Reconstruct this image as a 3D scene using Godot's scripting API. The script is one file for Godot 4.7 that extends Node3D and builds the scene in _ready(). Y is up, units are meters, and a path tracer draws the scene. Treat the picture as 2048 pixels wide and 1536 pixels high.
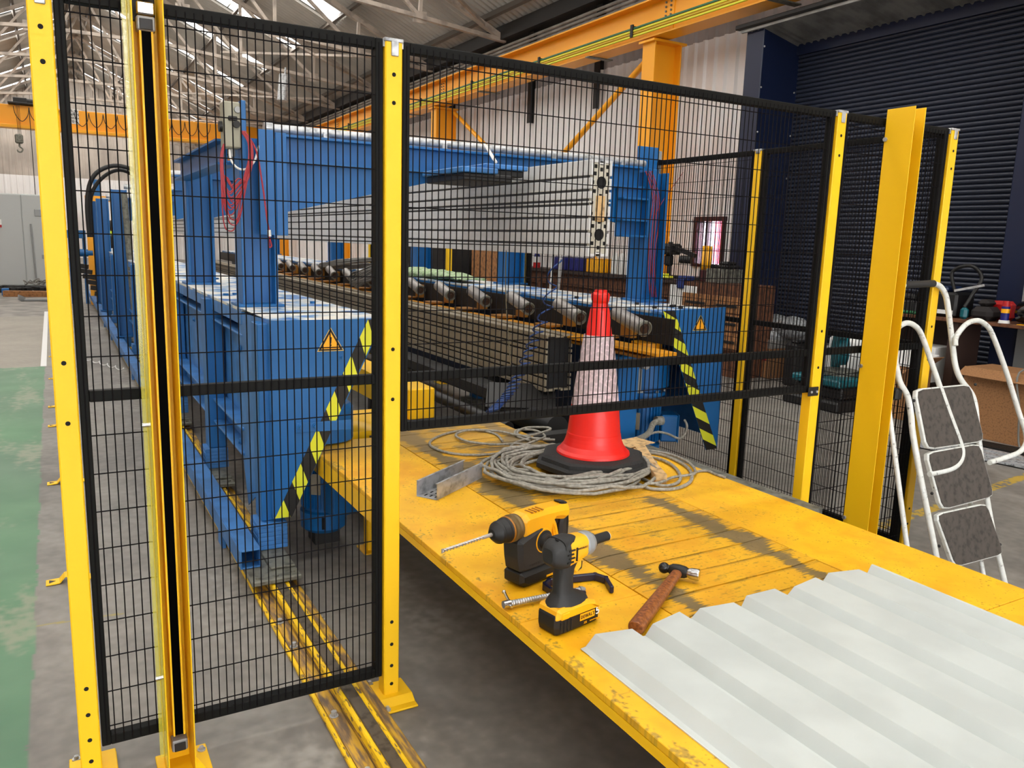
extends Node3D
# ---------------------------------------------------------------- camera numbers
const FPX := 1599.0
var CP := Vector3(-0.8737, 1.4539, 2.2224)
var CB := Basis()
var org := {}
var used := {}
var M := {}
var rng := RandomNumberGenerator.new()

# pixel of the 2048x1536 photograph -> point on a real plane (floor level, fence plane, wall plane ...)
func ray(x, y): return CB * Vector3((x - 1024.0) / FPX, -(y - 768.0) / FPX, -1.0)
func PY(x, y, h) -> Vector3:
	var r = ray(x, y); return CP + r * ((h - CP.y) / r.y)
func PZ(x, y, z) -> Vector3:
	var r = ray(x, y); return CP + r * ((z - CP.z) / r.z)
func PX(x, y, xx) -> Vector3:
	var r = ray(x, y); return CP + r * ((xx - CP.x) / r.x)
func V(x, y, z): return Vector3(x, y, z)

# ---------------------------------------------------------------- mesh builder
class G:
	var P := PackedVector3Array()
	var N := PackedVector3Array()
	var U := PackedVector2Array()
	var uvr := Rect2()
	func t3(a: Vector3, b: Vector3, c: Vector3, na: Vector3, nb: Vector3, nc: Vector3):
		var g = (b - a).cross(c - a)
		if g.length_squared() < 1e-18: return
		if g.dot(na + nb + nc) > 0.0:
			P.append(a); P.append(c); P.append(b); N.append(na); N.append(nc); N.append(nb)
		else:
			P.append(a); P.append(b); P.append(c); N.append(na); N.append(nb); N.append(nc)
	func tri(a, b, c, n: Vector3): t3(a, b, c, n, n, n)
	func quad(a, b, c, d, n: Vector3):
		t3(a, b, c, n, n, n); t3(a, c, d, n, n, n)
	# convex face turned away from ctr
	func face(pts: Array, ctr: Vector3):
		var n = (pts[1] - pts[0]).cross(pts[2] - pts[0]).normalized()
		var m = Vector3()
		for p in pts: m += p
		m /= pts.size()
		if n.dot(m - ctr) < 0.0: n = -n
		for i in range(1, pts.size() - 1): t3(pts[0], pts[i], pts[i + 1], n, n, n)
	func box(c: Vector3, s: Vector3, b := Basis(), bev := 0.0):
		var h = s * 0.5
		var e = minf(bev, minf(h.x, minf(h.y, h.z)) * 0.9)
		if e <= 0.0:
			for ax in 3:
				for sg in [-1.0, 1.0]:
					var q = []
					for k in [[-1, -1], [1, -1], [1, 1], [-1, 1]]:
						var v = Vector3(); v[ax] = sg * h[ax]; v[(ax + 1) % 3] = k[0] * h[(ax + 1) % 3]; v[(ax + 2) % 3] = k[1] * h[(ax + 2) % 3]
						q.append(c + b * v)
					var n = Vector3(); n[ax] = sg
					quad(q[0], q[1], q[2], q[3], (b * n).normalized())
			return
		for ax in 3:
			var u = (ax + 1) % 3
			var w = (ax + 2) % 3
			for sg in [-1.0, 1.0]:
				var q = []
				for k in [[-1, -1], [1, -1], [1, 1], [-1, 1]]:
					var v = Vector3(); v[ax] = sg * h[ax]; v[u] = k[0] * (h[u] - e); v[w] = k[1] * (h[w] - e)
					q.append(c + b * v)
				var n = Vector3(); n[ax] = sg
				quad(q[0], q[1], q[2], q[3], (b * n).normalized())
			for su in [-1.0, 1.0]:
				for sw in [-1.0, 1.0]:
					var a1 = Vector3(); a1[u] = su * h[u]; a1[w] = sw * (h[w] - e); a1[ax] = h[ax] - e
					var a2 = a1; a2[ax] = -a1[ax]
					var b1 = Vector3(); b1[u] = su * (h[u] - e); b1[w] = sw * h[w]; b1[ax] = h[ax] - e
					var b2 = b1; b2[ax] = -b1[ax]
					var n = Vector3(); n[u] = su; n[w] = sw
					quad(c + b * a1, c + b * a2, c + b * b2, c + b * b1, (b * n).normalized())
		for sx in [-1.0, 1.0]:
			for sy in [-1.0, 1.0]:
				for sz in [-1.0, 1.0]:
					var sg = Vector3(sx, sy, sz)
					tri(c + b * (sg * Vector3(h.x, h.y - e, h.z - e)), c + b * (sg * Vector3(h.x - e, h.y, h.z - e)), c + b * (sg * Vector3(h.x - e, h.y - e, h.z)), (b * sg).normalized())
	func bx(x0, x1, y0, y1, z0, z1, bev := 0.0):
		box(Vector3((x0 + x1) * 0.5, (y0 + y1) * 0.5, (z0 + z1) * 0.5), Vector3(absf(x1 - x0), absf(y1 - y0), absf(z1 - z0)), Basis(), bev)
	static func frame(d: Vector3, up := Vector3.UP) -> Basis:
		var z = d.normalized()
		var x = up.cross(z)
		if x.length() < 1e-4: x = Vector3.RIGHT.cross(z)
		if x.length() < 1e-4: x = Vector3.FORWARD.cross(z)
		x = x.normalized()
		return Basis(x, z.cross(x), z)
	# straight bar of w (across) by h (towards up) from a to b
	func bar(a: Vector3, b: Vector3, w: float, h: float, up := Vector3.UP, bev := 0.0):
		box((a + b) * 0.5, Vector3(w, h, (b - a).length()), G.frame(b - a, up), bev)
	func cyl(a: Vector3, b: Vector3, r0: float, r1 := -1.0, n := 12, caps := true):
		if r1 < 0.0: r1 = r0
		var f = G.frame(b - a)
		var sl = (r0 - r1) / maxf((b - a).length(), 1e-6)
		for i in n:
			var t0 = TAU * i / n
			var t1 = TAU * (i + 1) / n
			var d0 = f.x * cos(t0) + f.y * sin(t0)
			var d1 = f.x * cos(t1) + f.y * sin(t1)
			var n0 = (d0 + f.z * sl).normalized()
			var n1 = (d1 + f.z * sl).normalized()
			t3(a + d0 * r0, a + d1 * r0, b + d1 * r1, n0, n1, n1)
			t3(a + d0 * r0, b + d1 * r1, b + d0 * r1, n0, n1, n0)
			if caps:
				if r0 > 0.0: tri(a, a + d0 * r0, a + d1 * r0, -f.z)
				if r1 > 0.0: tri(b, b + d0 * r1, b + d1 * r1, f.z)
	func tube(pts: Array, r: float, n := 8, closed := false, flat := 1.0):
		var m = pts.size()
		var rings = []
		var x := Vector3()
		for i in m:
			var d: Vector3
			if closed: d = pts[(i + 1) % m] - pts[(i - 1 + m) % m]
			else: d = pts[mini(i + 1, m - 1)] - pts[maxi(i - 1, 0)]
			d = d.normalized()
			if i == 0: x = G.frame(d).x
			x = (x - d * x.dot(d)).normalized()
			var y = d.cross(x)
			var ring = []
			for k in n: ring.append(x * cos(TAU * k / n) + y * sin(TAU * k / n) * flat)
			rings.append(ring)
		for i in (m if closed else m - 1):
			var j = (i + 1) % m
			for k in n:
				var l = (k + 1) % n
				var a = rings[i][k]; var b = rings[i][l]; var c = rings[j][l]; var d = rings[j][k]
				t3(pts[i] + a * r, pts[i] + b * r, pts[j] + c * r, a, b, c)
				t3(pts[i] + a * r, pts[j] + c * r, pts[j] + d * r, a, c, d)
		if not closed:
			for e in [0, m - 1]:
				var nn = (pts[0] - pts[1] if e == 0 else pts[m - 1] - pts[m - 2]).normalized()
				for k in n: tri(pts[e], pts[e] + rings[e][k] * r, pts[e] + rings[e][(k + 1) % n] * r, nn)
	# profile of Vector2(radius, height) turned round o + b.y
	func lathe(o: Vector3, prof: Array, n := 24, b := Basis()):
		for i in prof.size() - 1:
			var p = prof[i]; var q = prof[i + 1]
			var nn = Vector2(q.y - p.y, p.x - q.x).normalized()
			for k in n:
				var t0 = TAU * k / n
				var t1 = TAU * (k + 1) / n
				var d0 = b.x * cos(t0) + b.z * sin(t0)
				var d1 = b.x * cos(t1) + b.z * sin(t1)
				var n0 = d0 * nn.x + b.y * nn.y
				var n1 = d1 * nn.x + b.y * nn.y
				t3(o + d0 * p.x + b.y * p.y, o + d1 * p.x + b.y * p.y, o + d1 * q.x + b.y * q.y, n0, n1, n1)
				t3(o + d0 * p.x + b.y * p.y, o + d1 * q.x + b.y * q.y, o + d0 * q.x + b.y * q.y, n0, n1, n0)
	# polygon (x, y of t) pushed from z = 0 to z = depth of t
	func prism(poly: Array, depth: float, t := Transform3D()):
		var pp = PackedVector2Array(poly)
		if Geometry2D.is_polygon_clockwise(pp): pp.reverse()
		var nz = t.basis.z.normalized()
		var ix = Geometry2D.triangulate_polygon(pp)
		for i in range(0, ix.size(), 3):
			var a = pp[ix[i]]; var b = pp[ix[i + 1]]; var c = pp[ix[i + 2]]
			tri(t * Vector3(a.x, a.y, 0), t * Vector3(b.x, b.y, 0), t * Vector3(c.x, c.y, 0), -nz)
			tri(t * Vector3(a.x, a.y, depth), t * Vector3(b.x, b.y, depth), t * Vector3(c.x, c.y, depth), nz)
		for i in pp.size():
			var a = pp[i]; var b = pp[(i + 1) % pp.size()]
			var n = (t.basis * Vector3(b.y - a.y, a.x - b.x, 0)).normalized()
			quad(t * Vector3(a.x, a.y, 0), t * Vector3(b.x, b.y, 0), t * Vector3(b.x, b.y, depth), t * Vector3(a.x, a.y, depth), n)
	# smooth skin over rings of equal point count
	func skin(rings: Array, caps := true):
		var m = rings.size()
		var n = rings[0].size()
		var nor = []
		for i in m:
			var row = []
			for k in n:
				var du = rings[i][(k + 1) % n] - rings[i][(k - 1 + n) % n]
				var dv = rings[mini(i + 1, m - 1)][k] - rings[maxi(i - 1, 0)][k]
				row.append(du.cross(dv).normalized())
			nor.append(row)
		var c0 = Vector3(); var c1 = Vector3()
		for p in rings[0]: c0 += p
		for p in rings[m - 1]: c1 += p
		c0 /= n; c1 /= n
		var mid = m / 2
		var cm = Vector3()
		for p in rings[mid]: cm += p
		cm /= n
		var s = 0.0
		for k in n: s += nor[mid][k].dot(rings[mid][k] - cm)
		var sg = 1.0 if s > 0.0 else -1.0
		for i in m - 1:
			for k in n:
				var l = (k + 1) % n
				t3(rings[i][k], rings[i][l], rings[i + 1][l], nor[i][k] * sg, nor[i][l] * sg, nor[i + 1][l] * sg)
				t3(rings[i][k], rings[i + 1][l], rings[i + 1][k], nor[i][k] * sg, nor[i + 1][l] * sg, nor[i + 1][k] * sg)
		if caps:
			for k in n:
				tri(c0, rings[0][k], rings[0][(k + 1) % n], (c0 - c1).normalized())
				tri(c1, rings[m - 1][k], rings[m - 1][(k + 1) % n], (c1 - c0).normalized())
	# rounded-box cross sections [centre, half x, half y] along a path, axes from b (x across, y up)
	func loft(secs: Array, b: Basis, e := 4.0, n := 20, caps := true):
		var rings = []
		for s in secs:
			var ring = []
			for k in n:
				var t = TAU * (k + 0.5) / n
				var cx = cos(t); var cy = sin(t)
				var q = pow(pow(absf(cx), e) + pow(absf(cy), e), -1.0 / e)
				ring.append(s[0] + b.x * (cx * q * s[1]) + b.y * (cy * q * s[2]))
			rings.append(ring)
		skin(rings, caps)
	func ball(c: Vector3, s: Vector3, n := 12):
		var rings = []
		var k = n / 2
		for i in k + 1:
			var a = -PI / 2 + PI * clampf(float(i) / k, 0.02, 0.98)
			var ring = []
			for j in n: ring.append(c + Vector3(cos(a) * cos(TAU * j / n), sin(a), cos(a) * sin(TAU * j / n)) * s)
			rings.append(ring)
		skin(rings)
	# I section: web towards up, h deep, w wide
	func ibeam(a: Vector3, b: Vector3, h: float, w: float, tf: float, tw: float, up := Vector3.UP):
		var f = G.frame(b - a, up)
		var d = f.y * (h - tf) * 0.5
		bar(a + d, b + d, w, tf, up); bar(a - d, b - d, w, tf, up); bar(a, b, tw, h - 2 * tf, up)
	func mesh(off: Vector3) -> ArrayMesh:
		var arr = []
		arr.resize(Mesh.ARRAY_MAX)
		var q = PackedVector3Array(P)
		if uvr.size.x > 0.0:
			var uv = PackedVector2Array()
			uv.resize(P.size())
			for i in P.size(): uv[i] = Vector2((P[i].x - uvr.position.x) / uvr.size.x, (P[i].z - uvr.position.y) / uvr.size.y)
			arr[Mesh.ARRAY_TEX_UV] = uv
		elif U.size() == P.size(): arr[Mesh.ARRAY_TEX_UV] = U
		for i in q.size(): q[i] -= off
		arr[Mesh.ARRAY_VERTEX] = q
		arr[Mesh.ARRAY_NORMAL] = N
		var m = ArrayMesh.new()
		m.add_surface_from_arrays(Mesh.PRIMITIVE_TRIANGLES, arr)
		return m

# ---------------------------------------------------------------- things, parts, setting
func numbered(called: String) -> String:
	if not used.has(called):
		used[called] = 0
		return called
	used[called] += 1
	return "%s_%03d" % [called, used[called]]
func tag(o, label := "", category := "", group := "", kind := ""):
	if label: o.set_meta("label", label)
	if category: o.set_meta("category", category)
	if group: o.set_meta("group", group)
	if kind: o.set_meta("kind", kind)
	return o
func thing(called, at: Vector3, label, category, group := ""):
	var o = Node3D.new()
	o.name = numbered(called); add_child(o, true); o.position = at; org[o] = at
	return tag(o, label, category, group)
func obj(called, g: G, m, parent: Node = self, at = null):
	var o = MeshInstance3D.new()
	if parent == self:
		o.name = numbered(called)
		var c: Vector3 = at if at != null else Vector3()
		if at == null and g.P.size():
			var lo = g.P[0]; var hi = g.P[0]
			for p in g.P: lo = lo.min(p); hi = hi.max(p)
			c = Vector3((lo.x + hi.x) * 0.5, lo.y, (lo.z + hi.z) * 0.5)
		o.mesh = g.mesh(c); o.position = c; org[o] = c
	else:
		o.name = called
		o.mesh = g.mesh(org[parent]); org[o] = org[parent]
	o.material_override = m if m is Material else M[m]
	if called in ["bolts", "rail_bolts", "rivets", "bolt_hole", "splice_bolts", "flange_bolts", "anchor_bolt", "bracket_screw", "vent_slots", "grille_slots", "ribs", "screw", "bores", "eyes"]: o.set_meta("kind", "stuff")
	parent.add_child(o, true)
	return o
func struct(called, g: G, m, parent: Node = self):
	var o = obj(called, g, m, parent)
	if parent == self: o.set_meta("kind", "structure")
	return o
func copy(o: Node3D, called: String, at: Vector3, label := "", turn = null):
	var c = o.duplicate()
	c.name = numbered(called); add_child(c, true); c.position = at
	if turn != null: c.rotation = turn
	if label: c.set_meta("label", label)
	return c

# ---------------------------------------------------------------- materials
func noise_tex(freq, seed_, c: Array, offs: Array, size := 512, typ := FastNoiseLite.TYPE_SIMPLEX_SMOOTH, oct := 4, normal := false, bump := 4.0):
	var f = FastNoiseLite.new()
	f.seed = seed_; f.frequency = freq; f.noise_type = typ; f.fractal_octaves = oct
	var t = NoiseTexture2D.new()
	t.width = size; t.height = size; t.seamless = true; t.noise = f
	if normal:
		t.as_normal_map = true; t.bump_strength = bump
	else:
		var r = Gradient.new()
		r.colors = PackedColorArray(c); r.offsets = PackedFloat32Array(offs)
		t.color_ramp = r
	return t
func mat(called, col: Color, rough := 0.5, metal := 0.0, tex = null, scale := 1.0, nrm = null, ns := 0.3):
	var m = StandardMaterial3D.new()
	m.albedo_color = col; m.roughness = rough; m.metallic = metal
	if tex:
		m.albedo_texture = tex; m.uv1_triplanar = true; m.uv1_world_triplanar = true; m.uv1_scale = Vector3.ONE * scale
	if nrm:
		m.normal_enabled = true; m.normal_texture = nrm; m.normal_scale = ns
		m.uv1_triplanar = true; m.uv1_world_triplanar = true; m.uv1_scale = Vector3.ONE * scale
	m.resource_name = called
	M[called] = m
	return m
func gray(v): return Color(v, v, v)

# ---------------------------------------------------------------- computed surfaces
func fnl(freq, seed_, oct := 4):
	var f = FastNoiseLite.new()
	f.seed = seed_; f.frequency = freq; f.fractal_octaves = oct; f.noise_type = FastNoiseLite.TYPE_SIMPLEX_SMOOTH
	return f
func sst(a, b, x) -> float:
	var t = clampf((x - a) / (b - a), 0.0, 1.0)
	return t * t * (3.0 - 2.0 * t)
func img_mat(called, data: PackedByteArray, w, h, rough, nrm = null):
	var im = Image.create_from_data(w, h, false, Image.FORMAT_RGB8, data)
	var m = StandardMaterial3D.new()
	m.albedo_texture = ImageTexture.create_from_image(im)
	m.roughness = rough
	M[called] = m
	return m
# concrete with the painted walkway; x -3..7, z -13..3
func floor_image():
	var w = 1100; var h = 1760
	var d = PackedByteArray(); d.resize(w * h * 3)
	var n1 = fnl(0.35, 3); var n2 = fnl(2.2, 5); var n3 = fnl(14.0, 7, 3); var n4 = fnl(0.9, 11, 5)
	var i = 0
	for y in h:
		var z = -13.0 + 16.0 * y / h
		for x in w:
			var X = -3.0 + 10.0 * x / w
			var a = n1.get_noise_2d(X, z); var b = n2.get_noise_2d(X, z); var c = n3.get_noise_2d(X, z)
			var v = 0.475 + a * 0.07 + b * 0.07 + c * 0.05
			var col = Color(v, v * 0.965, v * 0.915)
			var e = n4.get_noise_2d(X * 1.4 + 9.0, z)
			# dust and lime spilt along the crane rail
			var near = exp(-pow((X + 0.12) / 0.32, 2.0)) * 0.8 + exp(-pow((X - 0.35) / 0.3, 2.0)) * 0.3
			col = col.lerp(Color(0.78, 0.77, 0.74), sst(0.15, 0.7, e + c * 0.3) * near * 0.6)
			# oil and tyre marks
			col = col.lerp(Color(0.24, 0.22, 0.2), sst(0.2, 0.8, -e + b * 0.25) * 0.4)
			var edge = -1.02 + b * 0.012 + c * 0.006
			if X < edge and z > -7.45 + c * 0.05:
				var g = Color(0.32 + b * 0.05, 0.475 + a * 0.05 + b * 0.04, 0.355 + b * 0.04)
				var wear = sst(0.05, 0.5, n4.get_noise_2d(X * 2.0, z * 0.7) + c * 0.35) * 0.75
				col = g.lerp(Color(0.55, 0.55, 0.47), wear)
			elif X < -0.9 and z < -7.45: col = col.lerp(Color(0.6, 0.57, 0.5), 0.5)
			# thin yellow set-out line across the strip beside the walkway
			if X > edge and X < -0.72 and absf(z + 1.02 - (X + 1.0) * 0.1) < 0.006: col = col.lerp(Color(0.62, 0.55, 0.26), 0.7)
			# yellow line on the floor near the ladder
			if X > 2.9 and absf(z + 0.35 + (X - 2.9) * 0.12) < 0.035 and c + b > -0.25: col = col.lerp(Color(0.75, 0.6, 0.15), 0.75)
			d[i] = clampi(int(col.r * 255), 0, 255); d[i + 1] = clampi(int(col.g * 255), 0, 255); d[i + 2] = clampi(int(col.b * 255), 0, 255)
			i += 3
	img_mat("floor", d, w, h, 0.55)
# worn yellow paint of the platform; x 0.1..1.53, z -1.6..2.6
func deck_image():
	var w = 780; var h = 2040
	var d = PackedByteArray(); d.resize(w * h * 3)
	var n1 = fnl(1.6, 21); var n2 = fnl(7.0, 22); var n3 = fnl(60.0, 23, 2); var n4 = fnl(3.0, 24, 5); var n5 = fnl(1.0, 25, 3)
	var i = 0
	for y in h:
		var z = -1.6 + 4.2 * y / h
		for x in w:
			var X = 0.1 + 1.43 * x / w
			var a = n1.get_noise_2d(X, z); var b = n2.get_noise_2d(X, z); var c = n3.get_noise_2d(X, z)
			var sx = n4.get_noise_2d(X * 2.5, z * 26.0)
			var col = Color(0.91 + b * 0.06, 0.69 + a * 0.06 + b * 0.09, 0.045 + b * 0.05)
			col = col.lerp(Color(0.80, 0.52, 0.08), sst(0.0, 0.6, a + b * 0.5) * 0.45)
			var worn = Color(0.40 + b * 0.08, 0.345 + b * 0.07, 0.25 + b * 0.06)
			var wm := 0.0
			if X > 0.487 and X < 1.149:
				var band = exp(-pow((X - 0.575) / 0.05, 2.0)) * 0.72 + exp(-pow((X - 1.065) / 0.042, 2.0)) * 0.6 + exp(-pow((X - 0.79) / 0.09, 2.0)) * 0.12
				wm = sst(0.18, 0.42, band + a * 0.4 + b * 0.35 + sx * 0.35 + n5.get_noise_2d(X * 1.5, z * 3.0 + 7.0) * 0.35 - (0.1 if z > -0.25 else -0.02)) * 0.88
				col = col.lerp(Color(0.72, 0.52, 0.14), 0.3)
				col = col.lerp(worn, sst(0.25, 0.6, sx + c * 0.4) * 0.35)
				var k = (z + 1.55) / 0.105
				var f = absf(k - round(k))
				col = col.lerp(Color(0.22, 0.17, 0.1), (1.0 - sst(0.0, 0.1, f)) * 0.5 * (0.5 + b))
			else:
				wm = sst(0.52, 0.72, a * 0.5 + b * 0.55 + sx * 0.3 + (0.12 if X < 0.485 else 0.0)) * 0.7
				if X < 0.13: wm = maxf(wm, sst(0.1, 0.5, b + c * 0.5) * 0.5)
			col = col.lerp(worn, wm)
			# scratches and grit
			col = col.lerp(Color(0.25, 0.18, 0.06), sst(0.5, 0.8, c + b * 0.35) * 0.35)
			# the back of the middle boards is bare and dusty
			if z < -0.9: col = col.lerp(Color(0.66, 0.53, 0.3), sst(-0.9, -1.3, z) * 0.45)
			d[i] = clampi(int(col.r * 255), 0, 255); d[i + 1] = clampi(int(col.g * 255), 0, 255); d[i + 2] = clampi(int(col.b * 255), 0, 255)
			i += 3
	img_mat("deck", d, w, h, 0.5)

func make_materials():
	var fine = noise_tex(0.05, 41, [gray(0.82), gray(1.0), gray(0.9)], [0.2, 0.55, 1.0])
	var blot = noise_tex(0.012, 42, [gray(0.66), gray(0.95), gray(1.0)], [0.15, 0.5, 0.9])
	var dust = noise_tex(0.01, 43, [Color(0.1, 0.36, 0.65), Color(0.6, 0.66, 0.72), Color(0.83, 0.81, 0.77), Color(0.74, 0.74, 0.72)], [0.22, 0.42, 0.62, 1.0], 512, FastNoiseLite.TYPE_SIMPLEX_SMOOTH, 5)
	var speck = noise_tex(0.03, 44, [gray(0.35), gray(0.8), gray(1.0)], [0.2, 0.34, 0.5])
	pass
	var bump = noise_tex(0.08, 46, [], [], 256, FastNoiseLite.TYPE_SIMPLEX_SMOOTH, 3, true, 3.0)
	M["t_fine"] = fine
	mat("yellow", Color(0.945, 0.745, 0.006), 0.55)
	mat("yellow_back", Color(0.95, 0.74, 0.01), 0.42)
	mat("frame_black", Color(0.085, 0.085, 0.08), 0.55)
	M["frame_black"].metallic_specular = 0.2
	mat("wire", Color(0.06, 0.05, 0.06), 0.55)
	M["wire"].metallic_specular = 0.2
	mat("hole", Color(0.012, 0.012, 0.012), 0.9)
	mat("zinc", Color(0.76, 0.77, 0.78), 0.35, 0.5, blot, 3.0)
	mat("chrome", Color(0.78, 0.78, 0.78), 0.18, 1.0)
	mat("alu", Color(0.80, 0.805, 0.81), 0.45, 0.0)
	mat("alu_cut", Color(0.76, 0.745, 0.69), 0.45, 0.3)
	mat("alu_dull", Color(0.56, 0.52, 0.44), 0.55, 0.05)
	mat("groove", Color(0.30, 0.30, 0.305), 0.7)
	mat("groove_dull", Color(0.10, 0.09, 0.08), 0.8)
	mat("blue", Color(0.002, 0.355, 0.60), 0.45)
	mat("blue_dusty", Color(1, 1, 1), 0.6, 0.0, dust, 0.7)
	mat("blue_worn", Color(0.21, 0.46, 0.72), 0.5, 0.0, noise_tex(0.008, 55, [gray(0.85), gray(1.0)], [0.3, 0.7]), 1.2)
	mat("blue_dark", Color(0.02, 0.13, 0.26), 0.5)
	mat("steel_grey", Color(0.46, 0.46, 0.42), 0.5, 0.2, blot, 2.5)
	mat("rail", Color(1, 1, 1), 0.6, 0.0, noise_tex(0.02, 45, [Color(0.40, 0.33, 0.26), Color(0.56, 0.44, 0.26), Color(0.74, 0.58, 0.2), Color(0.84, 0.66, 0.12)], [0.25, 0.45, 0.62, 1.0], 512, FastNoiseLite.TYPE_SIMPLEX_SMOOTH, 5), 1.8)
	M["rail"].uv1_scale = Vector3(4, 4, 0.6)
	mat("rail_yellow", Color(1, 1, 1), 0.5, 0.0, noise_tex(0.03, 58, [Color(0.45, 0.36, 0.24), Color(0.92, 0.74, 0.06), Color(0.96, 0.80, 0.04)], [0.22, 0.32, 1.0]), 2.0)
	M["rail_yellow"].uv1_scale = Vector3(4, 4, 0.9)
	mat("rail_top", Color(0.40, 0.36, 0.31), 0.45, 0.4, blot, 3.0)
	mat("orange", Color(0.97, 0.66, 0.09), 0.42)
	mat("clad_white", Color(0.965, 0.96, 0.96), 0.55, 0.0, noise_tex(0.006, 47, [Color(0.90, 0.87, 0.86), Color(0.97, 0.97, 0.97), gray(1.0)], [0.18, 0.5, 1.0]), 0.10)
	mat("clad_beige", Color(0.76, 0.72, 0.68), 0.6, 0.0, noise_tex(0.008, 53, [gray(0.86), gray(1.0)], [0.25, 0.7]), 0.12)
	mat("clad_grey", Color(0.62, 0.61, 0.59), 0.6, 0.0, noise_tex(0.01, 59, [gray(0.8), gray(1.0)], [0.25, 0.7]), 0.5)
	mat("roof", Color(0.79, 0.775, 0.745), 0.6, 0.0, noise_tex(0.008, 54, [gray(0.85), gray(1.0)], [0.25, 0.7]), 0.2)
	mat("truss", Color(0.75, 0.70, 0.65), 0.6, 0.0, noise_tex(0.01, 56, [gray(0.8), gray(1.0)], [0.25, 0.6]), 0.5)
	mat("purlin", Color(0.34, 0.31, 0.28), 0.6)
	mat("navy", Color(0.035, 0.085, 0.20), 0.42)
	mat("navy_slat", Color(0.16, 0.18, 0.24), 0.36, 0.1)
	mat("dark_steel", Color(0.09, 0.085, 0.08), 0.6)
	mat("black", Color(0.035, 0.034, 0.033), 0.55)
	mat("rubber", Color(0.11, 0.108, 0.105), 0.75, 0.0, speck, 6.0)
	mat("grip", Color(0.12, 0.12, 0.12), 0.6, 0.0, fine, 20.0)
	mat("tool_yellow", Color(0.93, 0.66, 0.05), 0.4)
	mat("tool_grey", Color(0.55, 0.56, 0.56), 0.4, 0.2)
	mat("red_cone", Color(0.87, 0.10, 0.05), 0.4)
	mat("reflective", Color(0.88, 0.80, 0.83), 0.4, 0.0, noise_tex(0.03, 48, [gray(0.82), gray(1.0)], [0.4, 0.6], 256, FastNoiseLite.TYPE_CELLULAR, 1), 8.0)
	mat("cable", Color(0.62, 0.605, 0.56), 0.5, 0.0, noise_tex(0.02, 57, [gray(0.75), gray(1.0)], [0.3, 0.7]), 4.0)
	mat("cable_dark", Color(0.42, 0.41, 0.385), 0.5)
	mat("red_cable", Color(0.60, 0.13, 0.17), 0.45)
	mat("blue_hose", Color(0.05, 0.20, 0.42), 0.35)
	mat("sheet", Color(0.73, 0.755, 0.745), 0.42, 0.0, noise_tex(0.008, 49, [gray(0.955), gray(1.0)], [0.3, 0.7]), 0.8)
	mat("hammer_wood", Color(0.60, 0.36, 0.17), 0.42, 0.0, noise_tex(0.02, 50, [Color(0.68, 0.6, 0.55), gray(1.0)], [0.3, 0.65]), 7.0)
	mat("timber", Color(0.82, 0.68, 0.47), 0.7, 0.0, blot, 4.0)
	mat("plywood", Color(0.62, 0.42, 0.24), 0.7, 0.0, blot, 2.0)
	mat("card", Color(0.60, 0.425, 0.265), 0.8, 0.0, fine, 2.0)
	mat("white_paint", Color(0.83, 0.84, 0.82), 0.42, 0.0, noise_tex(0.03, 51, [Color(0.3, 0.27, 0.25), gray(0.94), gray(1.0)], [0.13, 0.2, 0.6]), 2.0)
	mat("tread", Color(0.30, 0.275, 0.25), 0.8, 0.0, blot, 4.0)
	mat("white", Color(0.86, 0.86, 0.85), 0.5)
	mat("cabinet", Color(0.69, 0.705, 0.70), 0.5)
	mat("red", Color(0.66, 0.05, 0.06), 0.45)
	mat("green", Color(0.06, 0.36, 0.2), 0.5)
	mat("lime", Color(0.83, 0.84, 0.16), 0.45)
	mat("teal", Color(0.02, 0.34, 0.38), 0.4)
	mat("crate_blue", Color(0.03, 0.07, 0.42), 0.5)
	mat("bench_wood", Color(0.40, 0.235, 0.125), 0.7, 0.0, blot, 2.0)
	mat("bench_top", Color(0.20, 0.13, 0.10), 0.6)
	mat("cloth", Color(0.68, 0.74, 0.62), 0.85, 0.0, noise_tex(0.02, 52, [Color(0.75, 0.85, 0.7), gray(1.0)], [0.4, 0.6]), 2.0)
	mat("plastic_wrap", Color(0.62, 0.63, 0.64), 0.3, 0.0, speck, 2.0)
	mat("skin", Color(0.30, 0.17, 0.11), 0.55)
	mat("hair", Color(0.04, 0.03, 0.028), 0.7)
	mat("hivis", Color(0.75, 0.85, 0.06), 0.6)
	mat("trousers", Color(0.10, 0.11, 0.14), 0.8)
	mat("sign_orange", Color(0.98, 0.68, 0.03), 0.45)
	var pc = mat("polycarb", Color(0.92, 0.88, 0.25, 0.32), 0.12)
	pc.transparency = BaseMaterial3D.TRANSPARENCY_ALPHA
	var gl = mat("glass", Color(0.9, 0.95, 1.0, 0.12), 0.03)
	gl.transparency = BaseMaterial3D.TRANSPARENCY_ALPHA
	var lamp = mat("daylight", Color(1, 1, 1), 0.6)
	lamp.emission_enabled = true; lamp.emission = Color(1.0, 0.99, 0.97); lamp.emission_energy_multiplier = 3.5

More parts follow.
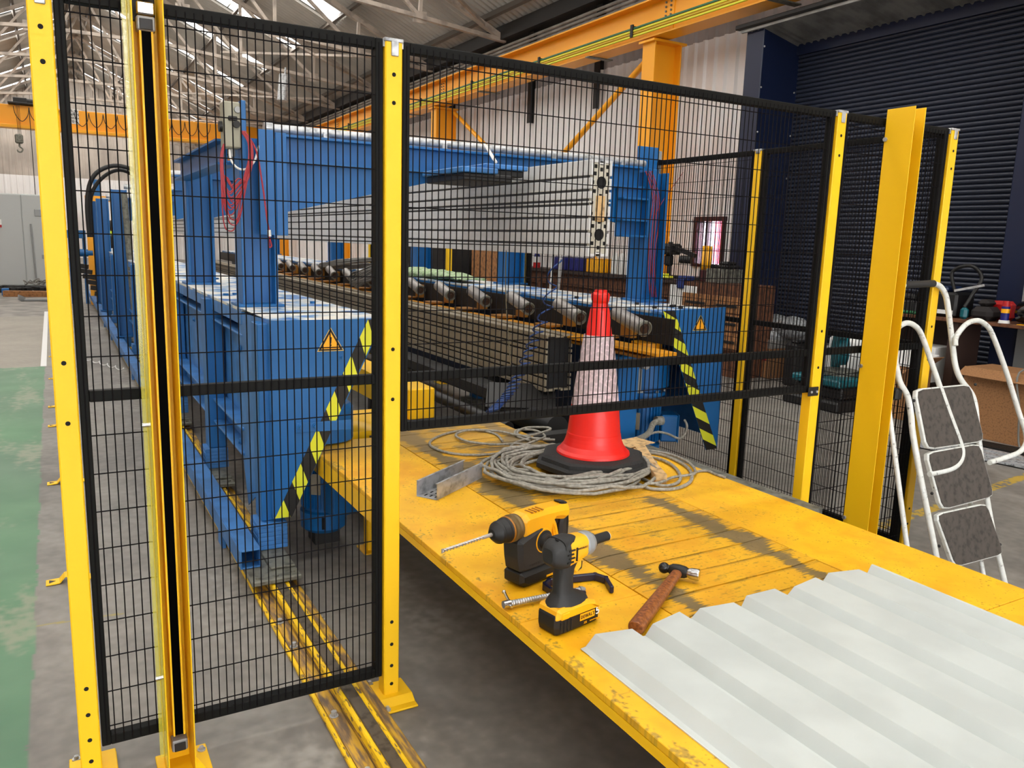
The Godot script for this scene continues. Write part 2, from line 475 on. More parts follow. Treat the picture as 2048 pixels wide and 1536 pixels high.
# ---------------------------------------------------------------- the hall
const EAVE := 5.4
const PITCH := 0.4663
const RX := 0.3
func roof_pt(s: float, side: float, z: float, lift := 0.0) -> Vector3:   # s metres down the slope from the ridge
	var c = cos(atan(PITCH)); var n = sin(atan(PITCH))
	return Vector3(RX + side * s * c, EAVE + 6.7 * PITCH - s * n, z) + Vector3(side * n, c, 0) * lift
func build_hall():
	floor_image()
	var g = G.new(); g.uvr = Rect2(-3, -13, 10, 16); g.bx(-3, 7, -0.2, 0, -13, 3); struct("floor", g, "floor")
	var fm = mat("floor_far", Color(0.52, 0.50, 0.47), 0.55, 0.0, noise_tex(0.012, 60, [gray(0.78), gray(1.0)], [0.25, 0.7]), 0.35)
	g = G.new(); g.bx(-6.6, -3, -0.2, 0, -42, 9); g.bx(-3, 7.2, -0.2, 0, -42, -13); g.bx(-3, 7.2, -0.2, 0, 3, 9); g.bx(7, 7.2, -0.2, 0, -13, 3); struct("floor", g, fm)
	g = G.new(); g.bx(-1.055, -1.0, 0.0, 0.003, -13.8, -7.45); struct("trim_1", g, "white")
	# end walls and the left wall (the last two behind the photographer's view, they close the hall)
	g = G.new(); corr_wall(g, V(-6.5, 0, -42), V(7, 0, -42), 0.0, 3.75, 0.25, 0.03, V(0, 0, 1)); g.bx(-6.6, 7.2, 0, 3.8, -42.3, -42.05); struct("wall_far", g, "clad_white")
	g = G.new(); corr_wall(g, V(-6.5, 0, -42), V(7, 0, -42), 3.75, 8.6, 0.25, 0.03, V(0, 0, 1)); g.bx(-6.6, 7.2, 3.8, 8.7, -42.3, -42.05); struct("wall_far_upper", g, "clad_beige")
	g = G.new(); g.bx(-6.6, -4.2, 0, 8.7, 9, 9.2); g.bx(3.2, 7.2, 0, 8.7, 9, 9.2); g.bx(-4.2, 3.2, 4.6, 8.7, 9, 9.2); struct("wall_back", g, "clad_white")
	g = G.new()
	for k in 5: g.bx(-4.2, 3.2, 0.02 + k * 0.92, 0.90 + k * 0.92, 9.1, 9.12)
	struct("door_2_daylight_window", g, "daylight")
	var l = AreaLight3D.new(); l.name = "door_daylight_lamp"; l.area_size = Vector2(7.3, 4.5); l.light_color = Color(0.97, 0.985, 1.0); l.light_energy = DOOR; l.shadow_enabled = true
	l.set("area_range", 60.0); add_child(l, true); l.position = V(-0.5, 2.3, 8.98)
	g = G.new(); g.bx(-6.7, -6.4, 0, 5.5, -42.3, 9.2); struct("wall_left", g, "clad_white")
	# right wall: lining sheets to 4.2 m, rougher grey sheets above, with the shutter opening and a window
	g = G.new()
	corr_wall(g, V(7, 0, -4.95), V(7, 0, -42), 0, 1.22, 0.2, 0.035, V(-1, 0, 0))
	corr_wall(g, V(7, 0, -4.95), V(7, 0, -42), 1.82, 4.2, 0.2, 0.035, V(-1, 0, 0))
	corr_wall(g, V(7, 0, -4.95), V(7, 0, -5.9), 1.22, 1.82, 0.2, 0.035, V(-1, 0, 0))
	corr_wall(g, V(7, 0, -6.4), V(7, 0, -42), 1.22, 1.82, 0.2, 0.035, V(-1, 0, 0))
	corr_wall(g, V(7, 0, 9), V(7, 0, -1.85), 0, 4.2, 0.2, 0.035, V(-1, 0, 0))
	corr_wall(g, V(7, 0, -1.85), V(7, 0, -4.95), 3.85, 4.2, 0.2, 0.035, V(-1, 0, 0))
	g.bx(7.06, 7.2, 0, 4.2, -5.9, -4.95); g.bx(7.06, 7.2, 0, 1.22, -6.4, -5.9); g.bx(7.06, 7.2, 1.82, 4.2, -6.4, -5.9); g.bx(7.06, 7.2, 0, 4.2, -42.2, -6.4); g.bx(7.06, 7.2, 0, 4.2, -1.85, 9.2); g.bx(7.06, 7.2, 3.85, 4.2, -4.95, -1.85)
	struct("wall_right", g, "clad_white")
	g = G.new(); corr_wall(g, V(7.03, 0, 9), V(7.03, 0, -42), 4.2, 5.2, 0.2, 0.03, V(-1, 0, 0)); g.bx(7.09, 7.25, 4.2, 5.5, -42.2, 9.2); struct("wall_right_upper", g, mat("clad_upper", Color(0.72, 0.69, 0.68), 0.6, 0.0, M["clad_beige"].albedo_texture, 0.15))
	g = G.new(); g.bx(6.72, 7.05, 5.18, 5.42, -42, 9); struct("trim_2", g, "dark_steel")
	g = G.new()
	for k in 4: g.cyl(V(6.9 - 0.02 * k, 4.9 + 0.06 * k, 9), V(6.9 - 0.02 * k, 4.9 + 0.06 * k, -42), 0.026, -1, 8)
	tag(obj("conduit_bundle", g, "clad_grey"), "grey conduits running along the right wall under the eaves", "pipes")
	# dark stanchions of the right wall
	var k = 0
	for z in [-11.0, -14.4, -8.9, -18.0, -22.0]:
		g = G.new(); g.ibeam(V(6.98, 3.6, z), V(6.98, 5.2, z), 0.16, 0.15, 0.012, 0.01, V(1, 0, 0)); struct("trim_%d" % (3 + k), g, "dark_steel"); k += 1
	build_roof()
	build_window()
	build_shutter()

# corrugated sheet from a to b (floor line) between two heights, ribs towards dir
func corr_wall(g: G, a: Vector3, b: Vector3, y0: float, y1: float, pitch: float, depth: float, dir: Vector3):
	var len = (b - a).length()
	var u = (b - a) / len
	var n = int(ceil(len / pitch))
	for i in n:
		var s0 = i * pitch
		var pts = [[0.0, 0.0], [0.55, 0.0], [0.68, 1.0], [0.87, 1.0], [1.0, 0.0]]
		for j in 4:
			var p = a + u * minf(s0 + pts[j][0] * pitch, len) + dir * (depth * pts[j][1])
			var q = a + u * minf(s0 + pts[j + 1][0] * pitch, len) + dir * (depth * pts[j + 1][1])
			var e = q - p
			var nn = e.cross(Vector3.UP).normalized()
			if nn.dot(dir) < 0: nn = -nn
			g.quad(p + Vector3.UP * y0, q + Vector3.UP * y0, q + Vector3.UP * y1, p + Vector3.UP * y1, nn)
func roof_sheet(g: G, side: float, s0: float, s1: float, z0: float, z1: float):
	var n = int(round((z1 - z0) / 0.17))
	var p = (z1 - z0) / n
	for i in n:
		var zs = [z0 + i * p, z0 + (i + 0.5) * p, z0 + (i + 0.72) * p, z0 + (i + 0.78) * p, z0 + (i + 1.0) * p]
		var ls = [0.0, 0.0, -0.04, -0.04, 0.0]
		for j in 4:
			var a = roof_pt(s0, side, zs[j], ls[j]); var b = roof_pt(s1, side, zs[j], ls[j]); var c = roof_pt(s1, side, zs[j + 1], ls[j + 1]); var d = roof_pt(s0, side, zs[j + 1], ls[j + 1])
			var nn = (b - a).cross(d - a).normalized()
			if nn.y > 0: nn = -nn
			g.quad(a, b, c, d, nn)
func build_roof():
	var SL = 6.7 / cos(atan(PITCH)) + 0.1
	for side in [1.0, -1.0]:
		var g = G.new()
		var z = -42.0
		for i in 16:
			var zc = -40.4 + 3.4 * i      # skylight centres ... -16.6, -20.0 ...
			var w = 0.42
			roof_sheet(g, side, 0.0, SL, z, zc - w)
			roof_sheet(g, side, 0.0, 0.55, zc - w, zc + w)
			roof_sheet(g, side, 5.35, SL, zc - w, zc + w)
			z = zc + w
			if zc > 8.0: break
		if z < 9.2: roof_sheet(g, side, 0.0, SL, z, 9.2)
		# outer skin gives the roof its thickness
		var a = roof_pt(0, side, -42.3, 0.16); var b = roof_pt(SL + 0.2, side, -42.3, 0.16); var c = roof_pt(SL + 0.2, side, 9.2, 0.16); var d = roof_pt(0, side, 9.2, 0.16)
		g.quad(a, b, c, d, (b - a).cross(d - a).normalized())
		struct("ceiling", g, "roof")
	var g2 = G.new()
	for side in [1.0, -1.0]:
		for i in 5: 
			var s = 0.35 + 1.62 * i
			g2.bar(roof_pt(s, side, -42, -0.11), roof_pt(s, side, 9, -0.11), 0.06, 0.13, roof_pt(0, side, 0, 1) - roof_pt(0, side, 0, 0))
	struct("trim_9", g2, "purlin")
	# skylights: glowing sheets and the light they let in
	var q = 0
	for i in 15:
		var zc = -40.4 + 3.4 * i
		for side in [1.0, -1.0]:
			var g = G.new()
			for j in 5:
				var s0 = 0.55 + j * 0.96; var s1 = s0 + 0.93
				var n = Vector3(-side * sin(atan(PITCH)), -cos(atan(PITCH)), 0)
				g.quad(roof_pt(s0, side, zc - 0.42, 0.03), roof_pt(s1, side, zc - 0.42, 0.03), roof_pt(s1, side, zc + 0.42, 0.03), roof_pt(s0, side, zc + 0.42, 0.03), n)
			q += 1
			struct("skylight_window_%d" % q, g, "daylight")
			var l = AreaLight3D.new()
			l.name = "skylight_lamp_%d" % q
			l.area_size = Vector2(4.7, 0.78)
			l.light_color = Color(1.0, 0.985, 0.96); l.light_energy = LIGHT; l.shadow_enabled = true
			l.set("area_range", 60.0)
			add_child(l, true)
			var nn = Vector3(-side * sin(atan(PITCH)), -cos(atan(PITCH)), 0)
			var ax = Vector3(side * cos(atan(PITCH)), -sin(atan(PITCH)), 0)
			l.transform = Transform3D(Basis(ax, (-nn).cross(ax), -nn), roof_pt(2.95, side, zc, -0.02))
	# trusses
	var names = ["first", "second", "third", "fourth", "fifth", "sixth", "seventh", "eighth", "ninth", "tenth", "eleventh", "twelfth"]
	var t0 = null
	for i in 11:
		var z = -5.1 - 3.4 * i
		var lab = "pale painted steel roof truss, %s one counted away from the fence" % names[i]
		if t0: copy(t0, "roof_truss", V(RX, EAVE - 0.25, z), lab); continue
		t0 = thing("roof_truss", V(RX, EAVE - 0.25, z), lab, "roof truss", "roof trusses")
		for side in [1.0, -1.0]:
			var g = G.new(); g.bar(roof_pt(0.0, side, z, -0.25), roof_pt(7.3, side, z, -0.25), 0.10, 0.09, Vector3.UP); obj("rafter", g, "truss", t0)
			var feet = []
			for k in 4: feet.append(V(RX + side * (6.55 - k * 1.75), EAVE - 0.22 + 0.16 * k, z))
			for k in 3: 
				g = G.new(); g.bar(feet[k], feet[k + 1], 0.09, 0.07); obj("tie", g, "truss", t0)
			for k in 3:
				var top = roof_pt(7.2 - 1.95 * (k + 0.9), side, z, -0.25)
				g = G.new(); g.bar(feet[k], top, 0.06, 0.06); obj("web", g, "truss", t0)
				g = G.new(); g.bar(top, feet[k + 1], 0.06, 0.06); obj("web", g, "truss", t0)
				g = G.new(); g.box(feet[k + 1], V(0.26, 0.2, 0.02), Basis()); obj("gusset_plate", g, "truss", t0)
			g = G.new(); g.bar(roof_pt(0.1, side, z, -0.25), feet[3], 0.06, 0.06); obj("web", g, "truss", t0)
		var g3 = G.new(); g3.bar(V(RX - 1.3, EAVE + 0.26, z), V(RX + 1.3, EAVE + 0.26, z), 0.09, 0.07); obj("tie", g3, "truss", t0)
	# diagonal wind braces under the right slope
	for i in 5:
		var z = -8.5 - 6.8 * i
		var g = G.new(); g.bar(V(6.4, EAVE + 0.0, z), V(2.9, EAVE + 0.25, z - 3.4), 0.05, 0.05); g.bar(V(2.9, EAVE + 0.25, z), V(6.4, EAVE, z - 3.4), 0.05, 0.05)
		struct("trim_%d" % (10 + i), g, "truss")
	# a lamp tube hanging from a truss
	var g4 = G.new(); g4.cyl(PZ(570, 150, -17.0), PZ(566, 202, -17.0), 0.13, -1, 14)
	g4.cyl(PZ(570, 150, -17.0), PZ(571, 135, -17.0), 0.02)
	tag(obj("flue_pipe", g4, "zinc"), "shiny metal flue pipe hanging from the roof trusses", "pipe")

func build_window():
	var g = G.new(); g.bx(6.95, 7.1, 1.80, 1.86, -6.45, -5.85); g.bx(6.95, 7.1, 1.18, 1.22, -6.45, -5.85); g.bx(6.95, 7.1, 1.22, 1.8, -5.9, -5.86); g.bx(6.95, 7.1, 1.22, 1.8, -6.45, -6.39); g.bx(7.02, 7.08, 1.22, 1.8, -6.28, -6.24)
	var w = struct("window_1", g, mat("window_frame", Color(0.22, 0.05, 0.06), 0.5))
	g = G.new(); g.bx(7.05, 7.056, 1.22, 1.8, -6.39, -5.9); obj("pane", g, "glass", w)
	# a red and white striped barrier board stands outside the glass
	var t = thing("barrier_board", V(7.7, 0.2, -6.5), "red and white striped board standing outside the small window", "barrier")
	for i in 9:
		g = G.new(); g.bx(7.68, 7.72, 0.2, 2.2, -7.4 + i * 0.2, -7.2 + i * 0.2); obj("stripe", g, mat("pinkred", Color(0.85, 0.25, 0.32), 0.5) if i % 2 else M["white"], t)
	g = G.new(); g.bx(7.2, 12, -0.2, 0.19, -12, 0); struct("trim_20", g, "clad_grey")

func build_shutter():
	# navy surround boxed out 0.6 m from the wall, canopy on top, shutter of slats in the wall plane
	var g = G.new(); g.bx(6.4, 7.05, 0, 3.98, -5.15, -4.88, 0.01); struct("trim_15", g, "navy")
	g = G.new(); g.bx(6.4, 7.05, 0, 3.98, -1.86, -1.1, 0.01); struct("trim_16", g, "navy")
	g = G.new()
	for i in 41:
		var z = -5.15 + i * 0.1
		for q in [[0.0, 0.06, 0.0, 0.0], [0.06, 0.075, 0.0, 0.02], [0.075, 0.09, 0.02, 0.02], [0.09, 0.1, 0.02, 0.0]]:
			g.quad(V(6.38, 3.965 - q[2], z + q[0]), V(6.38, 3.965 - q[3], z + q[1]), V(7.02, 3.83 - q[3], z + q[1]), V(7.02, 3.83 - q[2], z + q[0]), Vector3.DOWN)
	g.bx(6.38, 7.05, 3.975, 3.985, -5.15, -1.1); g.bx(6.345, 6.38, 3.94, 3.975, -5.2, -1.05, 0.004)
	struct("trim_17", g, "clad_grey")
	g = G.new(); g.bx(6.3, 6.38, 3.976, 4.03, -5.25, -1.05, 0.01); struct("trim_18", g, "dark_steel")
	g = G.new()
	for y in [3.75, 3.3, 2.8, 2.3]:
		g.ball(V(6.42, y, -4.875), V(0.012, 0.012, 0.012), 6); g.ball(V(6.97, y, -4.875), V(0.012, 0.012, 0.012), 6)
	struct("trim_19", g, "zinc")
	var d = Node3D.new(); d.name = "door_1"; add_child(d, true); d.set_meta("kind", "structure"); d.position = V(7.0, 0, -3.4); org[d] = d.position
	var n = 75
	var proto: MeshInstance3D = null
	for i in n:
		var y = 0.04 + i * 0.05
		if proto == null:
			g = G.new()
			var prof = [Vector2(0, 0), Vector2(0.008, 0.004), Vector2(0.018, 0.014), Vector2(0.02, 0.026), Vector2(0.016, 0.037), Vector2(0.005, 0.044), Vector2(0.0, 0.047), Vector2(-0.004, 0.047), Vector2(-0.004, 0)]
			var pp = []
			for p in prof: pp.append(Vector2(-p.x, p.y))
			g.prism(pp, 3.06, Transform3D(Basis(), V(7.02, y, -4.9)))
			proto = obj("slat", g, "navy_slat", d)
		else:
			var c = proto.duplicate(); c.name = "slat"; d.add_child(c, true); c.position = V(0, i * 0.05, 0)
	g = G.new(); g.bx(7.045, 7.06, 0, 3.9, -4.95, -1.85); obj("backing", g, "black", d)
	g = G.new(); g.bx(6.96, 7.03, 3.72, 3.9, -4.88, -1.86); obj("head_box", g, "navy", d)

# ---------------------------------------------------------------- fence
func fence_post(x, z, label, side_holes := false):
	var t = thing("fence_post", V(x, 0, z), label, "fence post", "yellow fence posts")
	var g = G.new(); g.bx(x - 0.025, x + 0.025, 0.008, 1.985, z - 0.025, z + 0.025, 0.003); obj("tube", g, "yellow", t)
	g = G.new()
	for h in [1.897, 1.822, 1.129, 0.979, 0.268, 0.193, 0.12, 0.058]:
		g.cyl(V(x, h, z + 0.0235), V(x, h, z + 0.0256), 0.0058, -1, 14)
		if side_holes: g.cyl(V(x - 0.0256, h, z), V(x - 0.0235, h, z), 0.0058, -1, 12)
	obj("bolt_hole", g, "hole", t).set_meta("kind", "stuff")
	g = G.new(); g.bx(x - 0.028, x + 0.028, 1.982, 1.992, z - 0.028, z + 0.028, 0.002); g.bx(x - 0.009, x + 0.013, 1.945, 1.985, z + 0.025, z + 0.029, 0.002)
	g.bx(x - 0.03, x - 0.024, 1.968, 1.99, z - 0.01, z + 0.02, 0.001); g.bx(x + 0.024, x + 0.03, 1.968, 1.99, z - 0.01, z + 0.02, 0.001); obj("cap_clip", g, "zinc", t)
	g = G.new()
	var pl = [V(0, 0, -0.09), V(0, 0.0, -0.072), V(0, 0.016, -0.05), V(0, 0.016, 0.045), V(0, 0.0, 0.07), V(0, 0, 0.095)]
	for i in 5:
		g.box(V(x + 0.005, 0.004, z) + (pl[i] + pl[i + 1]) * 0.5, V(0.115, 0.007, (pl[i + 1] - pl[i]).length() + 0.004), Basis(Vector3.RIGHT, -atan2(pl[i + 1].y - pl[i].y, pl[i + 1].z - pl[i].z)), 0.002)
	obj("foot_plate", g, "yellow", t)
	g = G.new()
	for p in [V(-0.035, 0, 0.082), V(-0.035, 0, -0.08)]: g.cyl(V(x, 0.004, z) + p, V(x, 0.012, z) + p, 0.011, 0.011, 10); g.cyl(V(x, 0.01, z) + p, V(x, 0.02, z) + p, 0.007, 0.006, 6)
	obj("anchor_bolt", g, "zinc", t)
	return t
# framed mesh panel from a towards u (unit), length len, between heights; outward is where the wires sit
func fence_panel(a: Vector3, u: Vector3, len: float, y0: float, y1: float, mids: Array, out: Vector3, label, nw := 0.0, row0 := 1.94):
	var t = thing("mesh_fence", V(a.x + u.x * len * 0.5, y0, a.z + u.z * len * 0.5), label, "fence")
	var w = 0.022; var dp = 0.03
	var b = Basis(u, Vector3.UP, u.cross(Vector3.UP))
	var at = func(s, y): return V(a.x + u.x * s, y, a.z + u.z * s)
	for e in [[0.0, w], [len - w, len]]:
		var g = G.new(); g.box(at.call((e[0] + e[1]) * 0.5, (y0 + y1) * 0.5), V(w, y1 - y0, dp), b, 0.002); obj("frame_bar", g, "frame_black", t)
	for e in [[y0, y0 + 0.028], [y1 - 0.028, y1]]:
		var g = G.new(); g.box(at.call(len * 0.5, (e[0] + e[1]) * 0.5), V(len - 2 * w, 0.028, dp), b, 0.002); obj("frame_bar", g, "frame_black", t)
	for y in mids:
		var g = G.new(); g.box(at.call(len * 0.5, y), V(len - 2 * w, 0.028, dp - 0.004), b, 0.002); obj("mid_rail", g, "frame_black", t)
	var g = G.new()
	var o = out * (dp * 0.5 + 0.0005)
	var n = int(round((len - 2 * w) / 0.0202))
	for i in range(0, n + 1):
		var s = w * 0.55 + (len - 1.1 * w) * i / n
		g.cyl(at.call(s, y0 + 0.008) + o, at.call(s, y1 - 0.012) + o, 0.0017, -1, 6, false)
	var y = row0
	while y > y0 + 0.02:
		if y < y1 - 0.01:
			var hit = false
			for m in mids: hit = hit or absf(y - m) < 0.02
			if not hit: g.cyl(at.call(0.002, y) + o * 0.8, at.call(len - 0.002, y) + o * 0.8, 0.0017, -1, 6, false)
		y -= 0.1
	obj("wire_mesh", g, "wire", t).set_meta("kind", "stuff")
	return t
func build_fence():
	fence_post(-0.866, 0.0, "yellow fence post at the left end of the fence, beside the green walkway")
	fence_post(-0.020, 0.0, "yellow fence post between the full-height panel and the raised panel, standing left of the platform")
	fence_post(1.836, 0.0, "yellow fence post at the right end of the raised panel, behind the platform")
	fence_post(2.568, 0.0, "yellow corner fence post right behind the step ladder", true)
	fence_post(2.568, -1.09, "yellow fence post of the side fence, standing further back in front of the roller shutter")
	fence_post(2.568, -2.12, "yellow fence post of the side fence hidden behind the blue column with the red wires")
	fence_panel(V(-0.838, 0, 0), V(1, 0, 0), 0.79, 0.085, 1.99, [1.04], V(0, 0, 1), "full-height black mesh panel left of the middle yellow post")
	var p = fence_panel(V(0.010, 0, 0), V(1, 0, 0), 1.797, 0.875, 1.99, [1.04], V(0, 0, 1), "wide raised black mesh panel hanging above the yellow platform")
	var g = G.new(); g.bx(1.785, 1.845, 0.862, 0.90, 0.026, 0.032, 0.002); obj("bracket", g, "black", p)
	g = G.new(); g.cyl(V(1.80, 0.88, 0.03), V(1.80, 0.88, 0.036), 0.005); g.cyl(V(1.832, 0.88, 0.03), V(1.832, 0.88, 0.036), 0.005); obj("bracket_screw", g, "zinc", p)
	fence_panel(V(1.866, 0, 0), V(1, 0, 0), 0.672, 0.085, 1.99, [1.04], V(0, 0, 1), "narrow black mesh panel behind the wide yellow guard plate")
	fence_panel(V(2.568, 0, -0.03), V(0, 0, -1), 1.03, 0.085, 1.99, [1.04], V(-1, 0, 0), "black side fence panel next to the corner post by the ladder")
	fence_panel(V(2.568, 0, -1.12), V(0, 0, -1), 0.97, 0.085, 1.99, [1.04], V(-1, 0, 0), "black side fence panel beside the blue machine with the warning triangle")
	# light curtain units: U channels open towards the walkway
	light_unit("left")
	light_unit("right")
	# bent yellow cable clips screwed to the floor beside the walkway
	var c0 = null
	var zs = [-1.405, -2.90, -4.45, -5.19, -6.60, -8.15]
	var lab = ["nearest yellow bent floor clip beside the green walkway, right behind the left post", "second yellow floor clip along the edge of the green walkway", "third yellow floor clip along the edge of the green walkway", "fourth yellow floor clip along the edge of the green walkway", "fifth yellow floor clip, near the end of the green paint", "furthest yellow floor clip, beside the white floor stripe"]
	for i in 6:
		if c0: copy(c0, "floor_clip", V(-0.88, 0, zs[i]), lab[i]); continue
		c0 = thing("floor_clip", V(-0.88, 0, zs[i]), lab[i], "floor clip", "yellow floor clips")
		g = G.new()
		var q = [V(-0.10, 0.004, 0), V(-0.05, 0.006, 0), V(-0.03, 0.03, 0), V(0.03, 0.03, 0), V(0.05, 0.006, 0), V(0.10, 0.004, 0)]
		for k in 5: g.bar(V(-0.88, 0, zs[i]) + q[k], V(-0.88, 0, zs[i]) + q[k + 1], 0.055, 0.005, Vector3.UP, 0.001)
		obj("strap", g, "yellow", c0)
		g = G.new(); g.prism([Vector2(-0.088, -0.015), Vector2(-0.064, 0.0), Vector2(-0.088, 0.015)], 0.001, Transform3D(Basis(Vector3.RIGHT, Vector3.FORWARD, Vector3.UP), V(-0.88, 0.0078, zs[i]))); obj("triangle_mark", g, "black", c0)

func light_unit(which):
	var L = which == "left"
	var x0 = -0.690 if L else 2.090
	var x1 = x0 + 0.068
	var zb = 0.03; var zf = 0.155
	var top = 2.02
	var t = thing("light_curtain", V((x0 + x1) * 0.5, 0, 0.09), "yellow guard channel holding a black light curtain, with a clear yellow edge strip" if L else "wide yellow guard channel with a bolt, between platform and ladder", "light curtain")
	var g = G.new(); g.bx(x0, x0 + 0.003, 0.008, top, zb, zf, 0.001); obj("channel_side", g, "yellow", t)
	g = G.new(); g.bx(x1 - 0.003, x1, 0.008, top, zb, zf, 0.001); obj("channel_side", g, "yellow", t)
	g = G.new(); g.bx(x0 + 0.003, x1 - 0.003, 0.008, top, zb, zb + 0.003); obj("channel_back", g, "yellow_back", t)
	var cx = x0 + 0.036
	g = G.new(); g.bx(cx - 0.015, cx - 0.0105, 0.11, top - 0.085, zb + 0.02, zb + 0.062); g.bx(cx + 0.0105, cx + 0.015, 0.11, top - 0.085, zb + 0.02, zb + 0.062); g.bx(cx - 0.0105, cx + 0.0105, 0.11, top - 0.085, zb + 0.02, zb + 0.035); obj("curtain_body", g, "yellow", t)
	g = G.new(); g.bx(cx - 0.0105, cx + 0.0105, 0.11, top - 0.085, zb + 0.035, zb + 0.058); var lm = mat("lens", Color(0.006, 0.006, 0.007), 0.5); lm.metallic_specular = 0.1; obj("lens", g, lm, t)
	for y in [0.095, top - 0.085]:
		g = G.new(); g.bx(cx - 0.02, cx + 0.02, y - 0.03, y + 0.002, zb + 0.03, zb + 0.066, 0.003); var e = obj("end_cap", g, "tool_grey", t)
		g = G.new(); g.bx(cx - 0.014, cx + 0.014, y - 0.028, y - 0.004, zb + 0.066, zb + 0.069, 0.001); obj("end_cover", g, "black", e)
	g = G.new(); g.bx(cx - 0.026, cx + 0.026, top - 0.085, top - 0.01, zb + 0.004, zb + 0.014, 0.002); obj("pivot_bracket", g, "black", t)
	g = G.new(); g.ball(V(cx, top - 0.03, zb + 0.05), V(0.017, 0.017, 0.017), 14); g.bx(cx - 0.018, cx + 0.02, top - 0.078, top - 0.05, zb + 0.03, zb + 0.06, 0.003); g.cyl(V(cx, top - 0.03, zb + 0.01), V(cx, top - 0.03, zb + 0.05), 0.008); obj("ball_stud", g, "chrome", t)
	g = G.new(); g.bx(x0 - 0.02, x1 + 0.045, 0.0, 0.008, zb - 0.03, zf + 0.02, 0.002)
	g.prism([Vector2(0, 0), Vector2(0.03, 0), Vector2(0, 0.05)], 0.004, Transform3D(Basis(), V(x1, 0.008, zf - 0.04)))
	obj("foot_plate", g, "yellow", t)
	g = G.new()
	for p in [V(x1 + 0.03, 0.008, zf - 0.0), V(x1 + 0.03, 0.008, zb)]: g.cyl(p, p + V(0, 0.004, 0), 0.011, -1, 12); g.cyl(p, p + V(0, 0.012, 0), 0.0065, -1, 6)
	obj("anchor_bolt", g, "zinc", t)
	if L:
		g = G.new(); g.bx(x0 - 0.014, x0 - 0.002, 0.06, top, zb + 0.06, zb + 0.064, 0.001); g.bx(x0 - 0.002, x0, 0.06, top, zb + 0.06, zf - 0.002, 0.0008); obj("clear_strip", g, "polycarb", t)
		g = G.new(); g.cyl(V(x0 - 0.016, 0.29, 0.092), V(x0 - 0.002, 0.29, 0.092), 0.006); g.cyl(V(x0 - 0.016, 0.975, 0.092), V(x0 - 0.002, 0.975, 0.092), 0.006); obj("screw", g, "chrome", t)
	else:
		g = G.new()
		for y in [1.903, 0.975, 0.3]: g.cyl(V(x0 - 0.008, y, 0.037), V(x0, y, 0.037), 0.009, -1, 6)
		obj("bolt", g, "zinc", t)

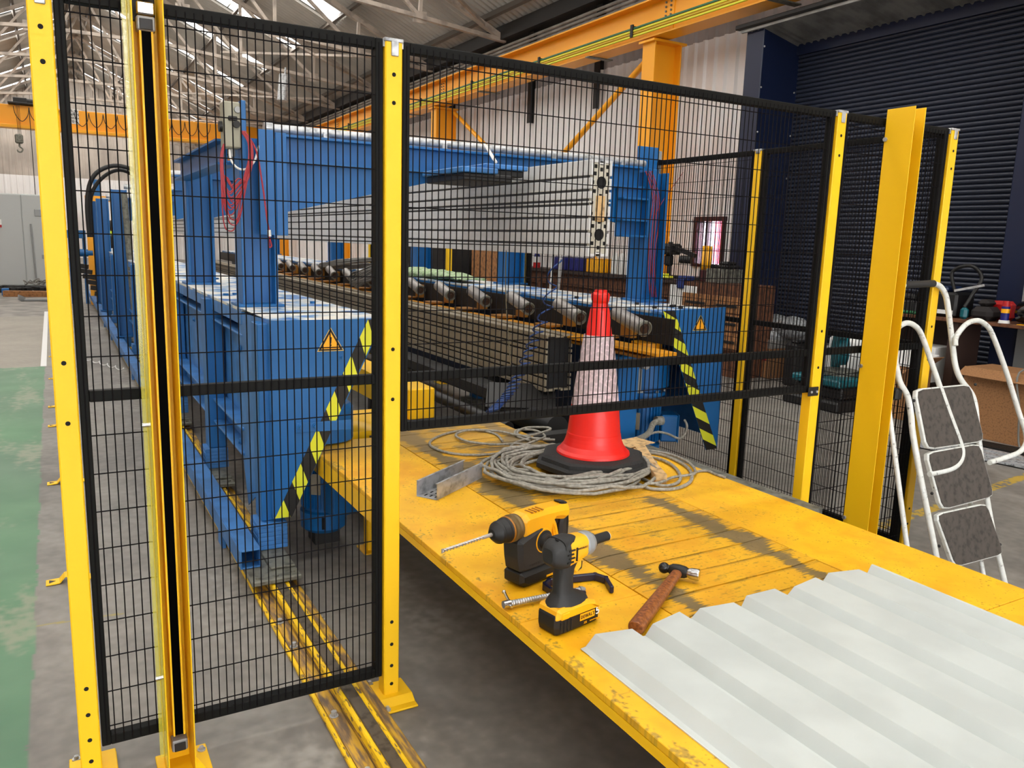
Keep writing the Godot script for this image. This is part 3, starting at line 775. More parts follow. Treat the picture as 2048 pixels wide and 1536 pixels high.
# ---------------------------------------------------------------- platform
func build_platform():
	deck_image()
	var uv = Rect2(0.1, -1.6, 1.43, 4.2)
	var t = thing("platform", V(0.81, 0, 0.5), "low yellow platform with worn planked middle, tools and cable lying on it", "platform")
	for e in [[0.1, 0.484], [1.152, 1.53]]:
		var zz = [-1.36 if e[0] < 0.5 else -0.82, 0.6, 2.6] if e[0] < 0.5 else [-0.82, 1.1, 2.6]
		for k in 2:
			var g = G.new(); g.uvr = uv; g.bx(e[0], e[1], 0.482, 0.5, zz[k] + 0.0012, zz[k + 1] - 0.0012, 0.0015); obj("deck_board", g, "deck", t)
	var z = -1.55
	var i = 0
	while z < 2.55:
		var g = G.new(); g.uvr = uv
		# each plank has a slightly bent left end, as the boards have warped
		var x0 = 0.4885; var x1 = 1.1475
		var lift = 0.0008 * sin(i * 2.3)
		var n = 7
		var bend = [0.022, 0.010, 0.002, 0.0, 0.0, -0.001, -0.006, -0.010]
		var xs = [0.0, 0.05, 0.12, 0.25, 0.5, 0.8, 0.93, 1.0]
		for k in n:
			var xa = lerpf(x0, x1, xs[k]); var xb = lerpf(x0, x1, xs[k + 1])
			var za = z + bend[k]; var zb = z + bend[k + 1]; var wd = 0.1005
			g.quad(V(xa, 0.4995 + lift, za), V(xb, 0.4995 + lift, zb), V(xb, 0.4995 + lift, zb + wd), V(xa, 0.4995 + lift, za + wd), Vector3.UP)
			g.quad(V(xa, 0.475, za), V(xb, 0.475, zb), V(xb, 0.4995 + lift, zb), V(xa, 0.4995 + lift, za), V(0, 0, -1))
			g.quad(V(xa, 0.475, za + wd), V(xb, 0.475, zb + wd), V(xb, 0.4995 + lift, zb + wd), V(xa, 0.4995 + lift, za + wd), V(0, 0, 1))
			g.quad(V(xa, 0.475, za), V(xb, 0.475, zb), V(xb, 0.475, zb + wd), V(xa, 0.475, za + wd), Vector3.DOWN)
		g.quad(V(x0, 0.475, z + 0.022), V(x0, 0.475, z + 0.1245), V(x0, 0.4995 + lift, z + 0.1245), V(x0, 0.4995 + lift, z + 0.022), V(-1, 0, 0))
		obj("plank", g, "deck", t)
		z += 0.105; i += 1
	var g = G.new()
	g.bx(0.1, 0.104, 0.458, 0.4815, -1.36, 2.6); g.bx(0.104, 0.15, 0.458, 0.462, -1.36, 2.6); g.bx(1.526, 1.53, 0.44, 0.4815, -0.82, 2.6)
	g.bx(0.1, 1.2, 0.44, 0.4815, -1.57, -1.565); g.bx(0.1, 0.104, 0.40, 0.458, -1.36, -0.5)
	obj("edge_frame", g, "yellow_back", t)
	g = G.new()
	for zz in [-1.2, 0.4, 1.9]: g.bx(0.15, 1.5, 0.40, 0.474, zz - 0.04, zz + 0.04)
	g.bx(0.45, 0.51, 0.38, 0.4735, -1.5, 2.5); g.bx(1.12, 1.18, 0.38, 0.4735, -1.5, 2.5)
	obj("joist", g, "dark_steel", t)
	for p in [V(0.36, 0, -1.2), V(1.4, 0, -0.7), V(0.36, 0, 2.2), V(1.4, 0, 2.2)]:
		g = G.new(); g.bx(p.x - 0.035, p.x + 0.035, 0.006, 0.40, p.z - 0.03, p.z + 0.03, 0.003); g.bx(p.x - 0.06, p.x + 0.06, 0, 0.006, p.z - 0.06, p.z + 0.06)
		obj("leg", g, "yellow_back", t)
	g = G.new(); g.bx(1.532, 1.60, 0.47, 0.496, -0.82, 0.3, 0.001); obj("bare_edge_strip", g, "steel_grey", t)

func build_sheet():
	# trapezoid roofing sheet lying crests up
	var t = thing("roofing_sheet", V(0.68, 0.5, 1.6), "pale grey profiled roofing sheet lying on the near end of the platform", "metal sheet")
	var pr = [Vector2(0.163, 0.503), Vector2(0.180, 0.503), Vector2(0.208, 0.528)]
	for k in 6:
		var c = 0.333 + k * 0.168
		pr.append(Vector2(c - 0.029, 0.529)); pr.append(Vector2(c - 0.006, 0.5035)); pr.append(Vector2(c + 0.010, 0.5035)); pr.append(Vector2(c + 0.033, 0.529))
	pr.append(Vector2(1.215, 0.530))
	var z0 = 0.79; var z1 = 2.55
	for sec in [[0, 3], [3, 7], [7, 11], [11, 15], [15, 19], [19, 23], [23, pr.size() - 1]]:
		pass
	var g = G.new()
	for i in pr.size() - 1:
		var a = pr[i]; var b = pr[i + 1]
		var n = Vector3(a.y - b.y, b.x - a.x, 0).normalized()
		if n.y < 0: n = -n
		var m = 6
		for k in m:
			# cut end is slightly ragged
			var za = lerpf(z0 + 0.012 * sin(a.x * 23.0) * (1.0 if k == 0 else 0.0), z1, float(k) / m); var zb = lerpf(z0, z1, float(k + 1) / m)
			var zc = lerpf(z0 + 0.012 * sin(b.x * 23.0) * (1.0 if k == 0 else 0.0), z1, float(k) / m)
			var dn = V(0, -0.0012, 0)
			g.quad(V(a.x, a.y, za), V(b.x, b.y, zc), V(b.x, b.y, zb), V(a.x, a.y, zb), n)
			g.quad(V(a.x, a.y, za) + dn, V(b.x, b.y, zc) + dn, V(b.x, b.y, zb) + dn, V(a.x, a.y, zb) + dn, -n)
			if k == 0: g.quad(V(a.x, a.y, za), V(b.x, b.y, zc), V(b.x, b.y, zc) + dn, V(a.x, a.y, za) + dn, V(0, 0, -1))
		if i == 0: g.quad(V(a.x, a.y, z0), V(a.x, a.y, z1), V(a.x, a.y - 0.0012, z1), V(a.x, a.y - 0.0012, z0), V(-1, 0, 0))
	obj("profiled_skin", g, "sheet", t)
	g = G.new(); g.bx(0.1632, 0.1642, 0.5005, 0.5035, 0.82, 2.5); obj("edge_film", g, "white", t)

func build_cone():
	var c = V(1.09, 0.515, -0.485)
	var t = thing("traffic_cone", c, "red traffic cone with pale reflective sleeve on a black octagonal base", "traffic cone")
	var g = G.new()
	var ring = [[0.245, 0.0], [0.252, 0.006], [0.252, 0.024], [0.243, 0.030], [0.232, 0.033], [0.228, 0.048], [0.215, 0.056], [0.175, 0.058], [0.10, 0.062]]
	for i in ring.size() - 1:
		for k in 8:
			var t0 = TAU * (k + 0.32) / 8; var t1 = TAU * (k + 1.32) / 8
			var a = c + V(cos(t0) * ring[i][0], ring[i][1], sin(t0) * ring[i][0]); var b = c + V(cos(t1) * ring[i][0], ring[i][1], sin(t1) * ring[i][0])
			var d = c + V(cos(t0) * ring[i + 1][0], ring[i + 1][1], sin(t0) * ring[i + 1][0]); var e = c + V(cos(t1) * ring[i + 1][0], ring[i + 1][1], sin(t1) * ring[i + 1][0])
			g.face([a, b, e, d], c + V(0, -0.2, 0) if i != 0 else c + V(0, 0.2, 0))
	g.face(range(8).map(func(k): return c + V(cos(TAU * (k + 0.32) / 8) * 0.245, 0, sin(TAU * (k + 0.32) / 8) * 0.245)), c + V(0, 0.1, 0))
	for k in 5:
		var a = 0.45 + k * 0.14
		g.bar(c + V(0.165, 0.0585, 0).rotated(Vector3.UP, a), c + V(0.21, 0.0565, 0).rotated(Vector3.UP, a), 0.006, 0.006)
	obj("base", g, "rubber", t)
	var o = c + V(0, 0.056, 0)
	g = G.new(); g.lathe(o, [Vector2(0.154, 0.0), Vector2(0.157, 0.004), Vector2(0.155, 0.012), Vector2(0.143, 0.022), Vector2(0.128, 0.042), Vector2(0.121, 0.06), Vector2(0.1165, 0.075), Vector2(0.1145, 0.09), Vector2(0.1125, 0.094), Vector2(0.101, 0.205), Vector2(0.061, 0.505), Vector2(0.0555, 0.51), Vector2(0.040, 0.612), Vector2(0.034, 0.628), Vector2(0.0325, 0.64), Vector2(0.037, 0.652), Vector2(0.0385, 0.664), Vector2(0.0385, 0.676), Vector2(0.034, 0.682), Vector2(0.026, 0.686), Vector2(0.026, 0.694), Vector2(0.02, 0.694), Vector2(0.02, 0.66), Vector2(0.0, 0.66)], 40); obj("cone_body", g, "red_cone", t)
	g = G.new(); g.lathe(o, [Vector2(0.0995, 0.212), Vector2(0.1015, 0.212), Vector2(0.0622, 0.508), Vector2(0.060, 0.508)], 40); obj("reflective_sleeve", g, "reflective", t)

func loop_pts(c: Vector3, r: float, turns: float, steps: int, sd: int, wob: float, lift: float, sq := 1.0, a0 := 0.0) -> Array:
	var R = RandomNumberGenerator.new(); R.seed = sd
	var pts = []
	var n = int(turns * steps)
	var nr = fnl(0.11, sd, 2); var nz = fnl(0.17, sd + 1, 2); var no = fnl(0.02, sd + 2, 2)
	for i in n:
		var a = a0 + TAU * i / steps
		var rr = r * (1.0 + wob * nr.get_noise_1d(i * 1.3))
		var off = V(no.get_noise_1d(i) * wob * 0.3, 0, no.get_noise_1d(i + 900) * wob * 0.3)
		pts.append(c + off + V(cos(a) * rr, lift * (0.5 + 0.5 * nz.get_noise_1d(i * 1.1)), sin(a) * rr * sq))
	return pts
func smooth(ctrl: Array, per := 6) -> Array:
	var out = []
	var n = ctrl.size()
	for i in n - 1:
		for k in per:
			var f = float(k) / per
			out.append(ctrl[i].cubic_interpolate(ctrl[i + 1], ctrl[maxi(i - 1, 0)], ctrl[mini(i + 2, n - 1)], f))
	out.append(ctrl[n - 1])
	return out
func on(h, pts: Array) -> Array:
	var out = []
	for p in pts: out.append(PY(p[0], p[1], h + (p[2] if p.size() > 2 else 0.0)))
	return out
func build_cables():
	var g = G.new()
	var c = V(0.94, 0.506, -0.47)
	for k in 7:
		var dx = [0.0, 0.03, -0.05, 0.05, -0.02, 0.06, -0.03][k]; var dz = [0.02, -0.04, 0.0, 0.05, -0.06, 0.03, 0.06][k]
		g.tube(loop_pts(c + V(dx, 0.006 * (k % 3), dz), 0.255 + 0.016 * (k % 4), 3.0, 26, 31 + k, 0.15, 0.05, 0.86, k * 0.9), 0.0072, 8)
	tag(obj("cable_coil", g, "cable", self, V(0.94, 0.5, -0.47)), "thick coil of grey electric cable under the traffic cone", "cable coil")
	g = G.new()
	g.tube(smooth(on(0.506, [[1005, 882], [990, 868], [950, 860], [905, 864], [872, 875], [859, 887], [872, 898], [905, 907], [950, 910], [1000, 906], [1040, 893], [1075, 880, 0.02], [1090, 872], [1070, 861], [1035, 860], [1032, 871], [1060, 882]]), 6), 0.0062, 8)
	g.tube(smooth(on(0.512, [[1120, 905], [1080, 895], [1040, 888], [990, 889], [940, 884], [914, 874], [916, 866], [945, 860], [1000, 863], [1050, 872], [1098, 860], [1092, 855], [1050, 856], [1035, 868], [1075, 878], [1110, 880]]), 6), 0.0062, 8)
	g.tube(smooth(on(0.508, [[1100, 878], [1060, 877], [1030, 886], [1018, 900], [1025, 912], [1050, 922], [1090, 918], [1060, 905], [1075, 896], [1120, 892]]), 6), 0.0062, 8)
	tag(obj("loose_cable", g, "cable", self, null), "loose loops of grey cable lying left of the traffic cone", "cable")
	g = G.new()
	g.tube(smooth(on(0.507, [[1290, 905], [1320, 909], [1350, 920], [1375, 935], [1384, 953], [1375, 968], [1345, 978], [1300, 977], [1270, 965]]), 6), 0.0072, 8)
	g.tube(smooth(on(0.509, [[1292, 912], [1325, 920], [1350, 935], [1361, 955], [1350, 968], [1320, 971], [1285, 957]]), 6), 0.0068, 8)
	g.tube(smooth(on(0.513, [[1290, 900], [1330, 906], [1365, 918], [1385, 932], [1390, 946], [1372, 951], [1345, 955], [1320, 965], [1290, 968]]), 6), 0.0062, 8)
	g.tube(smooth(on(0.506, [[1380, 950], [1395, 943], [1415, 942], [1430, 948], [1450, 955]]), 6), 0.0062, 8)
	tag(obj("loose_cable", g, "cable", self, null), "loose loops of grey cable lying right of the traffic cone over the timber", "cable")

func build_tray():
	var a = V(0.258, 0.5, -0.441); var b = V(0.305, 0.5, -0.369)
	var u = V(0.256, 0, -0.204).normalized(); var w = (b - a).normalized(); u = (u - w * u.dot(w)).normalized()
	var t = thing("cable_tray", a + u * 0.17 + w * 0.045, "short offcut of galvanised U-shaped cable tray lying on the platform edge", "cable tray")
	var bs = Basis(w, Vector3.UP, -u)
	var o = a
	var g = G.new()
	g.box(o + u * 0.17 + w * 0.0445 + V(0, 0.0015, 0), V(0.089, 0.0015, 0.34), bs)
	obj("tray_base", g, "zinc", t)
	for s in [0.0, 0.089]:
		g = G.new(); g.box(o + u * 0.17 + w * s + V(0, 0.032, 0), V(0.0015, 0.062, 0.34), bs); g.box(o + u * 0.17 + w * (s + (0.004 if s == 0.0 else -0.004)) + V(0, 0.0625, 0), V(0.008, 0.0015, 0.34), bs); obj("tray_side", g, "zinc", t)
	g = G.new()
	for i in 8:
		for k in 3: g.box(o + u * (0.03 + i * 0.04) + w * (0.022 + k * 0.023) + V(0, 0.0024, 0), V(0.007, 0.0006, 0.02), bs)
	obj("slots", g, "hole", t).set_meta("kind", "stuff")

func build_hammer():
	var e = V(0.325, 0.519, 0.785); var h = V(0.648, 0.524, 0.572)
	var t = thing("hammer", V(e.x, 0.5, e.z), "ball-peen hammer with a brown wooden handle lying by the roofing sheet", "hammer")
	var f = G.frame(h - e)
	var L = (h - e).length()
	var g = G.new()
	var secs = []
	for s in [[0.0, 0.019, 0.016], [0.006, 0.0215, 0.018], [0.06, 0.021, 0.0175], [0.14, 0.0195, 0.016], [0.22, 0.0175, 0.0145], [0.30, 0.016, 0.013], [1.0, 0.0145, 0.0115]]:
		secs.append([e + (h - e) * (s[0] / 0.37 if s[0] < 1.0 else 1.0), s[1], s[2]])
	g.loft(secs, f, 2.3, 18); obj("handle", g, "hammer_wood", t)
	var hx = V(0.46, 0, 0.89).normalized()
	hx = (hx - f.z * hx.dot(f.z)).normalized()
	var hb = G.frame(hx)
	var c = h + V(0, 0.003, 0)
	g = G.new(); g.loft([[c - hx * 0.026, 0.010, 0.012], [c - hx * 0.018, 0.014, 0.017], [c, 0.0165, 0.019], [c + hx * 0.02, 0.015, 0.017], [c + hx * 0.03, 0.011, 0.012]], hb, 2.6, 18)
	obj("head", g, "black", t)
	g = G.new(); g.loft([[c + hx * 0.028, 0.0125, 0.0125], [c + hx * 0.038, 0.0165, 0.0165], [c + hx * 0.058, 0.0172, 0.0172], [c + hx * 0.062, 0.0155, 0.0155]], hb, 2.0, 20); obj("face", g, "chrome", t)
	g = G.new(); g.ball(c - hx * 0.042, V(0.0165, 0.0165, 0.0165), 16); g.loft([[c - hx * 0.034, 0.012, 0.012], [c - hx * 0.024, 0.009, 0.011]], hb, 2.0, 14); obj("ball_peen", g, mat("gunmetal", Color(0.22, 0.22, 0.22), 0.25, 0.8), t)

func build_clamp():
	# G clamp lying flat: frame corner points on the boards
	var t = thing("g_clamp", V(0.3, 0.5, 0.5), "dark blue steel G clamp lying between the two power tools", "clamp")
	var p = on(0.512, [[1172, 1190], [1105, 1184], [1089, 1172], [1098, 1164], [1140, 1158], [1190, 1153], [1212, 1160], [1224, 1180]])
	var g = G.new()
	for i in p.size() - 1: g.bar(p[i], p[i + 1], 0.012, 0.022, Vector3.UP, 0.003)
	for i in range(1, p.size() - 1): g.cyl(p[i] - V(0, 0.011, 0), p[i] + V(0, 0.011, 0), 0.006, -1, 10)
	obj("frame", g, mat("clamp_blue", Color(0.035, 0.05, 0.17), 0.38), t)
	g = G.new(); var a = PY(1020, 1207, 0.516); var b = PY(1160, 1180, 0.512)
	var L = (b - a).length(); var n = 60
	for i in n:
		var f0 = float(i) / n; var f1 = float(i + 1) / n
		g.cyl(a.lerp(b, f0), a.lerp(b, f1), 0.0085 if i % 2 else 0.0072, 0.0072 if i % 2 else 0.0085, 10, i == 0 or i == n - 1)
	obj("screw", g, "zinc", t)
	g = G.new(); g.cyl(a + V(0.0, 0.0, 0.0), a + (b - a).normalized() * -0.02, 0.011, 0.010, 12); g.cyl(PY(1008, 1184, 0.522), a + (a - PY(1008, 1184, 0.522)) * 0.3, 0.004, -1, 8); g.ball(PY(1008, 1184, 0.522), V(0.006, 0.006, 0.006), 8); obj("tommy_bar", g, "chrome", t)
	g = G.new(); g.cyl(b, PY(1166, 1179, 0.512), 0.011, 0.009, 12); g.cyl(PY(1166, 1179, 0.512), PY(1169, 1178, 0.512), 0.006, -1, 10); obj("swivel_pad", g, "tool_grey", t)

# flat part with chamfered rim: outline in the x-y plane of xf, half thickness th
func slab(g: G, poly: Array, th: float, bev: float, xf: Transform3D):
	var pp = PackedVector2Array(poly)
	if Geometry2D.is_polygon_clockwise(pp): pp.reverse()
	var n = pp.size()
	var ins = []
	for i in n:
		var a = (pp[i] - pp[(i - 1 + n) % n]).normalized(); var b = (pp[(i + 1) % n] - pp[i]).normalized()
		var m = Vector2(-(a.y + b.y), a.x + b.x)
		m = m.normalized() / maxf(0.5, m.length() * 0.5)
		ins.append(pp[i] + m * bev)
	var ix = Geometry2D.triangulate_polygon(pp)
	for s in [-1.0, 1.0]:
		var nz = (xf.basis.z * s).normalized()
		for i in range(0, ix.size(), 3):
			var q = []
			for k in 3: q.append(xf * Vector3(ins[ix[i + k]].x, ins[ix[i + k]].y, s * th))
			g.tri(q[0], q[1], q[2], nz)
		for i in n:
			var j = (i + 1) % n
			var e = Vector3(pp[j].y - pp[i].y, pp[i].x - pp[j].x, 0).normalized()
			g.quad(xf * Vector3(ins[i].x, ins[i].y, s * th), xf * Vector3(ins[j].x, ins[j].y, s * th), xf * Vector3(pp[j].x, pp[j].y, s * (th - bev)), xf * Vector3(pp[i].x, pp[i].y, s * (th - bev)), (xf.basis * (e + Vector3(0, 0, s))).normalized())
	for i in n:
		var j = (i + 1) % n
		var e = Vector3(pp[j].y - pp[i].y, pp[i].x - pp[j].x, 0).normalized()
		g.quad(xf * Vector3(pp[i].x, pp[i].y, -th + bev), xf * Vector3(pp[j].x, pp[j].y, -th + bev), xf * Vector3(pp[j].x, pp[j].y, th - bev), xf * Vector3(pp[i].x, pp[i].y, th - bev), xf.basis * e)
func text_part(called, txt, size, m, parent, xf: Transform3D, depth := 0.0006):
	var tm = TextMesh.new()
	var f = SystemFont.new(); f.font_names = PackedStringArray(["Droid Sans"]); f.font_weight = 700
	tm.font = f; tm.text = txt; tm.font_size = 64; tm.pixel_size = size / 64.0; tm.depth = depth
	var o = MeshInstance3D.new()
	o.name = called; o.mesh = tm; o.material_override = M[m]
	parent.add_child(o, true); o.transform = Transform3D(xf.basis, xf.origin - org[parent])
	return o
func rb(pts: Array, cut := 0.28) -> Array:   # round the corners of an outline
	var out = []
	var n = pts.size()
	for i in n:
		var p = pts[i]; var a = pts[(i - 1 + n) % n]; var b = pts[(i + 1) % n]
		out.append(p.lerp(a, cut)); out.append(p.lerp((a + b) * 0.5, cut * 0.45)); out.append(p.lerp(b, cut))
	return out
func build_rotary_hammer():
	var d = V(-0.961, 0, 0.277).normalized()
	var xf = Transform3D(Basis(d, Vector3.UP, d.cross(Vector3.UP)), V(0.268, 0.5, 0.382))
	# the side with the dial faces the photographer: local +z of this frame
	if xf.basis.z.dot(CP - xf.origin) < 0: pass
	var sgn = 1.0 if xf.basis.z.dot(CP - xf.origin) > 0 else -1.0
	var t = thing("rotary_hammer", xf.origin, "yellow and black cordless rotary hammer drill with a long masonry bit, standing upright", "power tool")
	var v2 = func(x, y): return Vector2(x, y)
	var g = G.new()
	slab(g, rb([Vector2(0.078, 0.212), Vector2(-0.02, 0.212), Vector2(-0.128, 0.205), Vector2(-0.128, 0.168), Vector2(-0.108, 0.160), Vector2(-0.062, 0.172), Vector2(-0.052, 0.15), Vector2(-0.06, 0.10), Vector2(-0.03, 0.10), Vector2(0.0, 0.15), Vector2(0.078, 0.138)], 0.25), 0.034, 0.014, xf)
	obj("gear_housing", g, "tool_yellow", t)
	g = G.new(); slab(g, rb([Vector2(0.095, 0.145), Vector2(0.005, 0.172), Vector2(-0.03, 0.155), Vector2(-0.056, 0.10), Vector2(-0.075, 0.065), Vector2(-0.086, 0.045), Vector2(0.080, 0.045), Vector2(0.090, 0.09)], 0.18), 0.0385, 0.012, xf); obj("motor_housing", g, "grip", t)
	g = G.new(); slab(g, rb([Vector2(0.083, 0.049), Vector2(-0.088, 0.049), Vector2(-0.09, 0.0), Vector2(0.062, 0.0), Vector2(0.084, 0.016)], 0.16), 0.0405, 0.012, xf)
	obj("battery", g, "black", t)
	g = G.new(); slab(g, rb([Vector2(-0.03, 0.178), Vector2(-0.052, 0.15), Vector2(-0.066, 0.10), Vector2(-0.082, 0.066), Vector2(-0.094, 0.072), Vector2(-0.084, 0.11), Vector2(-0.068, 0.16), Vector2(-0.05, 0.185)], 0.2), 0.031, 0.006, xf); obj("side_frame", g, "tool_yellow", t)
	g = G.new(); slab(g, rb([Vector2(-0.092, 0.215), Vector2(-0.13, 0.208), Vector2(-0.140, 0.15), Vector2(-0.136, 0.09), Vector2(-0.128, 0.045), Vector2(-0.088, 0.045), Vector2(-0.084, 0.07), Vector2(-0.098, 0.11), Vector2(-0.100, 0.155), Vector2(-0.106, 0.172), Vector2(-0.122, 0.185)], 0.25), 0.019, 0.008, xf); obj("handle", g, "grip", t)
	g = G.new(); slab(g, [Vector2(-0.072, 0.172), Vector2(-0.10, 0.17), Vector2(-0.098, 0.148), Vector2(-0.085, 0.14), Vector2(-0.072, 0.15)], 0.009, 0.003, xf); obj("trigger", g, "black", t)
	var fx = func(x, y, z): return xf * Vector3(x, y, z * sgn)
	var side = xf.basis.z * sgn
	g = G.new(); g.cyl(fx.call(-0.004, 0.125, 0.03), fx.call(-0.004, 0.125, 0.040), 0.036, 0.034, 28); var ring = obj("dial_ring", g, "tool_yellow", t)
	g = G.new(); g.cyl(fx.call(-0.004, 0.125, 0.038), fx.call(-0.004, 0.125, 0.041), 0.031, 0.031, 28); g.cyl(fx.call(-0.004, 0.125, 0.04), fx.call(-0.004, 0.125, 0.054), 0.023, 0.021, 24); g.box(fx.call(-0.004, 0.125, 0.056), V(0.04, 0.011, 0.012), xf.basis, 0.003); obj("mode_dial", g, "grip", t)
	g = G.new()
	for k in 4: g.box(fx.call(0.035 - k * 0.014, 0.2125, 0.012), V(0.005, 0.003, 0.03), xf.basis)
	obj("vent_slots", g, mat("tool_yellow_dark", Color(0.6, 0.38, 0.02), 0.5), t)
	g = G.new(); g.box(fx.call(-0.108, 0.205, 0.012), V(0.022, 0.01, 0.014), xf.basis, 0.003); obj("rocker", g, "black", t)
	var ax = xf.basis.x
	var c0 = fx.call(0.075, 0.175, 0.0)
	g = G.new(); var lb = Basis(xf.basis.y, ax, xf.basis.z)
	g.lathe(c0, [Vector2(0.0, 0), Vector2(0.037, 0.0), Vector2(0.038, 0.006), Vector2(0.036, 0.012), Vector2(0.038, 0.014), Vector2(0.0385, 0.022), Vector2(0.034, 0.026), Vector2(0.034, 0.03), Vector2(0.0, 0.03)], 28, lb); obj("collar", g, mat("brass_grey", Color(0.42, 0.34, 0.2), 0.4, 0.4), t)
	g = G.new(); g.lathe(c0, [Vector2(0.0, 0.03), Vector2(0.035, 0.03), Vector2(0.036, 0.038), Vector2(0.034, 0.042), Vector2(0.034, 0.046), Vector2(0.0345, 0.048), Vector2(0.031, 0.06), Vector2(0.030, 0.064), Vector2(0.032, 0.067), Vector2(0.030, 0.074), Vector2(0.020, 0.086), Vector2(0.014, 0.092), Vector2(0.0, 0.094)], 28, lb); obj("chuck", g, "black", t)
	g = G.new(); g.cyl(fx.call(0.109, 0.175, 0), fx.call(0.114, 0.175, 0), 0.0375, 0.0365, 28); obj("chuck_ring", g, "tool_yellow_dark", t)
	g = G.new(); g.cyl(fx.call(0.165, 0.175, 0), fx.call(0.20, 0.175, 0), 0.0055, 0.005, 12)
	for s in 2:
		var pts = []
		for i in 90:
			var f = i / 89.0
			pts.append(fx.call(0.195 + 0.145 * f, 0.175 + sin(f * 44.0 + s * PI) * 0.0026, cos(f * 44.0 + s * PI) * 0.0026))
		g.tube(pts, 0.0026, 6)
	g.box(fx.call(0.341, 0.175, 0), V(0.006, 0.011, 0.003), xf.basis)
	obj("drill_bit", g, mat("bit_steel", Color(0.72, 0.70, 0.68), 0.35, 0.7), t)
	# lettering on the battery and housing
	var tb = Basis(-xf.basis.x * sgn * -1.0 if false else side.cross(Vector3.UP) * -1.0, Vector3.UP, side)
	g = G.new(); g.box(fx.call(-0.038, 0.064, 0.0375), V(0.062, 0.013, 0.001), xf.basis); obj("name_plate", g, "tool_yellow", t)
	text_part("lettering", "DEWALT", 0.0135, "black", t, Transform3D(tb, fx.call(-0.038, 0.064, 0.0385)))
	g = G.new(); g.box(fx.call(-0.035, 0.016, 0.0405), V(0.036, 0.006, 0.001), xf.basis); g.box(fx.call(0.032, 0.066, 0.0375), V(0.052, 0.010, 0.001), xf.basis, 0.0); obj("label_stripe", g, "tool_yellow", t)
	g = G.new()
	for k in 5: g.box(fx.call(0.05 - k * 0.009, 0.066, 0.0385), V(0.005, 0.006, 0.001), xf.basis)
	obj("vent_slots", g, "black", t)

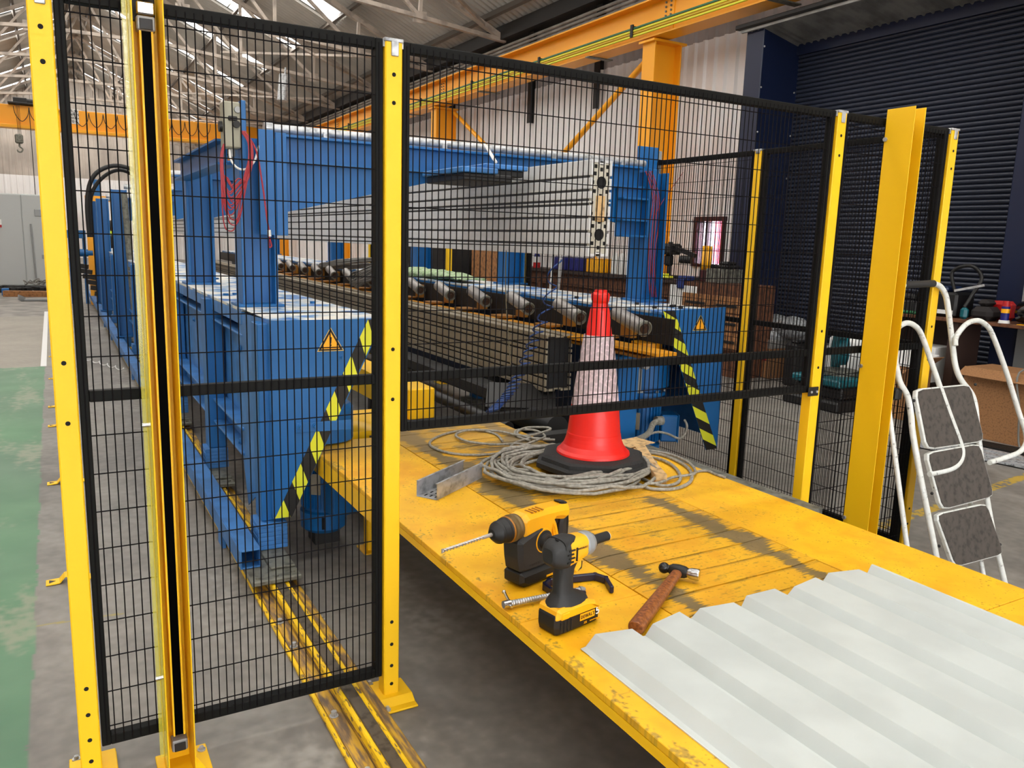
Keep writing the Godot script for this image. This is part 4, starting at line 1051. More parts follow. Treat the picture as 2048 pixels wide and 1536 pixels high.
func build_rivet_tool():
	var d = V(0.982, 0, -0.191).normalized()
	var xf = Transform3D(Basis(d, Vector3.UP, d.cross(Vector3.UP)), V(0.21, 0.5, 0.661))
	var sgn = 1.0 if xf.basis.z.dot(CP - xf.origin) > 0 else -1.0
	var fx = func(x, y, z): return xf * Vector3(x, y, z * sgn)
	var side = xf.basis.z * sgn
	var t = thing("rivet_gun", xf.origin, "yellow and black cordless rivet gun standing on its battery at the platform edge", "power tool")
	var lb = Basis(xf.basis.y, xf.basis.x, xf.basis.z)
	var g = G.new(); slab(g, rb([Vector2(-0.072, 0.062), Vector2(0.05, 0.062), Vector2(0.068, 0.05), Vector2(0.076, 0.03), Vector2(0.076, 0.0), Vector2(-0.074, 0.0), Vector2(-0.08, 0.02), Vector2(-0.08, 0.05)], 0.2), 0.038, 0.010, xf); obj("battery", g, "black", t)
	g = G.new(); slab(g, rb([Vector2(-0.074, 0.072), Vector2(0.03, 0.072), Vector2(0.06, 0.062), Vector2(0.074, 0.044), Vector2(0.074, 0.036), Vector2(0.03, 0.036), Vector2(-0.03, 0.036), Vector2(-0.079, 0.040)], 0.2), 0.040, 0.009, xf); obj("battery_shell", g, "tool_yellow", t)
	g = G.new(); g.loft([[fx.call(-0.012, 0.066, 0), 0.062, 0.036], [fx.call(-0.012, 0.078, 0), 0.055, 0.033], [fx.call(-0.022, 0.09, 0), 0.036, 0.026], [fx.call(-0.027, 0.10, 0), 0.0265, 0.0205], [fx.call(-0.028, 0.13, 0), 0.025, 0.02], [fx.call(-0.026, 0.155, 0), 0.026, 0.021], [fx.call(-0.022, 0.178, 0), 0.033, 0.025]], Basis(xf.basis.x, xf.basis.z, Vector3.UP), 3.0, 22); obj("grip", g, "grip", t)
	g = G.new(); g.loft([[fx.call(-0.052, 0.203, 0), 0.030, 0.030], [fx.call(-0.03, 0.203, 0), 0.035, 0.036], [fx.call(0.0, 0.205, 0), 0.033, 0.033], [fx.call(0.030, 0.207, 0), 0.029, 0.029]], Basis(xf.basis.z, Vector3.UP, xf.basis.x), 3.2, 24); obj("motor_housing", g, "tool_yellow", t)
	g = G.new(); g.loft([[fx.call(-0.084, 0.203, 0), 0.018, 0.018], [fx.call(-0.078, 0.203, 0), 0.026, 0.027], [fx.call(-0.060, 0.203, 0), 0.034, 0.036], [fx.call(-0.038, 0.203, 0), 0.037, 0.038]], Basis(xf.basis.z, Vector3.UP, xf.basis.x), 3.4, 24); obj("end_cap", g, "grip", t)
	g = G.new(); g.loft([[fx.call(-0.055, 0.222, 0), 0.034, 0.020], [fx.call(-0.02, 0.228, 0), 0.026, 0.016], [fx.call(0.0, 0.227, 0), 0.016, 0.012]], Basis(xf.basis.z, Vector3.UP, xf.basis.x), 3.0, 20); obj("top_cover", g, "grip", t)
	g = G.new(); g.lathe(fx.call(0.028, 0.207, 0), [Vector2(0, 0), Vector2(0.0305, 0.0), Vector2(0.032, 0.006), Vector2(0.0315, 0.022), Vector2(0.027, 0.032), Vector2(0.024, 0.036), Vector2(0.0, 0.036)], 28, lb); obj("collar", g, "tool_grey", t)
	g = G.new(); g.lathe(fx.call(0.062, 0.207, 0), [Vector2(0, 0), Vector2(0.022, 0.0), Vector2(0.021, 0.008), Vector2(0.014, 0.014), Vector2(0.0125, 0.02), Vector2(0.0125, 0.065), Vector2(0.0, 0.065)], 24, lb); obj("nose", g, "black", t)
	g = G.new(); g.cyl(fx.call(0.126, 0.207, 0), fx.call(0.130, 0.207, 0), 0.0118, 0.011, 20); obj("nose_tip", g, "white", t)
	g = G.new(); slab(g, rb([Vector2(-0.004, 0.176), Vector2(0.026, 0.176), Vector2(0.026, 0.152), Vector2(0.008, 0.138), Vector2(-0.006, 0.15)], 0.2), 0.013, 0.004, xf); obj("trigger_guard", g, "tool_yellow", t)
	g = G.new(); slab(g, rb([Vector2(0.012, 0.168), Vector2(0.032, 0.166), Vector2(0.03, 0.145), Vector2(0.014, 0.14)], 0.2), 0.0105, 0.003, xf); obj("trigger", g, "black", t)
	g = G.new()
	for k in 4: g.box(fx.call(-0.036 - (k % 2) * 0.004, 0.217 - k * 0.010, 0.0365), V(0.02, 0.0035, 0.003), xf.basis)
	g.box(fx.call(-0.018, 0.203, 0.0355), V(0.004, 0.034, 0.003), xf.basis)
	for k in 3: g.box(fx.call(-0.06 + k * 0.016, 0.2405 - 0.0005 * k, 0.006), V(0.003, 0.002, 0.012), xf.basis)
	obj("vent_slots", g, "black", t)
	g = G.new(); g.box(fx.call(-0.052, 0.052, 0.0375), V(0.03, 0.02, 0.008), xf.basis, 0.004); obj("release_button", g, "tool_yellow", t)
	g = G.new()
	for k in 4: g.box(fx.call(-0.066 + k * 0.012, 0.024, 0.0385), V(0.003, 0.03, 0.004), xf.basis, 0.001)
	obj("ribs", g, "black", t)
	var tb = Basis(Vector3.UP.cross(side), Vector3.UP, side)
	g = G.new(); g.box(fx.call(0.026, 0.032, 0.0388), V(0.052, 0.018, 0.001), xf.basis); obj("name_plate", g, "tool_yellow", t)
	text_part("lettering", "DEWALT", 0.0125, "black", t, Transform3D(tb, fx.call(0.026, 0.032, 0.0396)))
	text_part("lettering", "5", 0.026, "white", t, Transform3D(tb, fx.call(0.063, 0.034, 0.0386)))
	text_part("lettering", "XR", 0.009, "tool_yellow", t, Transform3D(tb, fx.call(0.02, 0.014, 0.0386)))
	text_part("lettering", "BRUSHLESS", 0.006, "black", t, Transform3D(tb, fx.call(0.004, 0.214, 0.0335)))
	g = G.new(); g.box(fx.call(0.05, 0.014, 0.0385), V(0.028, 0.002, 0.001), xf.basis); g.box(fx.call(0.066, 0.012, 0.0385), V(0.012, 0.004, 0.001), xf.basis); obj("label_stripe", g, "tool_yellow", t)

func build_timber():
	var g = G.new()
	var a = PY(1262, 888, 0.52); var b = PY(1322, 958, 0.52)
	g.bar(a, b, 0.05, 0.04, Vector3.UP, 0.002)
	tag(obj("timber_batten", g, "timber"), "sawn timber batten lying under the cables right of the cone", "timber")
	g = G.new(); g.bar(PY(1230, 892, 0.545), PY(1290, 880, 0.545), 0.12, 0.004, Vector3.UP); g.bar(PY(1278, 888, 0.544), PY(1300, 925, 0.541), 0.05, 0.003)
	tag(obj("cardboard_scrap", g, "timber"), "pale scrap of board lying on the timber behind the cone", "board")

func at_ladder(px, py) -> Vector3:
	var r = ray(px, py); var t = (0.41 - 0.28 * CP.y - CP.z) / (r.z + 0.28 * r.y)
	return CP + r * t
func lad(pts: Array, lift := 0.0) -> Array:
	var out = []
	for p in pts: out.append(at_ladder(p[0], p[1]) + V(0, 0, lift))
	return out
func build_ladder():
	var t = thing("step_ladder", V(2.45, 0, 0.36), "folded white step ladder with three grey treads and side handrails, leaning by the corner post", "step ladder")
	var r = 0.0125
	var foot_r = at_ladder(2007, 1155); var foot_l = at_ladder(1873, 1115)
	var dr = at_ladder(1985, 1060); var dl = at_ladder(1860, 1050)
	var fr = foot_r + (foot_r - dr) * ((0.012 - foot_r.y) / (foot_r.y - dr.y)); var fl = foot_l + (foot_l - dl) * ((0.012 - foot_l.y) / (foot_l.y - dl.y))
	var R = lad([[1866, 567], [1879, 572], [1889, 586], [1895, 610], [1905, 690], [1911, 732], [1922, 760], [1943, 788], [1951, 815], [1955, 860], [1968, 960], [1985, 1060]]) + [fr]
	var g = G.new(); g.tube(smooth(R, 5), r, 12); obj("rail", g, "white_paint", t)
	var Lr = lad([[1812, 570], [1797, 574], [1785, 590], [1781, 615], [1786, 690], [1793, 735], [1800, 765], [1815, 793], [1822, 830], [1826, 870], [1842, 960], [1860, 1050]]) + [fl]
	g = G.new(); g.tube(smooth(Lr, 5), r, 12); obj("rail", g, "white_paint", t)
	g = G.new(); g.tube(lad([[1808, 570], [1867, 567]]), 0.0155, 14); obj("foam_grip", g, "grip", t)
	g = G.new(); g.tube(smooth(lad([[1902, 690], [1904, 672], [1923, 648], [1945, 640], [1962, 648], [1976, 668], [2003, 740], [2028, 820], [2042, 862], [2043, 885], [2030, 902], [2005, 912], [1970, 923]], 0.02), 5), 0.0115, 12); obj("handrail", g, "white_paint", t)
	g = G.new(); g.tube(smooth(lad([[1790, 652], [1804, 645], [1820, 650], [1835, 670], [1860, 740], [1888, 820], [1911, 882], [1916, 905], [1909, 924], [1890, 937], [1850, 946]], 0.02), 5), 0.0115, 12); obj("handrail", g, "white_paint", t)
	var off = V(0, -0.01, -0.05)
	for e in [[1797, 800, 1835, 1085], [1932, 830, 1980, 1100]]:
		var a = at_ladder(e[0], e[1]) + off; var b = at_ladder(e[2], e[3]) + off
		b = b + (b - a) * ((0.012 - b.y) / (b.y - a.y))
		g = G.new(); g.cyl(a, b, 0.0105, -1, 12); g.cyl(b, b + V(0, -0.011, 0), 0.014, 0.014, 10); obj("back_leg", g, "white_paint", t)
	g = G.new(); g.cyl(fr, fr + V(0, -0.012, 0), 0.017, -1, 10); g.cyl(fl, fl + V(0, -0.012, 0), 0.017, -1, 10); obj("rubber_feet", g, "black", t)
	for q in [[[1823, 779], [1929, 769], [1957, 881], [1846, 897]], [[1845, 905], [1948, 887], [1976, 991], [1876, 1017]], [[1864, 1027], [1962, 1006], [1995, 1106], [1901, 1131]]]:
		var c = lad(q, 0.012)
		var ctr = (c[0] + c[1] + c[2] + c[3]) * 0.25
		var n = (c[1] - c[0]).cross(c[3] - c[0]).normalized()
		if n.dot(CP - ctr) < 0: n = -n
		var poly = []
		var ux = (c[1] - c[0]).normalized(); var uy = n.cross(ux)
		for p in c: poly.append(Vector2((p - ctr).dot(ux), (p - ctr).dot(uy)) * Vector2(1.05, 1.03))
		var xf = Transform3D(Basis(ux, uy, n), ctr)
		g = G.new(); slab(g, rb(poly, 0.13), 0.011, 0.004, xf); var tr = obj("tread", g, "white_paint", t)
		var inner = []
		for p in poly: inner.append(p * Vector2(0.96, 0.955))
		g = G.new(); slab(g, rb(inner, 0.12), 0.002, 0.001, Transform3D(xf.basis, ctr + n * 0.0115)); obj("mat", g, "tread", tr)
	g = G.new()
	for p in [[1957, 867], [1945, 768], [1974, 972], [1994, 1087], [1843, 880], [1822, 800], [1858, 985], [1872, 1090]]: g.ball(at_ladder(p[0], p[1]) + V(0, 0, 0.013), V(0.007, 0.007, 0.007), 8)
	obj("rivets", g, "dark_steel", t)
	g = G.new(); g.box(at_ladder(1802, 790) + V(0, 0, -0.03), V(0.04, 0.05, 0.05), Basis(), 0.008); obj("hinge", g, "black", t)

# ---------------------------------------------------------------- the blue machine
func ppz(z, pts: Array) -> Array:
	var out = []
	for p in pts: var q = PZ(p[0], p[1], z); out.append(Vector2(q.x, q.y))
	return out
func hex_bolt(g: G, p: Vector3, n: Vector3, r := 0.012):
	g.cyl(p, p + n * 0.004, r * 1.5, -1, 12); g.cyl(p + n * 0.003, p + n * 0.014, r, r * 0.95, 6)
func warn_triangle(parent, c: Vector3, b: Basis, s: float):
	# b.x right, b.y up, b.z out of the plate
	var tri = func(k, y0): return [Vector2(-0.5 * k, y0), Vector2(0.5 * k, y0), Vector2(0, y0 + 0.88 * k)]
	var g = G.new(); g.prism(tri.call(s, -s * 0.3), 0.0008, Transform3D(b, c)); var o = obj("warning_triangle", g, mat("triangle_rim", Color(0.9, 0.75, 0.35), 0.5), parent)
	g = G.new(); g.prism(tri.call(s * 0.93, -s * 0.275), 0.0004, Transform3D(b, c + b.z * 0.0009)); obj("border", g, "black", o)
	g = G.new(); g.prism(tri.call(s * 0.70, -s * 0.215), 0.0004, Transform3D(b, c + b.z * 0.0014)); obj("field", g, "sign_orange", o)
	g = G.new(); g.prism([Vector2(-0.022 * s, -0.02 * s), Vector2(0.022 * s, -0.02 * s), Vector2(0.042 * s, 0.22 * s), Vector2(-0.042 * s, 0.22 * s)], 0.0004, Transform3D(b, c + b.z * 0.0019)); g.cyl(c + b.y * (-0.08 * s) + b.z * 0.0019, c + b.y * (-0.08 * s) + b.z * 0.0024, 0.036 * s, -1, 10); obj("exclamation_mark", g, "black", o)
func hazard_tape(parent, l0: Vector3, l1: Vector3, r0: Vector3, r1: Vector3, n: int, shift: float, nrm: Vector3):
	var gy = G.new(); var gb = G.new()
	for i in range(-3, n + 3):
		# stripe between left parameter a..b, right parameter shifted on
		var a = float(i) / n; var b = float(i + 1) / n
		var poly = [[0, a], [1, a + shift / n], [1, b + shift / n], [0, b]]
		var q = PackedVector2Array()
		for p in poly: q.append(Vector2(p[0], p[1]))
		for piece in Geometry2D.intersect_polygons(q, PackedVector2Array([Vector2(0, 0), Vector2(1, 0), Vector2(1, 1), Vector2(0, 1)])):
			var pts = []
			for p in piece: pts.append(l0.lerp(l1, p.y).lerp(r0.lerp(r1, p.y), p.x) + nrm * 0.001)
			var g = gy if posmod(i, 2) == 0 else gb
			for k in range(1, pts.size() - 1): g.tri(pts[0], pts[k], pts[k + 1], nrm)
	var o = obj("hazard_tape", gy, "lime", parent)
	obj("black_stripes", gb, "black", o)
func motor(t, c: Vector3, h0: float, h1: float, r: float, box_dir: Vector3):
	# vertical geared motor: cowl, finned body, terminal box, gearbox
	var g = G.new(); g.lathe(V(c.x, h0, c.z), [Vector2(0, 0), Vector2(r * 0.82, 0), Vector2(r * 1.03, 0.02), Vector2(r * 1.05, 0.10), Vector2(r * 0.9, 0.105), Vector2(0, 0.105)], 28); var cw = obj("fan_cowl", g, "blue", t)
	var vd = V(CP.x - c.x, 0, CP.z - c.z).normalized()
	g = G.new(); g.box(V(c.x, h0 + 0.06, c.z) + vd * r * 1.035, V(0.018, 0.055, 0.03), G.frame(vd)); obj("slot", g, "hole", cw)
	g = G.new(); g.cyl(V(c.x, h0 + 0.105, c.z), V(c.x, h1, c.z), r * 0.86, -1, 24)
	for k in 28:
		var d = V(cos(TAU * k / 28), 0, sin(TAU * k / 28))
		g.box(V(c.x, (h0 + 0.105 + h1) * 0.5, c.z) + d * r * 0.93, V(0.005, h1 - h0 - 0.14, r * 0.16), G.frame(d))
	obj("finned_body", g, "blue", t)
	var bc = V(c.x, lerpf(h0, h1, 0.5), c.z) + box_dir * (r + 0.045)
	g = G.new(); g.box(bc, V(0.13, 0.16, 0.10), G.frame(box_dir), 0.008); var tb = obj("terminal_box", g, "blue", t)
	g = G.new(); g.box(bc + box_dir * 0.052, V(0.136, 0.166, 0.008), G.frame(box_dir), 0.003); obj("lid", g, "blue", tb)
	g = G.new(); g.lathe(V(c.x, h1, c.z), [Vector2(0, 0), Vector2(r * 1.25, 0), Vector2(r * 1.25, 0.018), Vector2(r * 0.95, 0.02), Vector2(r * 0.95, 0.045), Vector2(r * 1.35, 0.05), Vector2(r * 1.35, 0.20), Vector2(r * 1.2, 0.22), Vector2(0, 0.22)], 24); obj("gearbox", g, "blue", t)
	g = G.new()
	for k in 8: g.cyl(V(c.x, h1 + 0.018, c.z) + V(cos(TAU * k / 8), 0, sin(TAU * k / 8)) * r * 1.12, V(c.x, h1 + 0.03, c.z) + V(cos(TAU * k / 8), 0, sin(TAU * k / 8)) * r * 1.12, 0.009, -1, 6)
	obj("flange_bolts", g, "zinc", t)
	g = G.new(); var pd = vd.rotated(Vector3.UP, -0.35); g.box(V(c.x, lerpf(h0, h1, 0.62), c.z) + pd * r * 1.03, V(0.05, 0.10, 0.004), G.frame(pd)); obj("rating_plate", g, mat("plate_tan", Color(0.6, 0.56, 0.48), 0.5), t)
	return tb
func foot(t, x: float, z: float):
	var g = G.new(); g.box(V(x, 0.076, z), V(0.20, 0.022, 0.34), Basis(), 0.005); g.box(V(x + 0.045, 0.092, z - 0.03), V(0.10, 0.01, 0.22), Basis(), 0.003); var f = obj("foot_plate", g, "steel_grey", t)
	g = G.new()
	for p in [V(-0.07, 0, 0.14), V(0.0, 0, 0.145), V(0.07, 0, 0.13), V(0.08, 0, -0.1)]: g.cyl(V(x, 0.087, z) + p, V(x, 0.094, z) + p, 0.010, -1, 10)
	obj("bolts", g, "steel_grey", f)
	g = G.new()
	for k in 6: g.bx(x - 0.013 + 0.002 * (k % 2), x + 0.115, 0.0985 + k * 0.0195, 0.1175 + k * 0.0195, z - 0.27, z - 0.12, 0.002)
	obj("packing_plates", g, "blue_worn", t)
func build_beds():
	# ---- left bed
	var t = thing("machine_bed", V(0.14, 0, -8), "left blue machine bed with dusty top and hazard taped end, beside the floor tube", "machine bed")
	var x0 = -0.11; var x1 = 0.395
	var g = G.new(); g.bx(x0, x1, 1.082, 1.098, -14.2, -1.72, 0.002); obj("top_plate", g, "blue_dusty", t)
	g = G.new(); g.bx(x0, x0 + 0.02, 1.02, 1.081, -14.2, -1.72, 0.002); g.bx(x0, x0 + 0.09, 0.962, 0.972, -14.2, -1.72, 0.002); g.bx(x0 + 0.085, x0 + 0.095, 0.972, 1.02, -14.2, -1.72); obj("upper_channel", g, "blue_worn", t)
	g = G.new(); g.bx(x1 - 0.02, x1, 0.98, 1.081, -14.2, -1.72, 0.002); g.bx(x1 - 0.02, x1 - 0.005, 0.55, 0.98, -14.2, -1.78); obj("inner_web", g, "blue", t)
	g = G.new(); g.bx(x0 + 0.07, x0 + 0.08, 0.49, 0.972, -5.2, -1.78); g.bx(x0 + 0.07, x0 + 0.08, 0.49, 0.972, -14.2, -6.4); obj("outer_web", g, "blue_worn", t)
	g = G.new(); g.bx(x0 - 0.01, x0 + 0.10, 0.497, 0.51, -14.2, -1.74, 0.002); g.bx(x0 - 0.01, x0 + 0.10, 0.37, 0.383, -14.2, -1.74, 0.002); g.bx(x0 + 0.06, x0 + 0.07, 0.383, 0.497, -14.2, -1.74); obj("lower_beam", g, "blue_worn", t)
	for z in [-1.18, -2.53, -4.13, -5.73, -7.33, -8.93, -10.73, -13.5]:
		g = G.new(); g.bx(x0 - 0.04, x0 + 0.06, 0.2165, 1.08, z - 0.13, z - 0.01, 0.003); obj("leg", g, "blue", t)
	for z in [-1.03, -2.40, -4.0, -5.6, -7.2, -8.8, -10.6]: foot(t, -0.165, z)
	g = G.new()
	for p in [V(0.12, 1.098, -2.6), V(0.03, 1.098, -2.6), V(0.3, 1.098, -1.95), V(0.2, 1.098, -4.2), V(-0.03, 1.098, -2.55)]: g.cyl(p, p + V(0, 0.012, 0), 0.016, -1, 6)
	for z in [-1.76, -3.2]: hex_bolt(g, V(x0 - 0.0, 0.90, z), V(-1, 0, 0)); hex_bolt(g, V(x0 - 0.01, 0.44, z), V(-1, 0, 0))
	obj("bolts", g, "blue", t)
	# end cover of sheet metal
	var zf = -1.15
	var fp = ppz(zf, [[541, 641], [752, 638], [752, 674], [584, 1033], [551, 1038], [547, 1034]])
	g = G.new(); g.prism(fp, 0.004, Transform3D(Basis(), V(0, 0, zf - 0.004))); var ec = obj("end_cover", g, "blue", t)
	var sp = []
	for p in [[478, 625], [541, 641], [548, 1037], [512, 993], [498, 1010], [486, 900]]: var q = PX(p[0], p[1], -0.105); sp.append(Vector2(q.z, q.y))
	g = G.new(); g.prism(sp, 0.004, Transform3D(Basis(Vector3(0, 0, 1), Vector3.UP, Vector3(-1, 0, 0)), V(-0.103, 0, 0))); obj("side_sheet", g, "blue_worn", t)
	g = G.new(); g.bx(-0.107, 0.395, 1.094, 1.10, -1.72, zf, 0.003); obj("cover_top", g, "blue_dusty", t)
	hazard_tape(ec, PZ(736, 639, zf), PZ(550, 1037, zf), PZ(765, 639, zf), PZ(584, 1033, zf), 11, 1.1, V(0, 0, 1))
	warn_triangle(t, PZ(661, 686, zf) + V(0, 0, 0.001), Basis(), 0.118)
	warn_triangle(t, PX(527, 706, -0.107) + V(-0.001, 0, 0), Basis(V(0, 0, 1), V(0, 1, 0), V(-1, 0, 0)), 0.118)
	g = G.new(); var ba = PZ(592, 856, zf + 0.008); var bb = PZ(703, 849, zf + 0.008); g.bar(ba, bb, 0.006, 0.044, Vector3.UP, 0.002); var br = obj("flat_bracket", g, "blue", t)
	g = G.new(); hex_bolt(g, PZ(601, 854, zf + 0.011), V(0, 0, 1), 0.008); hex_bolt(g, PZ(630, 852, zf + 0.011), V(0, 0, 1), 0.008); hex_bolt(g, PZ(683, 715, zf), V(0, 0, 1), 0.006); obj("bolts", g, "blue", br)
	# ---- motor of the left bed
	t = thing("geared_motor", V(0.19, 0, -1.42), "blue vertical geared motor behind the hazard tape of the left end cover", "motor")
	motor(t, V(0.19, 0, -1.42), 0.06, 0.46, 0.105, V(0.25, 0, 0.97).normalized())
	g = G.new(); g.bx(0.13, 0.25, 0.0, 0.06, -1.48, -1.36); obj("stand", g, "dark_steel", t)
	# ---- right bed with idler rollers and yellow slats
	t = thing("machine_bed", V(2.2, 0, -8), "right blue machine bed with idler rollers, yellow slats and hazard taped end", "machine bed")
	x0 = 1.985; x1 = 2.455
	g = G.new(); g.bx(x0, x1, 1.082, 1.098, -14.2, -1.152, 0.002); obj("top_plate", g, "blue_dusty", t)
	g = G.new(); g.bx(x0, x0 + 0.008, 1.05, 1.0815, -14.2, -1.155); g.bx(x1 - 0.008, x1, 0.95, 1.0815, -14.2, -1.155); obj("edge_flange", g, "blue", t)
	g = G.new(); g.bx(x0 + 0.18, x0 + 0.2, 0.35, 1.08, -14.2, -1.5); g.bx(x0 + 0.3, x0 + 0.45, 0.217, 0.4, -14.2, -1.7); obj("bed_body", g, "blue_dark", t)
	for z in [-1.95, -3.8, -5.6, -7.4, -9.2, -11.0, -12.8]:
		g = G.new(); g.bx(x0 + 0.25, x0 + 0.37, 0.1, 1.08, z - 0.14, z, 0.003); obj("leg", g, "blue", t)
		g = G.new(); g.box(V(2.295, 0.05, z - 0.07), V(0.26, 0.1, 0.2), Basis(), 0.004); obj("foot_block", g, "steel_grey", t)
	fp = ppz(zf, [[1326, 622], [1452, 614], [1434, 896], [1412, 900], [1347, 692], [1347, 645], [1330, 644]])
	g = G.new(); g.prism(fp, 0.004, Transform3D(Basis(), V(0, 0, zf - 0.004))); ec = obj("end_cover", g, "blue", t)
	hazard_tape(ec, PZ(1326, 622, zf), PZ(1412, 900, zf), PZ(1349, 621, zf), PZ(1434, 897, zf), 12, 0.75, V(0, 0, 1))
	warn_triangle(t, PZ(1400, 650, zf) + V(0, 0, 0.001), Basis(), 0.105)
	g = G.new(); g.bx(x1 - 0.003, x1, 0.35, 1.08, -1.72, zf - 0.004); obj("side_sheet", g, "blue_worn", t)
	g = G.new()
	for p in [V(2.1, 1.098, -1.35), V(2.17, 1.098, -1.6), V(2.27, 1.098, -1.4), V(2.3, 1.098, -1.42), V(2.25, 1.098, -1.3), V(2.07, 1.098, -2.1), V(2.05, 1.098, -1.75)]: g.cyl(p, p + V(0, 0.014, 0), 0.014, -1, 6)
	obj("bolts", g, "dark_steel", t)
	# inner frame that carries rollers: dark cheek plate, yellow-brown cheek blocks
	g = G.new(); g.bx(1.90, 1.91, 0.94, 1.078, -14.0, -0.95); obj("roller_cheek", g, "black", t)
	for k in 18:
		var z = -1.0 - 0.583 * k
		var a = V(1.75, 1.03, z)
		var d = V(0.02, 0.055, -0.27)
		g = G.new(); g.cyl(a + V(0, 0, -0.006), a + d, 0.040, 0.040, 20, true); var ro = obj("roller", g, "steel_roller" if M.has("steel_roller") else mat("steel_roller", Color(0.62, 0.60, 0.58), 0.4, 0.4, M["t_fine"], 4.0), t)
		var dn = -d.normalized()
		g = G.new(); g.lathe(a - dn * 0.004, [Vector2(0.0405, -0.01), Vector2(0.043, 0.0), Vector2(0.043, 0.010), Vector2(0.036, 0.012), Vector2(0.034, 0.003), Vector2(0.0, 0.003)], 20, Basis(G.frame(dn).x, dn, G.frame(dn).x.cross(dn))); var rim = obj("rim", g, "steel_grey", ro)
		g = G.new(); g.cyl(a, a + dn * 0.004, 0.027, -1, 16); g.cyl(a + dn * 0.004, a + dn * 0.016, 0.013, 0.012, 12); obj("bearing", g, mat("bearing_brown", Color(0.22, 0.15, 0.11), 0.5, 0.3) if not M.has("bearing_brown") else M["bearing_brown"], ro)
		g = G.new(); g.bx(1.84, 1.88, 0.95, 1.06, z - 0.32, z - 0.22, 0.002); obj("roller_bracket", g, "yellow_dull" if M.has("yellow_dull") else mat("yellow_dull", Color(0.55, 0.36, 0.03), 0.5), t)
		g = G.new(); g.bx(1.70, 1.83, 0.908 - 0.004 * (k % 2), 0.926 - 0.004 * (k % 2), z - 0.40, z + 0.17, 0.002); obj("slat", g, "slat_yellow" if M.has("slat_yellow") else mat("slat_yellow", Color(0.85, 0.58, 0.03), 0.45), t)
		g = G.new(); g.bx(1.72, 1.86, 0.876, 0.893, z - 0.25, z + 0.05, 0.002); g.bx(1.74, 1.86, 0.935, 0.95, z - 0.5, z - 0.34, 0.002); obj("slat", g, "yellow_dull", t)
	# ---- right motor
	t = thing("geared_motor", V(2.12, 0, -1.42), "blue vertical geared motor with a grey cable, under the right end of the machine", "motor")
	var mc = V(2.1, 0, -1.40)
	var tb = motor(t, mc, 0.20, 0.60, 0.105, V(0.88, 0, 0.48).normalized())
	g = G.new(); g.bx(2.0, 2.2, 0.0, 0.2, -1.5, -1.3, 0.004); obj("stand", g, "blue_dark", t)
	g = G.new(); g.lathe(V(mc.x, 0.82, mc.z), [Vector2(0, 0), Vector2(0.12, 0.0), Vector2(0.12, 0.04), Vector2(0.09, 0.045), Vector2(0.09, 0.08), Vector2(0, 0.08)], 24); obj("output_flange", g, "orange", t)
	g = G.new(); g.bx(1.77, 1.90, 0.3, 0.86, -1.42, -1.2, 0.01); obj("gear_column", g, "blue", t)
	g = G.new(); g.box(V(1.935, 0.70, -1.28), V(0.06, 0.14, 0.05), Basis(), 0.005); g.cyl(V(1.93, 0.80, -1.25), V(1.93, 0.80, -1.18), 0.022, -1, 12); obj("sensor", g, "tool_grey", t)
	g = G.new(); g.tube(smooth([PZ(1316, 842, -1.22), PZ(1306, 848, -1.2), PZ(1300, 862, -1.16), PZ(1290, 872, -1.1), PZ(1272, 880, -1.02), PZ(1252, 884, -0.95), PZ(1236, 886, -0.9)], 5), 0.017, 10); g.cyl(PZ(1312, 842, -1.24), PZ(1324, 841, -1.24), 0.027, -1, 12); obj("conduit", g, "cable", t)
	g = G.new(); g.tube(smooth([PZ(1300, 868, -1.15), PZ(1316, 864, -1.15), PZ(1336, 868, -1.13), PZ(1358, 877, -1.12), PZ(1370, 868, -1.12), PZ(1374, 852, -1.12), PZ(1369, 840, -1.15)], 5), 0.007, 8); obj("thin_cable", g, "cable", t)
	# ---- square tube and crane rail along the floor at the left
	g = G.new(); var hx = -0.2385; var hy = 0.129
	for q in [[-0.042, -0.036, -0.04, 0.04], [0.036, 0.042, -0.04, 0.04], [-0.036, 0.036, -0.04, -0.034], [-0.036, 0.036, 0.034, 0.04]]: g.bx(hx + q[0], hx + q[1], hy + q[2], hy + q[3], -16.5, -1.0, 0.002)
	for k in 8: g.bx(hx - 0.03, hx - 0.013, 0.0, hy - 0.0405, -1.6 - k * 1.6, -1.5 - k * 1.6)
	var rp = -0.165
	tag(obj("floor_tube", g, "blue_worn"), "long blue square steel tube lying along the floor left of the machine", "steel tube")
	t = thing("crane_rail", V(rp, 0, -7), "worn yellow steel rail bolted to the concrete, running under the machine feet", "rail")
	var zn = 1.9; var zr = -16.5
	g = G.new(); g.bx(rp - 0.079, rp + 0.098, 0.001, 0.012, zr, zn, 0.002); obj("base_flange", g, "rail", t)
	g = G.new(); g.bar(V(rp - 0.044, 0.014, zr), V(rp - 0.044, 0.014, zn), 0.042, 0.004); g.bx(rp - 0.020, rp + 0.046, 0.0121, 0.05, zr, zn, 0.004); obj("web", g, "rail", t)
	g = G.new(); g.bx(rp - 0.006, rp + 0.032, 0.0501, 0.0625, zr, zn, 0.003); obj("running_head", g, "rail_top", t)
	g = G.new()
	g.bx(rp - 0.0225, rp - 0.0062, 0.03, 0.0615, zr, zn, 0.004); g.bx(rp + 0.0322, rp + 0.0475, 0.03, 0.0615, zr, zn, 0.004); g.bx(rp - 0.0800, rp - 0.066, 0.0, 0.0155, zr, zn, 0.003)
	obj("edge_strip", g, "rail_yellow", t)
	g = G.new(); g.bx(rp + 0.066, rp + 0.0995, 0.0, 0.028, zr, zn, 0.004); obj("side_flange", g, "rail", t)
	g = G.new()
